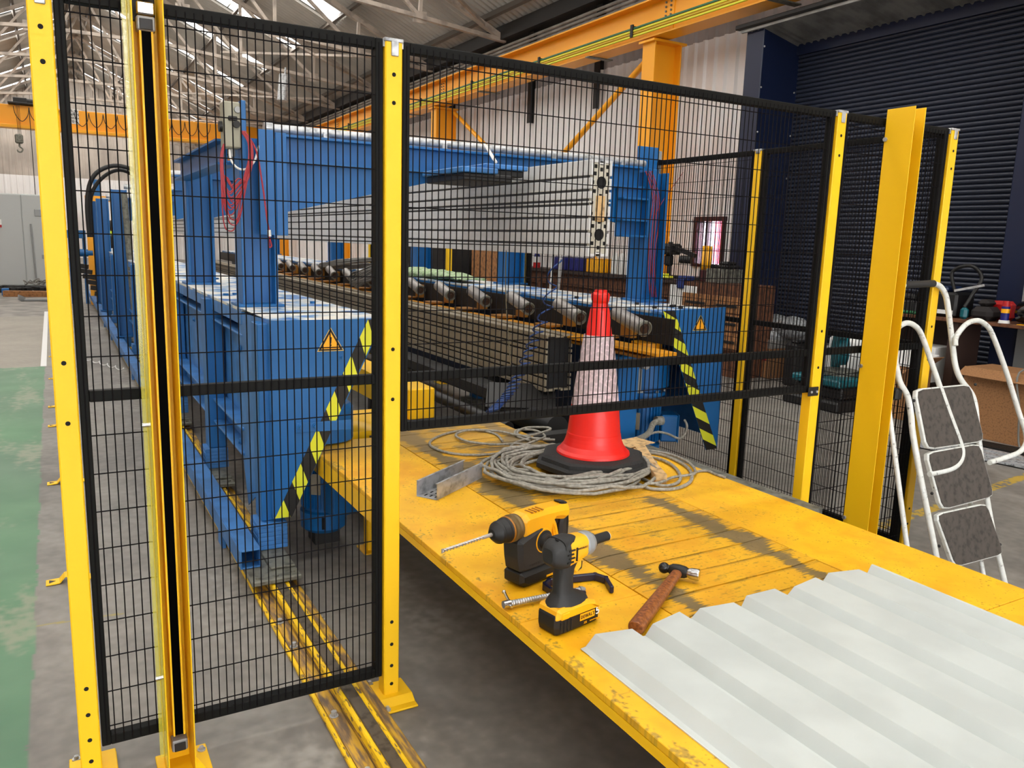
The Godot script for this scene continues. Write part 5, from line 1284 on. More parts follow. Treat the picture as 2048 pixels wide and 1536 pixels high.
	for z in [0.35, 0.05, -0.42, -0.62]: g.cyl(V(rp - 0.05, 0.012, z), V(rp - 0.05, 0.018, z), 0.014, -1, 12); g.cyl(V(rp - 0.05, 0.018, z), V(rp - 0.05, 0.032, z), 0.009, -1, 6)
	for z in [0.02, -0.6]: g.cyl(V(rp + 0.1, 0.0, z), V(rp + 0.1, 0.006, z), 0.015, -1, 12); g.cyl(V(rp + 0.1, 0.006, z), V(rp + 0.1, 0.018, z), 0.009, -1, 6)
	obj("rail_bolts", g, "zinc", t)

func portal(z, full, label):
	var t = thing("portal_frame", V(1.2, 0 if full else 1.098, z), label, "portal frame", "blue portal frames")
	var y0 = 0.0 if full else 1.098
	for s in [0, 1]:
		var x = 0.0 if s == 0 else 2.435
		var g = G.new()
		var xx = x - (0.16 if full and s == 0 else 0.0)
		y0 = 0.18 if full and s == 0 else 1.098
		if full and s == 0:
			var gb = G.new(); gb.bx(xx - 0.03, xx + 0.05, 0.063, 0.18, z - 0.08, z + 0.08, 0.003); obj("foot_block", gb, "blue", t)
		g.bx(xx - 0.085, xx - 0.07, y0, 1.90, z - 0.08, z + 0.08, 0.002); g.bx(xx + 0.07, xx + 0.085, y0, 1.90, z - 0.08, z + 0.08, 0.002); g.bx(xx - 0.07, xx + 0.07, y0, 1.90, z - 0.006, z + 0.006)
		g.bx(xx - 0.11, xx + 0.11, y0, y0 + 0.014, z - 0.10, z + 0.10, 0.002)
		obj("column", g, "blue", t)
	var g = G.new(); g.ibeam(V(0.086, 1.862, z), V(2.345, 1.862, z), 0.13, 0.12, 0.012, 0.008); obj("cross_beam", g, "blue", t)
	for s in [0, 1]:
		var e = 0.0866 if s == 0 else 2.3484; var q = 1.06 if s == 0 else 1.25
		g = G.new(); g.prism([Vector2(e, 1.545), Vector2(e, 1.7965), Vector2(q, 1.7965), Vector2(q, 1.785)], 0.012, Transform3D(Basis(), V(0, 0, z + 0.0))); obj("haunch_plate", g, "blue", t)
	return t
func build_portals():
	var z1 = -1.87
	var t = portal(z1, false, "nearest blue portal frame, spanning both machine beds right behind the fence")
	var g = G.new(); g.bx(0.0, 0.072, 1.445, 1.935, z1 + 0.0801, z1 + 0.10, 0.002); g.bx(0.0865, 0.14, 1.445, 1.93, z1 - 0.06, z1 + 0.075, 0.002); obj("stiffener_plate", g, "blue", t)
	g = G.new(); g.bx(2.16, 2.3495, 1.50, 1.80, z1 + 0.02, z1 + 0.03, 0.002)
	for y in [1.73, 1.60, 1.505]: g.bx(2.16, 2.3495, y - 0.006, y + 0.006, z1 + 0.03, z1 + 0.10, 0.002)
	g.bx(2.355, 2.42, 1.50, 1.915, z1 + 0.081, z1 + 0.095, 0.002)
	obj("clamp_bracket", g, "blue", t)
	g = G.new()
	for y in [1.83, 1.73, 1.63]: hex_bolt(g, V(2.385, y, z1 + 0.095), V(0, 0, 1), 0.011)
	obj("bolts", g, "blue", t)
	g = G.new(); g.bx(2.40, 2.56, 1.74, 2.07, z1 - 0.105, z1 - 0.085, 0.002); obj("junction_plate", g, "blue", t)
	g = G.new(); g.bx(2.561, 2.585, 1.90, 2.05, z1 - 0.12, z1 - 0.08, 0.003); g.bx(2.561, 2.575, 1.80, 1.89, z1 - 0.11, z1 - 0.085, 0.003); obj("junction_box", g, "tool_grey", t)
	g = G.new(); g.tube([V(0.06, 1.955, z1), V(1.2, 1.957, z1), V(2.38, 1.952, z1)], 0.021, 12)
	for x in [0.35, 1.0, 1.7, 2.2]: g.bx(x - 0.015, x + 0.015, 1.921, 1.96, z1 - 0.026, z1 + 0.026, 0.003)
	g.cyl(V(0.05, 1.955, z1), V(0.09, 1.955, z1), 0.026, -1, 12); obj("conduit_pipe", g, "zinc", t)
	# dark trolley bracket on the beam, above the profile
	g = G.new(); g.bx(0.72, 0.90, 1.748, 1.772, -1.5, -1.05, 0.004); g.bx(0.86, 1.085, 1.775, 1.797, -1.78, -1.1, 0.004); var tr = obj("trolley_bracket", g, "blue_worn", t)
	g = G.new(); g.bx(0.735, 0.98, 1.715, 1.7475, -1.48, -1.07, 0.004); g.bx(0.92, 1.07, 1.745, 1.7745, -1.72, -1.12, 0.004); obj("trolley_body", g, "black", tr)
	g = G.new(); g.bar(PZ(990, 322, -1.5), PZ(971, 290, -1.78), 0.03, 0.012, V(0, 0, 1), 0.002); obj("clamp_arm", g, "white", tr)
	portal(-3.62, false, "second blue portal frame on the machine beds, behind the coil of red wire")
	var labs = ["third blue portal frame along the machine, standing on the floor", "fourth blue portal frame, with a grey pipe on its column", "fifth blue portal frame, beside the worker in the yellow vest", "furthest blue portal frame on the machine"]
	var zs = [-5.5, -8.4, -11.9, -13.4]
	for i in 4:
		var p = portal(zs[i], true, labs[i])
		if i == 1:
			g = G.new(); g.cyl(V(-0.06, 0.25, zs[i] + 0.13), V(-0.11, 1.86, zs[i] + 0.13), 0.035, -1, 12); obj("grey_pipe", g, "steel_grey", p)
		g = G.new(); g.cyl(V(-0.1, 1.94, zs[i]), V(2.4, 1.94, zs[i]), 0.03, -1, 10); obj("conduit_pipe", g, "zinc", p)
	# longitudinal ties between the first two portals
	for s in [0, 1]:
		t = thing("edge_beam", V(-0.08 if s == 0 else 2.44, 1.77, -2.75), ["blue tie beam between the first two portal frames, left side above the walkway", "blue tie beam between the first two portal frames, right side"][s], "beam")
		g = G.new(); g.ibeam(V(-0.11 if s == 0 else 2.53, 1.835, -3.53), V(-0.11 if s == 0 else 2.53, 1.835, -1.96), 0.12, 0.10, 0.01, 0.008); obj("i_section", g, "blue", t)
	# pendant control box with the coil of red wire
	t = thing("control_box", V(-0.115, 1.83, -1.76), "pale grey control box with black knobs on top of the left blue column", "control box")
	g = G.new(); g.bx(-0.16, -0.085, 1.835, 2.04, -1.82, -1.73, 0.006); obj("enclosure", g, mat("box_ivory", Color(0.58, 0.57, 0.5), 0.5), t)
	g = G.new(); g.cyl(V(-0.105, 1.94, -1.73), V(-0.105, 1.94, -1.715), 0.016, -1, 16); g.cyl(V(-0.175, 1.93, -1.77), V(-0.16, 1.93, -1.77), 0.024, -1, 16); g.bx(-0.14, -0.10, 1.955, 1.975, -1.73, -1.72, 0.003); obj("knob", g, "black", t)
	g = G.new(); g.cyl(V(-0.098, 2.005, -1.73), V(-0.098, 2.005, -1.72), 0.016, 0.014, 14); obj("socket", g, "tool_grey", t)
	g = G.new(); g.cyl(V(-0.12, 1.80, -1.775), V(-0.12, 1.835, -1.775), 0.016, -1, 12); obj("gland", g, "tool_grey", t)
	g = G.new(); g.bx(-0.084, -0.06, 1.79, 2.05, -1.82, -1.73, 0.003); obj("mounting_plate", g, "blue", t)
	g = G.new()
	var zc = -1.68
	for k in 15:
		var R = RandomNumberGenerator.new(); R.seed = 200 + k
		var w = R.randf_range(-5, 5)
		var low = [430, 395, 415, 450, 380, 405, 440, 372, 462, 388, 400, 376, 420, 384, 410][k]
		g.tube(smooth([PZ(486 + w, 262, zc), PZ(500 + w * 0.8, 285, zc), PZ(502 + w, 320, zc), PZ(492 + w, 360, zc - 0.01), PZ(478 + w, low - 15, zc), PZ(464 + w, low, zc), PZ(452 + w, low - 20, zc), PZ(445 + w * 0.6, 350, zc), PZ(444 + w * 0.5, 310, zc), PZ(449 + w * 0.3, 288, zc)], 4), 0.0032, 6)
	g.tube(smooth([PZ(490, 265, zc), PZ(512, 300, zc), PZ(525, 370, zc), PZ(533, 430, zc), PZ(538, 462, zc)], 5), 0.004, 6); g.tube(smooth([PZ(538, 468, zc), PZ(540, 480, zc), PZ(543, 492, zc), PZ(538, 494, zc), PZ(537, 480, zc)], 4), 0.004, 6)
	var rw = obj("red_wire_coil", g, "red_cable"); tag(rw, "hanging coil of thin red wire under the control box", "wire coil")
	g = G.new(); g.cyl(PZ(538, 460, zc), PZ(539, 473, zc), 0.009, -1, 10); obj("connector", g, "white", rw)
	g = G.new(); g.tube(smooth([PZ(459, 300, -1.75), PZ(462, 320, -1.72), PZ(475, 336, -1.7), PZ(492, 338, -1.72), PZ(510, 320, -1.75), PZ(518, 285, -1.78), PZ(524, 266, -1.8)], 5), 0.005, 8); tag(obj("white_cable", g, "white"), "thin white cable looping from the control box to the beam pipe", "cable")
	g = G.new()
	for k in 4:
		var w = k * 4.0 - 4.0
		g.tube(smooth([PZ(1295 + w, 342, -1.75), PZ(1303 + w, 365, -1.74), PZ(1310 + w, 400, -1.73), PZ(1305 + w * 1.5, 450, -1.73), PZ(1302 + w, 500, -1.73), PZ(1301 + w, 545, -1.75), PZ(1304 + w, 594, -1.78)], 4), 0.003, 6)
	g.tube(smooth([PZ(1310, 430, -1.75), PZ(1330, 395, -1.8), PZ(1352, 365, -1.85), PZ(1366, 345, -1.9)], 4), 0.002, 5)
	tag(obj("red_wire_bundle", g, "red_cable"), "bundle of red wires hanging down beside the right blue column", "wire bundle")

# aluminium construction profile: grooved sides, end face with holes; axis frame f (z along it), w wide, h high
func profile(called, label, c: Vector3, f: Basis, w: float, h: float, L: float, grooves: Array, side_m, groove_m, wood):
	var t = thing(called, c, label, "aluminium profile")
	var gd = 0.009; var gw = 0.011
	var ys = [-h * 0.5]
	for k in grooves: ys.append(h * 0.5 - k * h - gw * 0.5); ys.append(h * 0.5 - k * h + gw * 0.5)
	ys.sort(); ys.append(h * 0.5)
	var pt = func(x, y, z): return c + f.x * x + f.y * y + f.z * z
	for s in [-1.0, 1.0]:
		var g = G.new()
		for i in range(0, ys.size() - 1, 2):
			var a = ys[i]; var b = ys[i + 1]
			g.box(pt.call(s * (w * 0.5 - 0.006), (a + b) * 0.5, L * 0.5), V(0.012, b - a, L), f, 0.0015)
		obj("side_skin", g, side_m, t)
		g = G.new()
		for i in range(1, ys.size() - 2, 2): g.box(pt.call(s * (w * 0.5 - 0.011), (ys[i] + ys[i + 1]) * 0.5, L * 0.5), V(0.002, ys[i + 1] - ys[i], L), f)
		obj("groove", g, groove_m, t)
	var g = G.new()
	for s in [-1.0, 1.0]:
		g.box(pt.call(-w * 0.27, s * (h * 0.5 - 0.006), L * 0.5), V(w * 0.3, 0.012, L), f, 0.0015); g.box(pt.call(w * 0.27, s * (h * 0.5 - 0.006), L * 0.5), V(w * 0.3, 0.012, L), f, 0.0015); g.box(pt.call(0, s * (h * 0.5 - 0.014), L * 0.5), V(w * 0.3, 0.006, L), f)
	obj("top_and_bottom_skin", g, side_m, t)
	if wood == null: 
		g = G.new(); g.box(pt.call(0, 0, 0.02), V(w - 0.03, h - 0.03, 0.01), f); obj("end_plug", g, "black", t)
		return t
	# cut end: webs round two round bores, black slots, a timber block between
	g = G.new(); g.box(pt.call(0, 0, 0.012), V(w - 0.014, h - 0.026, 0.016), f); obj("end_web", g, "alu_cut", t)
	g = G.new()
	for s in [-1.0, 1.0]:
		var yc = s * h * 0.27
		g.cyl(pt.call(0, yc, 0.0039), pt.call(0, yc, 0.01), w * 0.24, -1, 24)
		for q in [[0, 0.135], [0, -0.135], [-0.30, 0.09], [0.30, 0.09], [-0.30, -0.09], [0.30, -0.09], [-0.40, 0.0], [0.40, 0.0], [-0.28, 0.165], [0.28, 0.165], [0.0, s * 0.20]]:
			g.box(pt.call(q[0] * w, yc + q[1] * h, 0.0055), V(w * 0.15, h * 0.042, 0.004), f, 0.001)
	for q in [[-0.40, 0.06], [0.40, 0.06], [-0.40, -0.05], [0.40, -0.05]]: g.box(pt.call(q[0] * w, q[1] * h, 0.0055), V(w * 0.13, h * 0.03, 0.004), f)
	obj("bores", g, "hole", t)
	g = G.new()
	for s in [-1.0, 1.0]: g.lathe(pt.call(0, s * h * 0.27, 0.004), [Vector2(w * 0.24, -0.004), Vector2(w * 0.24, 0.004), Vector2(w * 0.285, 0.004), Vector2(w * 0.285, -0.004)], 24, Basis(f.x, -f.z, f.y))
	obj("bore_rings", g, "alu_cut", t)
	g = G.new(); g.box(pt.call(0.0, 0.0, 0.004), V(w * 0.42, h * 0.27, 0.012), f, 0.002); obj("timber_plug", g, "timber", t)
	return t
func build_profiles():
	var z0 = -0.64
	var a = PZ(1181, 318, z0); var b = PZ(1179, 513, z0)
	var w = 0.108; var h = a.y - b.y
	var f = Basis(V(-1, 0, 0), Vector3.UP, V(0, 0, -1))
	var c = V((a.x + b.x) * 0.5 + w * 0.5, (a.y + b.y) * 0.5, z0)
	profile("aluminium_profile", "long silver aluminium profile with a cut end, hanging under the blue portal frames", c, f, w, h, 15.0, [0.17, 0.31, 0.41, 0.455, 0.59, 0.74, 0.88], "alu", "groove", true)
	profile("aluminium_profile", "dull brown aluminium profile lying low under the rollers of the right machine bed", V(1.64, 0.765, -1.62), Basis(V(-1, 0, 0), Vector3.UP, V(0, 0, -1)), 0.18, 0.33, 14.0, [0.09, 0.25, 0.34, 0.52, 0.68, 0.77, 0.92], "alu_dull", "groove_dull", null)
	var g = G.new()
	for k in 6: g.bx(1.57, 1.71, 0.0, 0.597, -2.4 - k * 2.2, -2.3 - k * 2.2, 0.004)
	tag(obj("support_stand", g, "dark_steel"), "row of dark steel stands carrying the dull aluminium profile", "stands")
	# wire with hook hanging in front of the profile
	g = G.new(); g.tube(smooth([PZ(1040, 345, -1.5), PZ(1037, 375, -1.5), PZ(1035, 390, -1.5), PZ(1030, 430, -1.45), PZ(1018, 470, -1.4), PZ(1012, 510, -1.35), PZ(1011, 560, -1.3), PZ(1013, 620, -1.2), PZ(1018, 690, -1.1), PZ(1024, 760, -1.0)], 5), 0.0028, 6)
	g.cyl(PZ(1037, 352, -1.5), PZ(1038, 372, -1.5), 0.012, 0.006, 8)
	tag(obj("lifting_cord", g, mat("cord", Color(0.36, 0.33, 0.25), 0.7)), "thin brown cord with an eye hook hanging in front of the silver profile", "cord")
	# coiled blue air hose
	var path = smooth([PZ(1112, 520, -0.75), PZ(1105, 560, -0.75), PZ(1098, 600, -0.72), PZ(1085, 640, -0.70), PZ(1072, 670, -0.68), PZ(1060, 700, -0.66), PZ(1045, 735, -0.64), PZ(1030, 765, -0.62), PZ(1015, 790, -0.6), PZ(998, 808, -0.58), PZ(985, 822, -0.56)], 24)
	var hp = []
	var n = path.size()
	for i in n:
		var s = float(i) / n
		var th = pow(s, 2.6) * TAU * 17.0 + s * TAU * 7.0
		hp.append(path[i] + V(cos(th) * 0.026, sin(th) * 0.011, sin(th) * 0.026))
	var g2 = G.new(); g2.tube(hp, 0.0036, 6); tag(obj("coiled_air_hose", g2, "blue_hose"), "coiled blue air hose hanging down to the platform behind the raised panel", "hose")

func build_machine_clutter():
	# bundle of grey cables draped over the right bed
	var g = G.new()
	for k in 16:
		var R = RandomNumberGenerator.new(); R.seed = 300 + k
		var j = func(s): return R.randf_range(-s, s)
		g.tube(smooth([PX(800 + j.call(8), 528 + j.call(8), 1.95), PX(770 + j.call(6), 520 + j.call(4), 1.9), PX(735 + j.call(8), 520 + j.call(4), 1.88), PX(690 + j.call(10), 524 + j.call(5), 1.85), PX(650 + j.call(8), 530 + j.call(4), 1.84), PX(640 + j.call(10), 534 + j.call(4), 1.86), PX(690 + j.call(10), 533 + j.call(4), 1.9), PX(740 + j.call(8), 530 + j.call(4), 1.92)], 5), 0.011, 6)
	for k in 12:
		var R = RandomNumberGenerator.new(); R.seed = 340 + k
		var j = func(s): return R.randf_range(-s, s)
		g.tube(smooth([PX(815, 534 + j.call(8), 1.8), PX(780 + j.call(8), 530 + j.call(6), 1.78), PX(745 + j.call(10), 538 + j.call(8), 1.72), PX(715 + j.call(12), 552 + j.call(8), 1.68), PX(708 + j.call(8), 568 + j.call(6), 1.66), PX(725 + j.call(8), 564 + j.call(6), 1.67), PX(760 + j.call(8), 548 + j.call(6), 1.7), PX(800, 545 + j.call(8), 1.78)], 5), 0.011, 6)
	tag(obj("cable_bundle", g, "cable_dark"), "thick bundle of grey cables draped over the rollers of the right machine bed", "cable bundle")
	# folded pale green sheeting
	g = G.new()
	var rings = []
	for i in 13:
		var s = i / 12.0
		var px = lerpf(802, 948, s)
		var top = [536, 535, 533, 532, 536, 537, 537, 538, 541, 544, 548, 552, 556][i]
		var ring = []
		for k in 12:
			var a = TAU * k / 12
			var hh = maxf(0.004, (558 - top) * 0.5)
			var p = PX(px, 558 - hh + 2, 2.12) + V(cos(a) * 0.12, 0, 0)
			var q = PX(px, 558 - hh + 2 - sin(a) * hh, 2.12)
			ring.append(V(p.x, q.y + 0.01 * sin(i * 2.1 + k), p.z))
		rings.append(ring)
	g.skin(rings); tag(obj("sheeting", g, "cloth"), "crumpled pale green sheeting lying on the right machine bed", "sheeting")
	# dark trunking running low between the beds and beyond
	g = G.new(); g.bx(2.62, 2.78, 0.12, 0.2, -9, -3.0, 0.006); g.bx(2.6, 2.8, 0.0, 0.12, -9, -8.9); tag(obj("cable_trunking", g, "black"), "black floor trunking behind the right machine bed", "trunking")
	g = G.new(); g.cyl(V(1.25, 0.44, -8), V(1.25, 0.44, -1.5), 0.035, -1, 14)
	for k in 4: g.bx(1.22, 1.28, 0.0, 0.41, -1.9 - k * 1.8, -1.84 - k * 1.8)
	tag(obj("black_pipe", g, "black"), "black pipe running between the machine beds behind the platform", "pipe")
	g = G.new(); g.bx(1.36, 1.50, 0.50, 0.58, -7.5, -1.9, 0.01); 
	for k in 4: g.bx(1.40, 1.46, 0.0, 0.5, -2.0 - k * 1.7, -1.94 - k * 1.7)
	tag(obj("rubber_trough", g, "rubber"), "dusty black trough running beside the dull aluminium profile", "trough")
	# black belt end that droops near the platform
	g = G.new(); g.bx(1.38, 1.95, 0.36, 0.37, -1.9, -1.3); g.bar(V(1.38, 0.52, -1.6), V(1.5, 0.62, -1.8), 0.4, 0.01); g.cyl(V(1.45, 0.46, -1.9), V(1.45, 0.46, -1.32), 0.07, -1, 18)
	tag(obj("belt_end", g, "black"), "black belt roll at the low end of the conveyor behind the platform", "belt")
	# yellow drive unit low between the beds
	var t = thing("yellow_drive", V(0.72, 0, -2.2), "yellow low drive unit with a round ribbed motor between the beds, behind the platform", "drive unit")
	g = G.new(); g.bx(0.48, 0.95, 0.30, 0.36, -2.6, -1.75, 0.006); g.bx(0.48, 0.95, 0.20, 0.3, -2.6, -2.55); obj("top_cover", g, "yellow_back", t)
	g = G.new(); g.bx(0.95, 1.12, 0.36, 0.55, -4.2, -2.2, 0.006); obj("beam", g, "yellow_back", t)
	g = G.new(); g.cyl(V(0.55, 0.34, -1.95), V(0.62, 0.34, -1.62), 0.11, 0.115, 24)
	obj("motor_cowl", g, "yellow_back", t)
	g = G.new()
	for k in 7: g.box(V(0.623, 0.27 + k * 0.022, -1.612), V(0.17 - absf(k - 3) * 0.02, 0.008, 0.006), G.frame(V(0.07, 0, 0.33)))
	obj("grille_slots", g, "hole", t)
	g = G.new(); g.bx(0.45, 1.0, 0, 0.2, -2.7, -2.2, 0.01); obj("base", g, "dark_steel", t)
	# small yellow upright floor posts seen under the machine
	for e in [[895, 765, "small yellow floor post under the right machine bed, left of the coiled hose"], [1047, 812, "small yellow floor post under the machine, by the coiled hose"]]:
		var p = PY(e[0], e[1], 0.0)
		if e[0] > 1000: p = V(1.3, 0, -1.75)
		t = thing("floor_post", p, e[2], "floor post")
		g = G.new(); g.bx(p.x - 0.04, p.x + 0.04, 0.006, 0.32, p.z - 0.04, p.z + 0.04, 0.004); obj("upright", g, "yellow", t)
		g = G.new(); g.bx(p.x - 0.12, p.x + 0.12, 0, 0.006, p.z - 0.08, p.z + 0.08, 0.002); obj("foot_plate", g, "yellow", t)

# ---------------------------------------------------------------- crane, columns
func build_crane():
	var t = thing("crane_runway", V(6.3, 4.15, -18), "orange crane runway beam along the right wall with green and yellow conductor bars", "crane beam")
	var g = G.new(); g.ibeam(V(6.3, 4.39, -41.5), V(6.3, 4.39, 6), 0.48, 0.30, 0.02, 0.014); obj("beam", g, "orange", t)
	for k in 3:
		var z = -6.45 - 7.0 * k
		g = G.new(); g.bx(6.279, 6.2925, 4.18, 4.60, z - 0.1, z + 0.1, 0.001); var sp = obj("splice_plate", g, "orange", t)
		g = G.new()
		for i in 4:
			for j in 2: g.cyl(V(6.279, 4.40 + i * 0.055, z - 0.05 + j * 0.1), V(6.262, 4.40 + i * 0.055, z - 0.05 + j * 0.1), 0.014, -1, 6)
		var so = obj("splice_bolts", g, "steel_grey", sp); so.set_meta("kind", "stuff")
	for k in 4:
		g = G.new(); g.bx(6.10 - 0.0, 6.125, 4.30 - k * 0.033, 4.322 - k * 0.033, -36, 5, 0.002)
		obj("conductor_bar", g, mat("conductor_green", Color(0.05, 0.40, 0.25), 0.4) if k == 0 else (M["lime"] if k % 2 else mat("conductor_yellow", Color(0.75, 0.62, 0.05), 0.45)), t)
	for k in 12:
		g = G.new(); g.bx(6.09, 6.29, 4.325, 4.345, -2.2 - k * 2.4, -2.16 - k * 2.4); g.bx(6.085, 6.11, 4.2, 4.36, -2.2 - k * 2.4, -2.15 - k * 2.4); obj("bar_hanger", g, "black", t)
	for k in 6:
		g = G.new(); g.bx(6.12, 6.55, 4.135, 4.149, -4.6 - k * 3.5, -4.5 - k * 3.5); obj("cross_strap", g, "steel_grey", t)
	var labs = ["first orange crane column, right behind the right blue machine column", "second orange crane column, seen right of the middle of the raised panel", "third orange crane column along the right wall", "orange crane column furthest along the right wall"]
	var c0 = null
	for k in 4:
		var z = -6.72 - 7.0 * k
		if c0: copy(c0, "crane_column", V(6.43, 0, z), labs[k]); continue
		c0 = thing("crane_column", V(6.43, 0, z), labs[k], "column", "orange crane columns")
		g = G.new(); g.bx(6.20, 6.22, 0.02, 4.1, z - 0.13, z + 0.13, 0.002); obj("flange", g, "orange", c0)
		g = G.new(); g.bx(6.64, 6.66, 0.02, 4.1, z - 0.13, z + 0.13, 0.002); obj("flange", g, "orange", c0)
		g = G.new(); g.bx(6.22, 6.64, 0.02, 4.1, z - 0.007, z + 0.007); obj("web", g, "orange", c0)
		g = G.new(); g.bx(6.15, 6.72, 4.10, 4.13, z - 0.16, z + 0.16, 0.002); obj("cap_plate", g, "orange", c0)
		g = G.new(); g.bx(6.12, 6.74, 0.0, 0.02, z - 0.2, z + 0.2); obj("base_plate", g, "orange", c0)
	g = G.new(); g.cyl(V(6.43, 3.98, -7.0), V(6.43, 0.05, -14.3), 0.045, -1, 14); tag(obj("bracing_tube", g, "orange"), "orange bracing tube falling to the left from the first orange column", "brace")
	g = G.new(); g.cyl(V(6.52, 4.02, -13.4), V(6.52, 0.05, -6.0), 0.04, -1, 12); tag(obj("bracing_tube", g, "orange"), "orange bracing tube falling to the right from the second orange column", "brace")
	# left runway, mostly outside the frame, and the bridge at the far end
	g = G.new(); g.ibeam(V(-5.7, 4.39, -41.5), V(-5.7, 4.39, 6), 0.48, 0.30, 0.02, 0.014)
	for k in 5: g.bx(-5.9, -5.5, 0, 4.15, -38.8 + k * 8.0, -38.6 + k * 8.0)
	tag(obj("crane_runway", g, "orange"), "orange crane runway beam along the left wall", "crane beam")
	t = thing("bridge_crane", V(0.3, 4.64, -30), "orange overhead bridge crane spanning the far end of the hall", "crane")
	g = G.new(); g.bx(-5.7, 6.3, 4.74, 5.38, -30.25, -30.0, 0.01); obj("girder", g, "orange", t)
	g = G.new(); g.bx(-5.7, 6.3, 4.635, 4.74, -30.35, -29.85, 0.01); obj("bottom_flange", g, mat("orange_light", Color(0.97, 0.68, 0.04), 0.45), t)
	for x in [-5.7, 6.3]:
		g = G.new(); g.bx(x - 0.15, x + 0.15, 4.64, 4.9, -31.6, -28.6, 0.02); obj("end_carriage", g, "orange", t)
	g = G.new(); g.bx(-0.20, 0.20, 4.93, 5.42, -29.99, -29.97); var sg = obj("sign_board", g, "white", t)
	var rows = ["SWL 15", "TONNES", "CRANE/No", "UFD 0"]
	for i in 4: text_part("lettering", rows[i], 0.105 if i != 2 else 0.08, "black", sg, Transform3D(Basis(), V(0.0, 5.35 - i * 0.115, -29.965)), 0.004)
	g = G.new()
	for k in 14:
		var xa = -1.7 + k * 0.44
		if xa > -0.5 and xa < -0.25: continue
		g.tube(smooth([V(xa, 5.32, -29.9), V(xa + 0.05, 5.05, -29.9), V(xa + 0.22, 4.86, -29.9), V(xa + 0.39, 5.05, -29.9), V(xa + 0.44, 5.32, -29.9)], 4), 0.012, 6)
	obj("festoon_cable", g, "black", t)
	g = G.new(); g.bx(-1.85, -1.1, 5.40, 5.46, -30.3, -29.8, 0.01); g.bx(-1.7, -1.3, 5.46, 5.62, -30.2, -29.9, 0.02); g.cyl(V(-1.3, 5.52, -30.05), V(-1.0, 5.52, -30.05), 0.09, -1, 14); obj("trolley", g, "black", t)
	g = G.new()
	for k in 4: g.cyl(V(-1.62 + k * 0.03, 4.2, -29.7), V(-1.62 + k * 0.03, 5.4, -29.7), 0.006, -1, 5)
	g.cyl(V(-1.25, 1.6, -29.7), V(-1.25, 5.3, -29.7), 0.012, -1, 5); g.cyl(V(-1.05, 1.2, -29.7), V(-1.05, 5.3, -29.7), 0.008, -1, 5)
	obj("hoist_rope", g, "dark_steel", t)
	g = G.new(); g.bx(-1.72, -1.48, 4.12, 4.42, -29.8, -29.6, 0.04); g.cyl(V(-1.6, 4.02, -29.7), V(-1.6, 4.12, -29.7), 0.03); g.tube(smooth([V(-1.6, 4.02, -29.7), V(-1.52, 3.95, -29.7), V(-1.56, 3.86, -29.7), V(-1.64, 3.86, -29.7), V(-1.67, 3.92, -29.7)], 4), 0.025, 8); obj("hook_block", g, "steel_grey", t)

# ---------------------------------------------------------------- right background
func simple(called, label, cat, m, boxes: Array, bev := 0.004, group := ""):
	var g = G.new()
	for b in boxes: g.bx(b[0], b[1], b[2], b[3], b[4], b[5], bev)
	return tag(obj(called, g, m), label, cat, group)
func card_box(called, label, x0, x1, y0, y1, z0, z1, m = "card", flaps := true):
	var t = thing(called, V((x0 + x1) * 0.5, y0, (z0 + z1) * 0.5), label, "box")
	var g = G.new(); g.bx(x0, x1, y0, y1, z0, z1, 0.003); obj("carton", g, m, t)
	if flaps:
		g = G.new(); g.bar(V(x0, y1, (z0 + z1) * 0.5), V(x0 - 0.10, y1 - 0.06, (z0 + z1) * 0.5), z1 - z0, 0.005); g.bar(V((x0 + x1) * 0.5, y1, z1), V((x0 + x1) * 0.5, y1 + 0.08, z1 + 0.1), x1 - x0, 0.005); obj("flap", g, m, t)
	return t
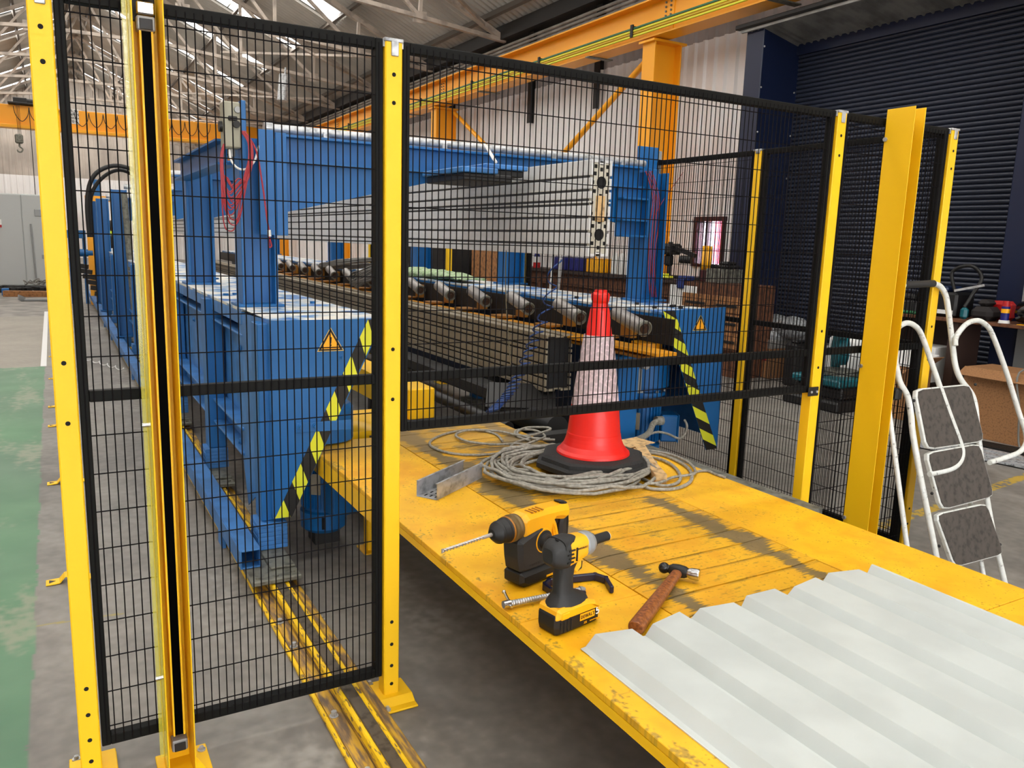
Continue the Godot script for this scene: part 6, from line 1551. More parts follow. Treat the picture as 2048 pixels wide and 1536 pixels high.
func build_bench():
	var before = get_child_count()
	var t = thing("workbench", V(6.5, 0, -9.6), "long brown workbench along the right wall, crowded with tools and crates", "workbench")
	var g = G.new(); g.bx(6.12, 6.575, 1.0, 1.045, -14.2, -5.78, 0.004); obj("bench_top", g, "bench_top", t)
	for k in 6:
		g = G.new(); g.bx(6.16, 6.56, 0.0, 1.0, -5.9 - k * 1.65, -5.8 - k * 1.65); obj("trestle", g, "bench_wood", t)
		if k < 5: 
			g = G.new(); g.bx(6.18, 6.2, 0.82, 1.0, -5.9 - (k + 1) * 1.65 + 0.1, -5.9 - k * 1.65); obj("apron", g, "bench_wood", t)
			g = G.new(); g.bx(6.22, 6.24, 0.1, 0.82, -5.9 - (k + 1) * 1.65 + 0.1, -5.9 - k * 1.65); obj("back_board", g, "bench_wood", t)
	t = thing("drawer_cabinet", V(6.2, 0, -5.2), "brown drawer cabinet with black handles at the right end of the workbench", "cabinet")
	g = G.new(); g.bx(6.12, 6.57, 0.3, 1.045, -5.775, -4.75, 0.005); g.bx(6.15, 6.57, 0.0, 0.3, -5.7, -4.8); obj("carcass", g, "bench_wood", t)
	for k in 6:
		var y = 0.42 + (k % 3) * 0.2; var z = -5.52 if k < 3 else -5.01
		g = G.new(); g.bx(6.105, 6.119, y - 0.09, y + 0.09, z - 0.24, z + 0.24, 0.003); var d = obj("drawer", g, "plywood", t)
		g = G.new(); g.bx(6.09, 6.104, y - 0.03, y + 0.0, z - 0.16, z + 0.16, 0.003); obj("handle", g, "black", d)
	simple("paper_sheet", "white sheet of paper pinned on the front of the workbench", "paper", "white", [[6.114, 6.118, 0.72, 0.99, -6.0, -5.52]], 0.0)
	# on the bench
	t = thing("chop_saw", V(6.45, 1.045, -5.75), "yellow chop saw with a round guard on the workbench", "saw")
	g = G.new(); g.cyl(V(6.42, 1.30, -5.80), V(6.50, 1.30, -5.72), 0.17, 0.165, 26); obj("blade_guard", g, "tool_yellow", t)
	g = G.new(); g.bx(6.3, 6.6, 1.046, 1.09, -5.95, -5.5, 0.01); g.bx(6.45, 6.55, 1.09, 1.25, -5.75, -5.65, 0.01); obj("base", g, "dark_steel", t)
	g = G.new(); g.cyl(V(6.36, 1.29, -5.93), V(6.30, 1.29, -6.05), 0.05, -1, 14); g.bar(V(6.4, 1.34, -5.9), V(6.35, 1.42, -6.2), 0.05, 0.05); obj("motor", g, "black", t)
	t = thing("drill_press", V(6.4, 1.045, -6.35), "black bench drill head left of the yellow chop saw", "drill press")
	g = G.new(); g.cyl(V(6.42, 1.05, -6.4), V(6.42, 1.5, -6.4), 0.03, -1, 12); obj("column", g, "black", t)
	g = G.new(); g.bx(6.3, 6.55, 1.34, 1.48, -6.52, -6.3, 0.03); g.bx(6.36, 6.46, 1.2, 1.34, -6.45, -6.35, 0.02); obj("head", g, "black", t)
	g = G.new(); g.bx(6.28, 6.56, 1.046, 1.08, -6.55, -6.25, 0.01); obj("base", g, "black", t)
	simple("cap", "dark cap lying on a grey box at the right end of the workbench", "cap", "dark_steel", [[6.25, 6.5, 1.21, 1.25, -5.42, -5.22], [6.3, 6.48, 1.25, 1.29, -5.4, -5.26]], 0.02)
	simple("grey_box", "grey metal box at the right end of the workbench", "box", "steel_grey", [[6.2, 6.55, 1.046, 1.205, -5.48, -5.22]])
	simple("red_tin", "dark red tin on the workbench under the window", "tin", mat("dark_red", Color(0.25, 0.03, 0.04), 0.5), [[6.25, 6.4, 1.046, 1.18, -5.66, -5.52]], 0.01)
	simple("tool_roll", "lime yellow strap bundle on the workbench below the drill press", "straps", "lime", [[6.15, 6.26, 1.046, 1.08, -6.35, -6.1], [6.16, 6.24, 1.08, 1.11, -6.28, -6.16]], 0.015)
	simple("blue_cloth", "blue cloth on the workbench edge in front of the chop saw", "cloth", mat("cloth_blue", Color(0.06, 0.16, 0.42), 0.8), [[6.12, 6.24, 1.046, 1.10, -5.9, -5.7], [6.08, 6.118, 0.95, 1.08, -5.86, -5.74]], 0.015)
	for k in 2: 
		g = G.new(); g.bx(6.2, 6.5, 1.046, 1.23, -8.9 + k * 0.46, -8.48 + k * 0.46, 0.01); var cr = obj("crate", g, "crate_blue"); tag(cr, ["blue plastic crate on the workbench, left one of the pair", "blue plastic crate on the workbench, right one of the pair"][k], "crate")
		g = G.new(); g.bx(6.24, 6.46, 1.23, 1.31, -8.86 + k * 0.46, -8.56 + k * 0.46, 0.02); obj("contents", g, "white", cr)
	simple("crate", "yellow plastic crate beside the blue crates on the workbench", "crate", "tool_yellow", [[6.2, 6.5, 1.046, 1.24, -7.95, -7.6]], 0.01)
	for k in 3: 
		g = G.new(); g.cyl(V(6.35, 1.046, -7.45 + k * 0.16), V(6.35, 1.28, -7.45 + k * 0.16), 0.06, 0.06, 16); g.cyl(V(6.35, 1.28, -7.45 + k * 0.16), V(6.35, 1.33, -7.45 + k * 0.16), 0.035, 0.03, 12)
		tag(obj("white_canister", g, "white"), ["white plastic canister on the workbench right next to the yellow crate", "white plastic canister in the middle of the row of three on the workbench", "white plastic canister of the row of three, furthest from the yellow crate"][k], "canister")
	simple("black_tools", "heap of black tools on the workbench behind the blue column", "tools", "black", [[6.2, 6.45, 1.046, 1.2, -7.0, -6.85], [6.25, 6.5, 1.046, 1.14, -6.85, -6.7], [6.3, 6.4, 1.2, 1.27, -6.98, -6.9]], 0.02)
	t = thing("spray_bottle", V(6.2, 1.046, -9.15), "blue and white bottle with a red base on the workbench left of the blue crates", "bottle")
	g = G.new(); g.cyl(V(6.2, 1.046, -9.3), V(6.2, 1.13, -9.3), 0.06, -1, 14); obj("red_base", g, "red", t)
	g = G.new(); g.cyl(V(6.2, 1.13, -9.3), V(6.2, 1.22, -9.3), 0.058, 0.055, 14); obj("white_band", g, "white", t)
	g = G.new(); g.cyl(V(6.2, 1.22, -9.3), V(6.2, 1.34, -9.3), 0.05, 0.02, 14); obj("blue_neck", g, "crate_blue", t)
	simple("parts_rack", "rack of red and yellow boxes at the far end of the workbench", "rack", "red", [[6.15, 6.5, 1.0461, 1.1, -14.0, -12.4]], 0.01)
	for k in 4: simple("parts_bin", ["white parts bin on the far rack", "pale parts bin second from the left on the far rack", "yellow parts bin third on the far rack", "yellow parts bin at the right end of the far rack"][k], "bin", "white" if k < 2 else "tool_yellow", [[6.2, 6.5, 1.101, 1.17, -13.95 + k * 0.38, -13.65 + k * 0.38]], 0.01)
	simple("dark_cupboard", "dark cupboard standing far back along the right wall", "cupboard", "black", [[5.6, 6.05, 0, 1.35, -13.6, -11.2]], 0.01)
	simple("plywood_board", "brown plywood boards leaning at the workbench, seen below the silver profile", "boards", "plywood", [[5.9, 5.95, 0, 1.3, -11.0, -10.0], [5.96, 6.0, 0, 1.25, -10.9, -9.6]])
	for k in 2:
		g = G.new(); g.bar(V(6.0, 0.02, -8.6 + k * 0.2), V(6.1, 1.4, -8.66 + k * 0.22), 0.025, 0.05); tag(obj("pale_batten", g, "white"), ["pale batten leaning at the workbench, left of the blue crates", "second pale batten leaning at the workbench, right of the first"][k], "batten")
	# the bench stands in front of the crane columns
	for i in range(before, get_child_count()): get_child(i).position += V(-0.42, 0, 0.6)
	# on the floor by the wall
	card_box("carton", "brown carton with red print on the floor by the drawer cabinet", 6.1, 6.6, 0, 0.34, -4.5, -4.1, "card", false)
	g = G.new(); g.bx(6.094, 6.0985, 0.2, 0.24, -4.47, -4.15); g.bx(6.094, 6.0985, 0.1, 0.17, -4.4, -4.3); tag(obj("red_tape", g, "red"), "red print on the front of the brown floor carton", "print")
	simple("tool_case", "tall black tool case standing on the floor by the shutter", "case", "black", [[5.95, 6.25, 0, 0.46, -3.78, -3.62], [6.0, 6.2, 0.46, 0.49, -3.74, -3.66]], 0.02)
	simple("white_carton", "white carton behind the black tool case", "box", "white", [[6.3, 6.7, 0, 0.42, -3.7, -3.3]])
	g = G.new()
	for k in 9:
		var R = RandomNumberGenerator.new(); R.seed = 500 + k
		g.ball(V(6.4 + R.randf_range(-0.2, 0.2), 0.55 + R.randf_range(-0.08, 0.1), -4.25 + R.randf_range(-0.32, 0.3)), V(0.2, 0.13, 0.2), 10)
	tag(obj("wrapping_heap", g, "plastic_wrap"), "heap of crumpled clear plastic wrapping on top of the floor cartons", "wrapping")
	simple("floor_crate", "low grey crate under the plastic wrapping", "crate", "clad_grey", [[6.61, 6.85, 0, 0.4, -4.5, -3.9], [6.1, 6.6, 0.341, 0.44, -4.5, -4.1]])
	t = thing("mitre_saw", V(5.6, 0.22, -2.75), "teal mitre saw standing on black tool cases beyond the fence", "saw")
	g = G.new(); g.bx(5.25, 5.95, 0.22, 0.29, -3.05, -2.5, 0.015); obj("base", g, "teal", t)
	g = G.new(); g.cyl(V(5.62, 0.29, -2.8), V(5.62, 0.335, -2.8), 0.17, -1, 24); obj("turntable", g, "steel_grey", t)
	g = G.new(); g.cyl(V(5.58, 0.52, -2.84), V(5.66, 0.52, -2.78), 0.15, 0.14, 24); g.bar(V(5.75, 0.34, -2.95), V(5.68, 0.6, -2.9), 0.08, 0.06); g.bar(V(5.6, 0.62, -2.82), V(5.45, 0.68, -2.65), 0.05, 0.04); obj("saw_head", g, "teal", t)
	simple("tool_case", "black flat tool cases on the floor under the teal mitre saw", "case", "black", [[5.2, 6.0, 0, 0.10, -3.1, -2.45], [5.3, 5.9, 0.1, 0.215, -3.05, -2.5]], 0.02)
	simple("white_bag", "white bag standing on the floor behind the teal saw", "bag", "white", [[6.0, 6.3, 0, 0.62, -3.3, -2.9]], 0.06)

func build_desk():
	var t = thing("desk", V(6.15, 0, -1.7), "brown topped work desk in front of the navy shutter, behind the step ladder", "desk")
	var g = G.new(); g.bx(5.95, 6.36, 0.87, 0.90, -2.75, -0.6, 0.004); obj("desk_top", g, "bench_wood", t)
	for z in [-2.65, -1.95, -0.7]:
		g = G.new(); g.bx(5.98, 6.33, 0, 0.87, z - 0.04, z + 0.04); obj("leg_panel", g, "bench_top", t)
	g = G.new(); g.bx(6.30, 6.33, 0.5, 0.87, -2.6, -2.0); obj("back_panel", g, "bench_top", t)
	t = thing("label_printer", V(6.15, 0.9, -2.15), "black printer with an open blue lid and cables on the desk", "printer")
	g = G.new(); g.bx(6.02, 6.3, 0.9, 1.12, -2.3, -1.98, 0.02); obj("body", g, "black", t)
	g = G.new(); g.bx(6.06, 6.3, 1.12, 1.17, -2.42, -2.1, 0.015); g.bar(V(6.12, 1.17, -2.36), V(6.16, 1.42, -2.30), 0.16, 0.05, V(0, 0, 1), 0.012); obj("blue_lid", g, mat("lid_blue", Color(0.06, 0.13, 0.26), 0.4), t)
	g = G.new(); g.tube(smooth([V(6.1, 1.12, -2.05), V(6.1, 1.3, -2.1), V(6.12, 1.36, -1.95), V(6.15, 1.26, -1.86), V(6.1, 1.1, -1.9), V(6.05, 1.0, -1.92)], 5), 0.016, 8); obj("cables", g, "black", t)
	g = G.new(); g.bar(V(6.01, 0.92, -2.28), V(6.05, 1.24, -2.2), 0.012, 0.02); g.bar(V(6.0, 1.14, -2.0), V(6.1, 1.2, -1.8), 0.012, 0.02); obj("lever", g, "zinc", t)
	g = G.new(); g.bx(6.008, 6.018, 0.93, 0.965, -2.14, -2.0); obj("sticker", g, "white", t)
	simple("monitor_stand", "dark grey box with a small white bottle left of the printer on the desk", "box", "dark_steel", [[6.0, 6.25, 0.901, 1.02, -2.7, -2.34], [6.05, 6.2, 1.02, 1.08, -2.6, -2.4]], 0.02)
	t = thing("spray_can", V(6.02, 0.9, -1.55), "blue and yellow spray can with a red cap on the desk", "spray can")
	g = G.new(); g.cyl(V(6.02, 0.925, -1.55), V(6.02, 1.04, -1.55), 0.032, -1, 18); obj("can", g, "crate_blue", t)
	g = G.new(); g.cyl(V(6.02, 0.985, -1.55), V(6.02, 1.02, -1.55), 0.0326, -1, 18); obj("yellow_band", g, "tool_yellow", t)
	g = G.new(); g.cyl(V(6.02, 1.04, -1.55), V(6.02, 1.085, -1.55), 0.03, 0.026, 18); obj("red_cap", g, "red", t)
	g = G.new(); g.cyl(V(6.02, 0.9005, -1.55), V(6.02, 0.925, -1.55), 0.045, 0.04, 18); obj("clear_base", g, "white", t)
	t = thing("welding_helmet", V(6.1, 0.9, -1.25), "glossy black welding helmet lying on the desk at the right", "helmet")
	g = G.new(); g.loft([[V(6.12, 0.98, -1.52), 0.02, 0.03], [V(6.12, 1.0, -1.46), 0.12, 0.09], [V(6.12, 1.01, -1.3), 0.15, 0.115], [V(6.12, 1.01, -1.12), 0.14, 0.11], [V(6.12, 0.98, -0.98), 0.06, 0.06]], Basis(V(1, 0, 0), V(0, 1, 0), V(0, 0, 1)), 2.6, 20); obj("shell", g, mat("gloss_black", Color(0.02, 0.02, 0.022), 0.1), t)
	simple("glove_pair", "dark teal and red gloves lying between the printer and the spray can", "gloves", mat("glove_dark", Color(0.10, 0.08, 0.08), 0.8), [[6.0, 6.2, 0.901, 1.02, -1.85, -1.66], [6.05, 6.2, 1.02, 1.08, -1.82, -1.72]], 0.04)
	simple("glove", "teal work glove leaning on the dark gloves", "glove", "teal", [[5.99, 6.05, 0.901, 1.0, -1.93, -1.865]], 0.02)
	simple("red_cloth", "red cloth lying behind the gloves on the desk", "cloth", "red", [[6.21, 6.33, 0.901, 1.07, -1.8, -1.62]], 0.03)
	simple("green_cloth", "green cloth at the left end of the desk", "cloth", "green", [[5.96, 6.15, 0.901, 0.93, -2.5, -2.32]], 0.01)
	simple("yellow_notes", "yellow note lying on the desk edge", "note", "tool_yellow", [[5.97, 6.03, 0.9005, 0.905, -1.42, -1.32]], 0.0)
	# things standing round the desk
	g = G.new(); g.bx(6.37, 6.395, 0.0, 1.42, -1.62, -1.42, 0.003); tag(obj("grey_post", g, "tool_grey"), "pale grey upright plank behind the desk", "plank")
	card_box("carton", "tall brown cardboard sheet standing below the left end of the desk", 6.38, 6.5, 0.5, 0.86, -2.7, -2.1, "card", false)
	card_box("carton", "open brown carton with white papers on the floor left of the desk", 5.6, 5.9, 0.25, 0.48, -2.45, -2.05)
	simple("carton_stack", "flat brown cartons on the floor under the open carton", "boxes", "card", [[5.55, 5.92, 0, 0.24, -2.5, -2.0]])
	g = G.new(); g.box(V(5.75, 0.52, -2.2), V(0.4, 0.012, 0.35), Basis(V(0, 0, 1), 0.2)); g.box(V(5.66, 0.42, -1.99), V(0.14, 0.2, 0.008)); tag(obj("white_papers", g, "white"), "white papers spilling out of the open carton", "papers")
	card_box("carton", "big brown carton on the floor in front of the desk at the right", 5.55, 5.93, 0.0, 0.56, -1.55, -0.75)
	simple("white_carton", "white printed carton under the desk", "box", "white", [[5.99, 6.29, 0.3, 0.62, -2.5, -2.1]])
	simple("low_shelf", "dark low shelf under the desk", "shelf", "bench_top", [[5.99, 6.29, 0.0, 0.295, -2.58, -2.01]])
	g = G.new()
	for k in 7: g.bar(V(5.15 + k * 0.03, 0.015 + 0.005 * (k % 2), -1.7 + k * 0.05), V(5.3 + k * 0.03, 0.015, -0.7), 0.03, 0.02)
	tag(obj("rubber_strips", g, "black"), "black ribbed rubber strips on the floor by the big carton", "strips")
	g = G.new()
	for k in 6: g.bar(V(4.75 + k * 0.045, 0.02 + 0.012 * (k % 3), -1.45 + k * 0.03), V(4.95 + k * 0.045, 0.02, -0.5), 0.06, 0.02)
	tag(obj("plastic_strips", g, "plastic_wrap"), "bundle of clear plastic strips on the floor in front of the rubber strips", "strips")
	g = G.new(); g.tube(smooth([V(5.94, 0.88, -1.0), V(5.92, 0.7, -1.02), V(5.9, 0.62, -1.06), V(5.5, 0.58, -1.1), V(5.48, 0.3, -1.05), V(5.46, 0.02, -1.0), V(5.3, 0.01, -0.8)], 5), 0.008, 6); tag(obj("desk_cable", g, "cable_dark"), "grey cable hanging from the desk over the big carton", "cable")

# ---------------------------------------------------------------- far left
func build_far_left():
	var t = thing("control_cabinet", V(-2.2, 0.06, -19.9), "large pale grey electrical cabinet beside the walkway at the far left", "cabinet")
	var g = G.new(); g.bx(-4.2, -0.92, 0.06, 2.17, -20.3, -19.72, 0.01); obj("carcass", g, "cabinet", t)
	for e in [[-2.75, -1.44], [-1.425, -0.94]]:
		g = G.new(); g.bx(e[0], e[1], 0.09, 2.15, -19.719, -19.70, 0.006); var d = obj("door", g, "cabinet", t)
		if e[0] > -2:
			g = G.new(); g.cyl(V(-1.24, 0.25, -19.68), V(-1.27, 1.50, -19.68), 0.018, -1, 8); obj("lock_rod", g, "tool_grey", d)
			g = G.new(); g.bx(-1.18, -1.0, 1.68, 1.84, -19.70, -19.685, 0.01); obj("vent", g, "tool_grey", d)
			g = G.new(); g.bx(-1.09, -0.95, 0.71, 0.80, -19.70, -19.685, 0.01); obj("vent", g, "tool_grey", d)
		else:
			g = G.new(); g.bx(-1.98, -1.84, 1.40, 1.58, -19.70, -19.69); var sg = obj("sign", g, "white", d)
			g = G.new(); g.bx(-1.98, -1.84, 1.40, 1.46, -19.689, -19.685); obj("red_band", g, "red", sg)
	g = G.new()
	for k in 26:
		var R = RandomNumberGenerator.new(); R.seed = 700 + k
		var p = V(R.randf_range(-2.4, -0.95), 0.0, R.randf_range(-19.5, -18.6))
		g.box(p + V(0, 0.05, 0), V(R.randf_range(0.05, 0.3), 0.1, R.randf_range(0.05, 0.2)), Basis(Vector3.UP, R.randf_range(0, 3)), 0.01)
	var ob = obj("scrap_heap", g, "black"); tag(ob, "dark heap of scrap and cable ends in front of the grey cabinet", "scrap", "", "stuff")
	g = G.new()
	for k in 5: g.tube(loop_pts(V(-1.35 + 0.1 * k, 0.12, -18.7), 0.16, 1.2, 20, 720 + k, 0.4, 0.2), 0.012, 6)
	tag(obj("cable_loops", g, "cable_dark"), "grey cable loops lying in front of the grey cabinet", "cable")
	simple("blue_block", "small blue block on the floor by the timber beam", "block", "blue", [[-1.85, -1.72, 0, 0.14, -17.9, -17.7]])
	g = G.new(); g.bar(V(-1.8, 0.06, -17.4), V(-0.9, 0.06, -17.2), 0.14, 0.12, Vector3.UP, 0.004); tag(obj("timber_beam", g, "plywood"), "short reddish timber beam lying across the floor near the cabinet", "timber")
	g = G.new(); g.bar(V(-1.4, 0.02, -16.2), V(-0.95, 0.03, -16.1), 0.16, 0.03); g.bar(V(-1.4, 0.02, -16.2), V(-1.5, 0.09, -16.0), 0.02, 0.1); tag(obj("metal_offcut", g, "tool_grey"), "pale bent metal offcut on the floor beside the white stripe", "offcut")
	# curled metal spring strip on the floor inside the fence
	g = G.new(); var hp = []
	for i in 70:
		var s = i / 69.0
		var p = PY(lerpf(163, 250, s), lerpf(717, 742, s), 0.02); hp.append(p + V(cos(s * 34.0) * 0.015, 0.012 + sin(s * 34.0) * 0.015, 0))
	g.tube(hp, 0.006, 6); tag(obj("swarf_curl", g, "white"), "pale curly strip of swarf on the floor left of the blue tube", "swarf")
	# far end of the machine: drives, hoses and a yellow gantry
	g = G.new(); g.tube(smooth([V(-0.32, 1.3, -13), V(-0.32, 1.9, -13), V(-0.2, 2.3, -13), V(0.1, 2.48, -13), V(0.45, 2.4, -13), V(0.75, 2.1, -13.2), V(0.9, 1.8, -13.4)], 6), 0.035, 8)
	g.tube(smooth([V(-0.28, 1.3, -13.1), V(-0.26, 1.95, -13.1), V(-0.05, 2.3, -13.1), V(0.25, 2.42, -13.1), V(0.6, 2.2, -13.3), V(0.8, 1.9, -13.5)], 6), 0.03, 8)
	g.tube(smooth([V(0.3, 1.8, -11.6), V(0.36, 1.98, -11.6), V(0.5, 2.0, -11.6), V(0.58, 1.88, -11.6)], 6), 0.025, 8)
	tag(obj("hose_arch", g, "black"), "black hoses arching over the far end of the blue machine", "hoses")
	t = thing("yellow_gantry", V(0.0, 0, -15.2), "yellow frame with a blue mast at the far end of the machine", "gantry")
	for px in [-0.28, 0.9]:
		g = G.new(); g.bx(px, px + 0.1, 0.0, 2.05, -15.25, -15.15); obj("post", g, "orange", t)
	g = G.new(); g.bx(-0.28, 1.0, 1.95, 2.05, -15.25, -15.15); obj("rail", g, "orange", t)
	g = G.new(); g.bx(-0.12, 0.0, 0.0, 2.36, -15.4, -15.28); obj("mast", g, "blue", t)
	t = thing("far_drive", V(-0.4, 0, -15.5), "blue drive frame with a blue cylinder left of the yellow gantry", "drive unit")
	g = G.new(); g.bx(-0.62, -0.3, 1.25, 1.4, -15.6, -15.3); g.bx(-0.6, -0.5, 0, 1.25, -15.5, -15.4); g.bx(-0.36, -0.3, 0.0, 1.25, -15.5, -15.4); g.bx(-0.55, -0.5, 1.4, 1.75, -15.5, -15.4); obj("frame", g, "blue", t)
	g = G.new(); g.cyl(V(-0.6, 0.98, -15.2), V(-0.2, 0.98, -15.2), 0.07, -1, 14); obj("cylinder", g, "blue", t)
	g = G.new()
	for k in 6: g.bar(V(-0.5 + k * 0.05, 0.75 - k * 0.09, -15.2 + k * 0.25), V(-0.3 + k * 0.05, 0.72 - k * 0.09, -15.1 + k * 0.25), 0.05, 0.08)
	obj("drag_chain", g, "dark_steel", t)
	build_person()
	# more yellow fence along the far side of the machine
	fence_post(2.568, -3.60, "yellow fence post beyond the machine, seen below the profile near the blue crates")
	fence_post(2.568, -5.12, "yellow fence post beyond the machine, seen left of the far blue column")
	fence_post(2.568, -7.4, "yellow fence post furthest along the far side of the machine")
	fence_panel(V(2.568, 0, -2.15), V(0, 0, -1), 1.42, 0.085, 1.99, [1.04], V(-1, 0, 0), "black mesh fence panel on the far side of the machine behind the right column")
	fence_panel(V(2.568, 0, -5.15), V(0, 0, -1), 2.22, 0.085, 1.99, [1.04], V(-1, 0, 0), "black mesh fence panel furthest along the far side of the machine")

# ---------------------------------------------------------------- the worker far back
func build_person():
	var o = V(0.12, 0.0, -15.0)
	var J = func(x, y, z): return o + V(x, y, z)
	# joints and radii, standing slightly stooped, facing right
	var bones = [
		[J.call(0, 1.32, 0), 0.045, J.call(0.02, 1.38, 0), 0.05], [J.call(0, 0.92, 0), 0.13, J.call(0, 1.10, 0), 0.125], [J.call(0, 1.10, 0), 0.125, J.call(0, 1.27, 0), 0.14],
		[J.call(0, 1.27, -0.16), 0.065, J.call(0, 1.27, 0.16), 0.065],
		[J.call(0, 1.27, 0.18), 0.055, J.call(0.03, 1.0, 0.22), 0.045], [J.call(0.03, 1.0, 0.22), 0.043, J.call(0.22, 0.90, 0.18), 0.032],
		[J.call(0, 1.27, -0.18), 0.055, J.call(0.03, 1.0, -0.22), 0.045], [J.call(0.03, 1.0, -0.22), 0.043, J.call(0.22, 0.90, -0.18), 0.032],
		[J.call(0, 0.88, 0.09), 0.088, J.call(0.02, 0.46, 0.10), 0.06], [J.call(0.02, 0.46, 0.10), 0.058, J.call(-0.02, 0.08, 0.10), 0.042], [J.call(-0.02, 0.05, 0.10), 0.045, J.call(0.16, 0.035, 0.11), 0.033],
		[J.call(0, 0.88, -0.09), 0.088, J.call(0.02, 0.46, -0.10), 0.06], [J.call(0.02, 0.46, -0.10), 0.058, J.call(-0.02, 0.08, -0.10), 0.042], [J.call(-0.02, 0.05, -0.10), 0.045, J.call(0.16, 0.035, -0.11), 0.033]]
	for s in [-1.0, 1.0]:
		bones.append([J.call(0.22, 0.90, 0.18 * s), 0.034, J.call(0.29, 0.87, 0.17 * s), 0.036])
		for k in 4: bones.append([J.call(0.29, 0.885 - k * 0.018, (0.17 + 0.004 * k) * s), 0.0105, J.call(0.365 - absf(k - 1.3) * 0.008, 0.865 - k * 0.018, 0.165 * s), 0.0085])
		bones.append([J.call(0.25, 0.905, 0.15 * s), 0.012, J.call(0.30, 0.91, 0.13 * s), 0.009])
	var head = [[J.call(0.03, 1.47, 0), 0.092, J.call(0.035, 1.50, 0), 0.092], [J.call(0.06, 1.40, 0), 0.06, J.call(0.08, 1.41, 0), 0.05], [J.call(0.12, 1.455, 0), 0.016, J.call(0.135, 1.435, 0), 0.016], [J.call(0.03, 1.455, 0.092), 0.018, J.call(0.03, 1.48, 0.094), 0.016], [J.call(0.03, 1.455, -0.092), 0.018, J.call(0.03, 1.48, -0.094), 0.016]]
	var t = thing("person", o, "worker in a yellow hi-vis vest standing between the blue columns far down the machine", "person")
	var g = G.new(); nets(g, bones + head, 0.016, 0.03); obj("body", g, "skin", t)
	g = G.new()
	var vest = [[J.call(0, 0.90, 0), 0.148, J.call(0, 1.10, 0), 0.142], [J.call(0, 1.10, 0), 0.142, J.call(0, 1.27, 0), 0.152], [J.call(0, 1.27, -0.13), 0.085, J.call(0, 1.27, 0.13), 0.085]]
	nets(g, vest, 0.02, 0.03); obj("hi_vis_vest", g, "hivis", t)
	g = G.new(); nets(g, [[J.call(0, 0.90, 0.09), 0.105, J.call(0.02, 0.46, 0.10), 0.078], [J.call(0.02, 0.46, 0.10), 0.076, J.call(-0.02, 0.10, 0.10), 0.062], [J.call(0, 0.90, -0.09), 0.105, J.call(0.02, 0.46, -0.10), 0.078], [J.call(0.02, 0.46, -0.10), 0.076, J.call(-0.02, 0.10, -0.10), 0.062]], 0.02, 0.03); obj("trousers", g, "trousers", t)
	g = G.new(); nets(g, [[J.call(0.015, 1.51, 0), 0.096, J.call(0.005, 1.49, 0), 0.097]], 0.016, 0.02); obj("hair", g, "hair", t)
	g = G.new()
	for s in [-1.0, 1.0]: g.ball(J.call(0.112, 1.483, 0.035 * s), V(0.014, 0.010, 0.014), 8)
	obj("eyes", g, "hair", t)
	g = G.new(); g.ball(J.call(0.118, 1.415, 0), V(0.012, 0.006, 0.024), 8); obj("mouth", g, "dark_red", t)
	g = G.new(); nets(g, [[J.call(0, 1.27, 0.19), 0.066, J.call(0.03, 1.0, 0.22), 0.056], [J.call(0.03, 1.0, 0.22), 0.054, J.call(0.18, 0.92, 0.19), 0.044], [J.call(0, 1.27, -0.19), 0.066, J.call(0.03, 1.0, -0.22), 0.056], [J.call(0.03, 1.0, -0.22), 0.054, J.call(0.18, 0.92, -0.19), 0.044]], 0.016, 0.02); obj("sleeves", g, "hair", t)
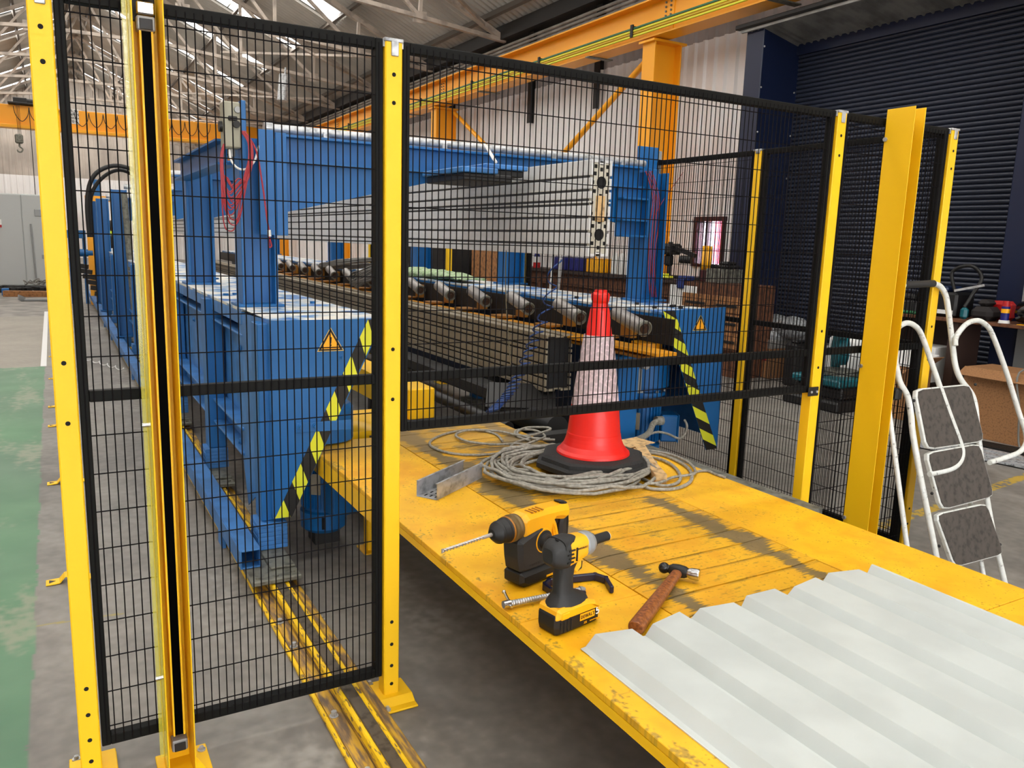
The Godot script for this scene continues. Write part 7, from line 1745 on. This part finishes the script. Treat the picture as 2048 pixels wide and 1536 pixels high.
# surface nets over tapered capsules joined by a smooth minimum
func nets(g: G, bones: Array, cell: float, k: float):
	var lo = bones[0][0]; var hi = bones[0][0]
	for b in bones:
		for e in [0, 2]:
			lo = lo.min(b[e] - Vector3.ONE * (b[e + 1] + cell * 2 + k)); hi = hi.max(b[e] + Vector3.ONE * (b[e + 1] + cell * 2 + k))
	var n = Vector3i(((hi - lo) / cell).ceil()) + Vector3i.ONE
	var f = PackedFloat32Array(); f.resize(n.x * n.y * n.z); f.fill(1.0)
	for b in bones:
		var a: Vector3 = b[0]; var c: Vector3 = b[2]
		var m = maxf(b[1], b[3]) + cell * 2 + k
		var i0 = Vector3i(((a.min(c) - Vector3.ONE * m - lo) / cell).floor()).clamp(Vector3i.ZERO, n - Vector3i.ONE); var i1 = Vector3i(((a.max(c) + Vector3.ONE * m - lo) / cell).ceil()).clamp(Vector3i.ZERO, n - Vector3i.ONE)
		var ac = c - a; var l2 = maxf(ac.length_squared(), 1e-9)
		for z in range(i0.z, i1.z + 1):
			for y in range(i0.y, i1.y + 1):
				for x in range(i0.x, i1.x + 1):
					var p = lo + Vector3(x, y, z) * cell
					var t = clampf((p - a).dot(ac) / l2, 0.0, 1.0)
					var d = (p - a - ac * t).length() - lerpf(b[1], b[3], t)
					var ix = (z * n.y + y) * n.x + x
					var o = f[ix]
					var h = maxf(k - absf(o - d), 0.0) / k
					f[ix] = minf(o, d) - h * h * k * 0.25
	var vid = {}
	var pos = []
	var st = [1, n.x, n.x * n.y]
	for z in n.z - 1:
		for y in n.y - 1:
			for x in n.x - 1:
				var base = (z * n.y + y) * n.x + x
				var s = Vector3(); var cnt = 0; var inside = 0
				var v = []
				for q in 8:
					var val = f[base + (q & 1) + ((q >> 1) & 1) * n.x + ((q >> 2) & 1) * n.x * n.y]
					v.append(val); inside += 1 if val < 0.0 else 0
				if inside == 0 or inside == 8: continue
				for e in [[0, 1], [2, 3], [4, 5], [6, 7], [0, 2], [1, 3], [4, 6], [5, 7], [0, 4], [1, 5], [2, 6], [3, 7]]:
					var a = v[e[0]]; var c = v[e[1]]
					if (a < 0.0) == (c < 0.0): continue
					var t = a / (a - c)
					s += Vector3(e[0] & 1, (e[0] >> 1) & 1, (e[0] >> 2) & 1).lerp(Vector3(e[1] & 1, (e[1] >> 1) & 1, (e[1] >> 2) & 1), t); cnt += 1
				vid[base] = pos.size(); pos.append(lo + (Vector3(x, y, z) + s / cnt) * cell)
	var nor = []; nor.resize(pos.size())
	for i in pos.size(): nor[i] = Vector3()
	var quads = []
	for base in vid:
		for ax in 3:
			var u = st[(ax + 1) % 3]; var w = st[(ax + 2) % 3]
			var f0 = f[base]; var f1 = f[base + st[ax]]
			if (f0 < 0.0) == (f1 < 0.0): continue
			if not (vid.has(base - u) and vid.has(base - w) and vid.has(base - u - w)): continue
			var q = [vid[base], vid[base - u], vid[base - u - w], vid[base - w]]
			var nn = (pos[q[1]] - pos[q[0]]).cross(pos[q[3]] - pos[q[0]])
			var dir = Vector3(); dir[ax] = 1.0 if f0 < 0.0 else -1.0
			if nn.dot(dir) < 0: nn = -nn
			for i in q: nor[i] += nn
			quads.append(q)
	for q in quads:
		g.t3(pos[q[0]], pos[q[1]], pos[q[2]], nor[q[0]].normalized(), nor[q[1]].normalized(), nor[q[2]].normalized())
		g.t3(pos[q[0]], pos[q[2]], pos[q[3]], nor[q[0]].normalized(), nor[q[2]].normalized(), nor[q[3]].normalized())

const LIGHT := 7.6
const DOOR := 3.2
func _ready():
	rng.seed = 7
	# camera, sky, exposure
	CB = Basis.from_euler(Vector3(-0.1772, -0.521, 0.0308), EULER_ORDER_YXZ)
	var cam = Camera3D.new()
	cam.name = "camera"; cam.fov = 51.309; cam.near = 0.05; cam.far = 200.0
	cam.transform = Transform3D(CB, CP)
	add_child(cam, true)
	cam.current = true
	var env = Environment.new()
	var sky = Sky.new()
	var sm = ProceduralSkyMaterial.new()
	sm.sky_top_color = Color(0.75, 0.82, 0.92); sm.sky_horizon_color = Color(0.92, 0.94, 0.97); sm.ground_horizon_color = Color(0.55, 0.54, 0.52); sm.ground_bottom_color = Color(0.4, 0.39, 0.37)
	sm.sky_energy_multiplier = 7.0
	sky.sky_material = sm
	env.sky = sky; env.background_mode = Environment.BG_SKY
	env.tonemap_mode = Environment.TONE_MAPPER_LINEAR
	env.tonemap_exposure = 1.0
	env.sdfgi_enabled = true; env.ssao_enabled = true; env.ssil_enabled = true
	var we = WorldEnvironment.new()
	we.name = "environment"; we.environment = env
	add_child(we, true)
	make_materials()
	build_hall()
	build_fence()
	build_platform()
	build_sheet()
	build_cone()
	build_cables()
	build_tray()
	build_hammer()
	build_clamp()
	build_rotary_hammer()
	build_rivet_tool()
	build_timber()
	build_ladder()
	build_beds()
	build_portals()
	build_profiles()
	build_machine_clutter()
	build_crane()
	build_bench()
	build_desk()
	build_far_left()
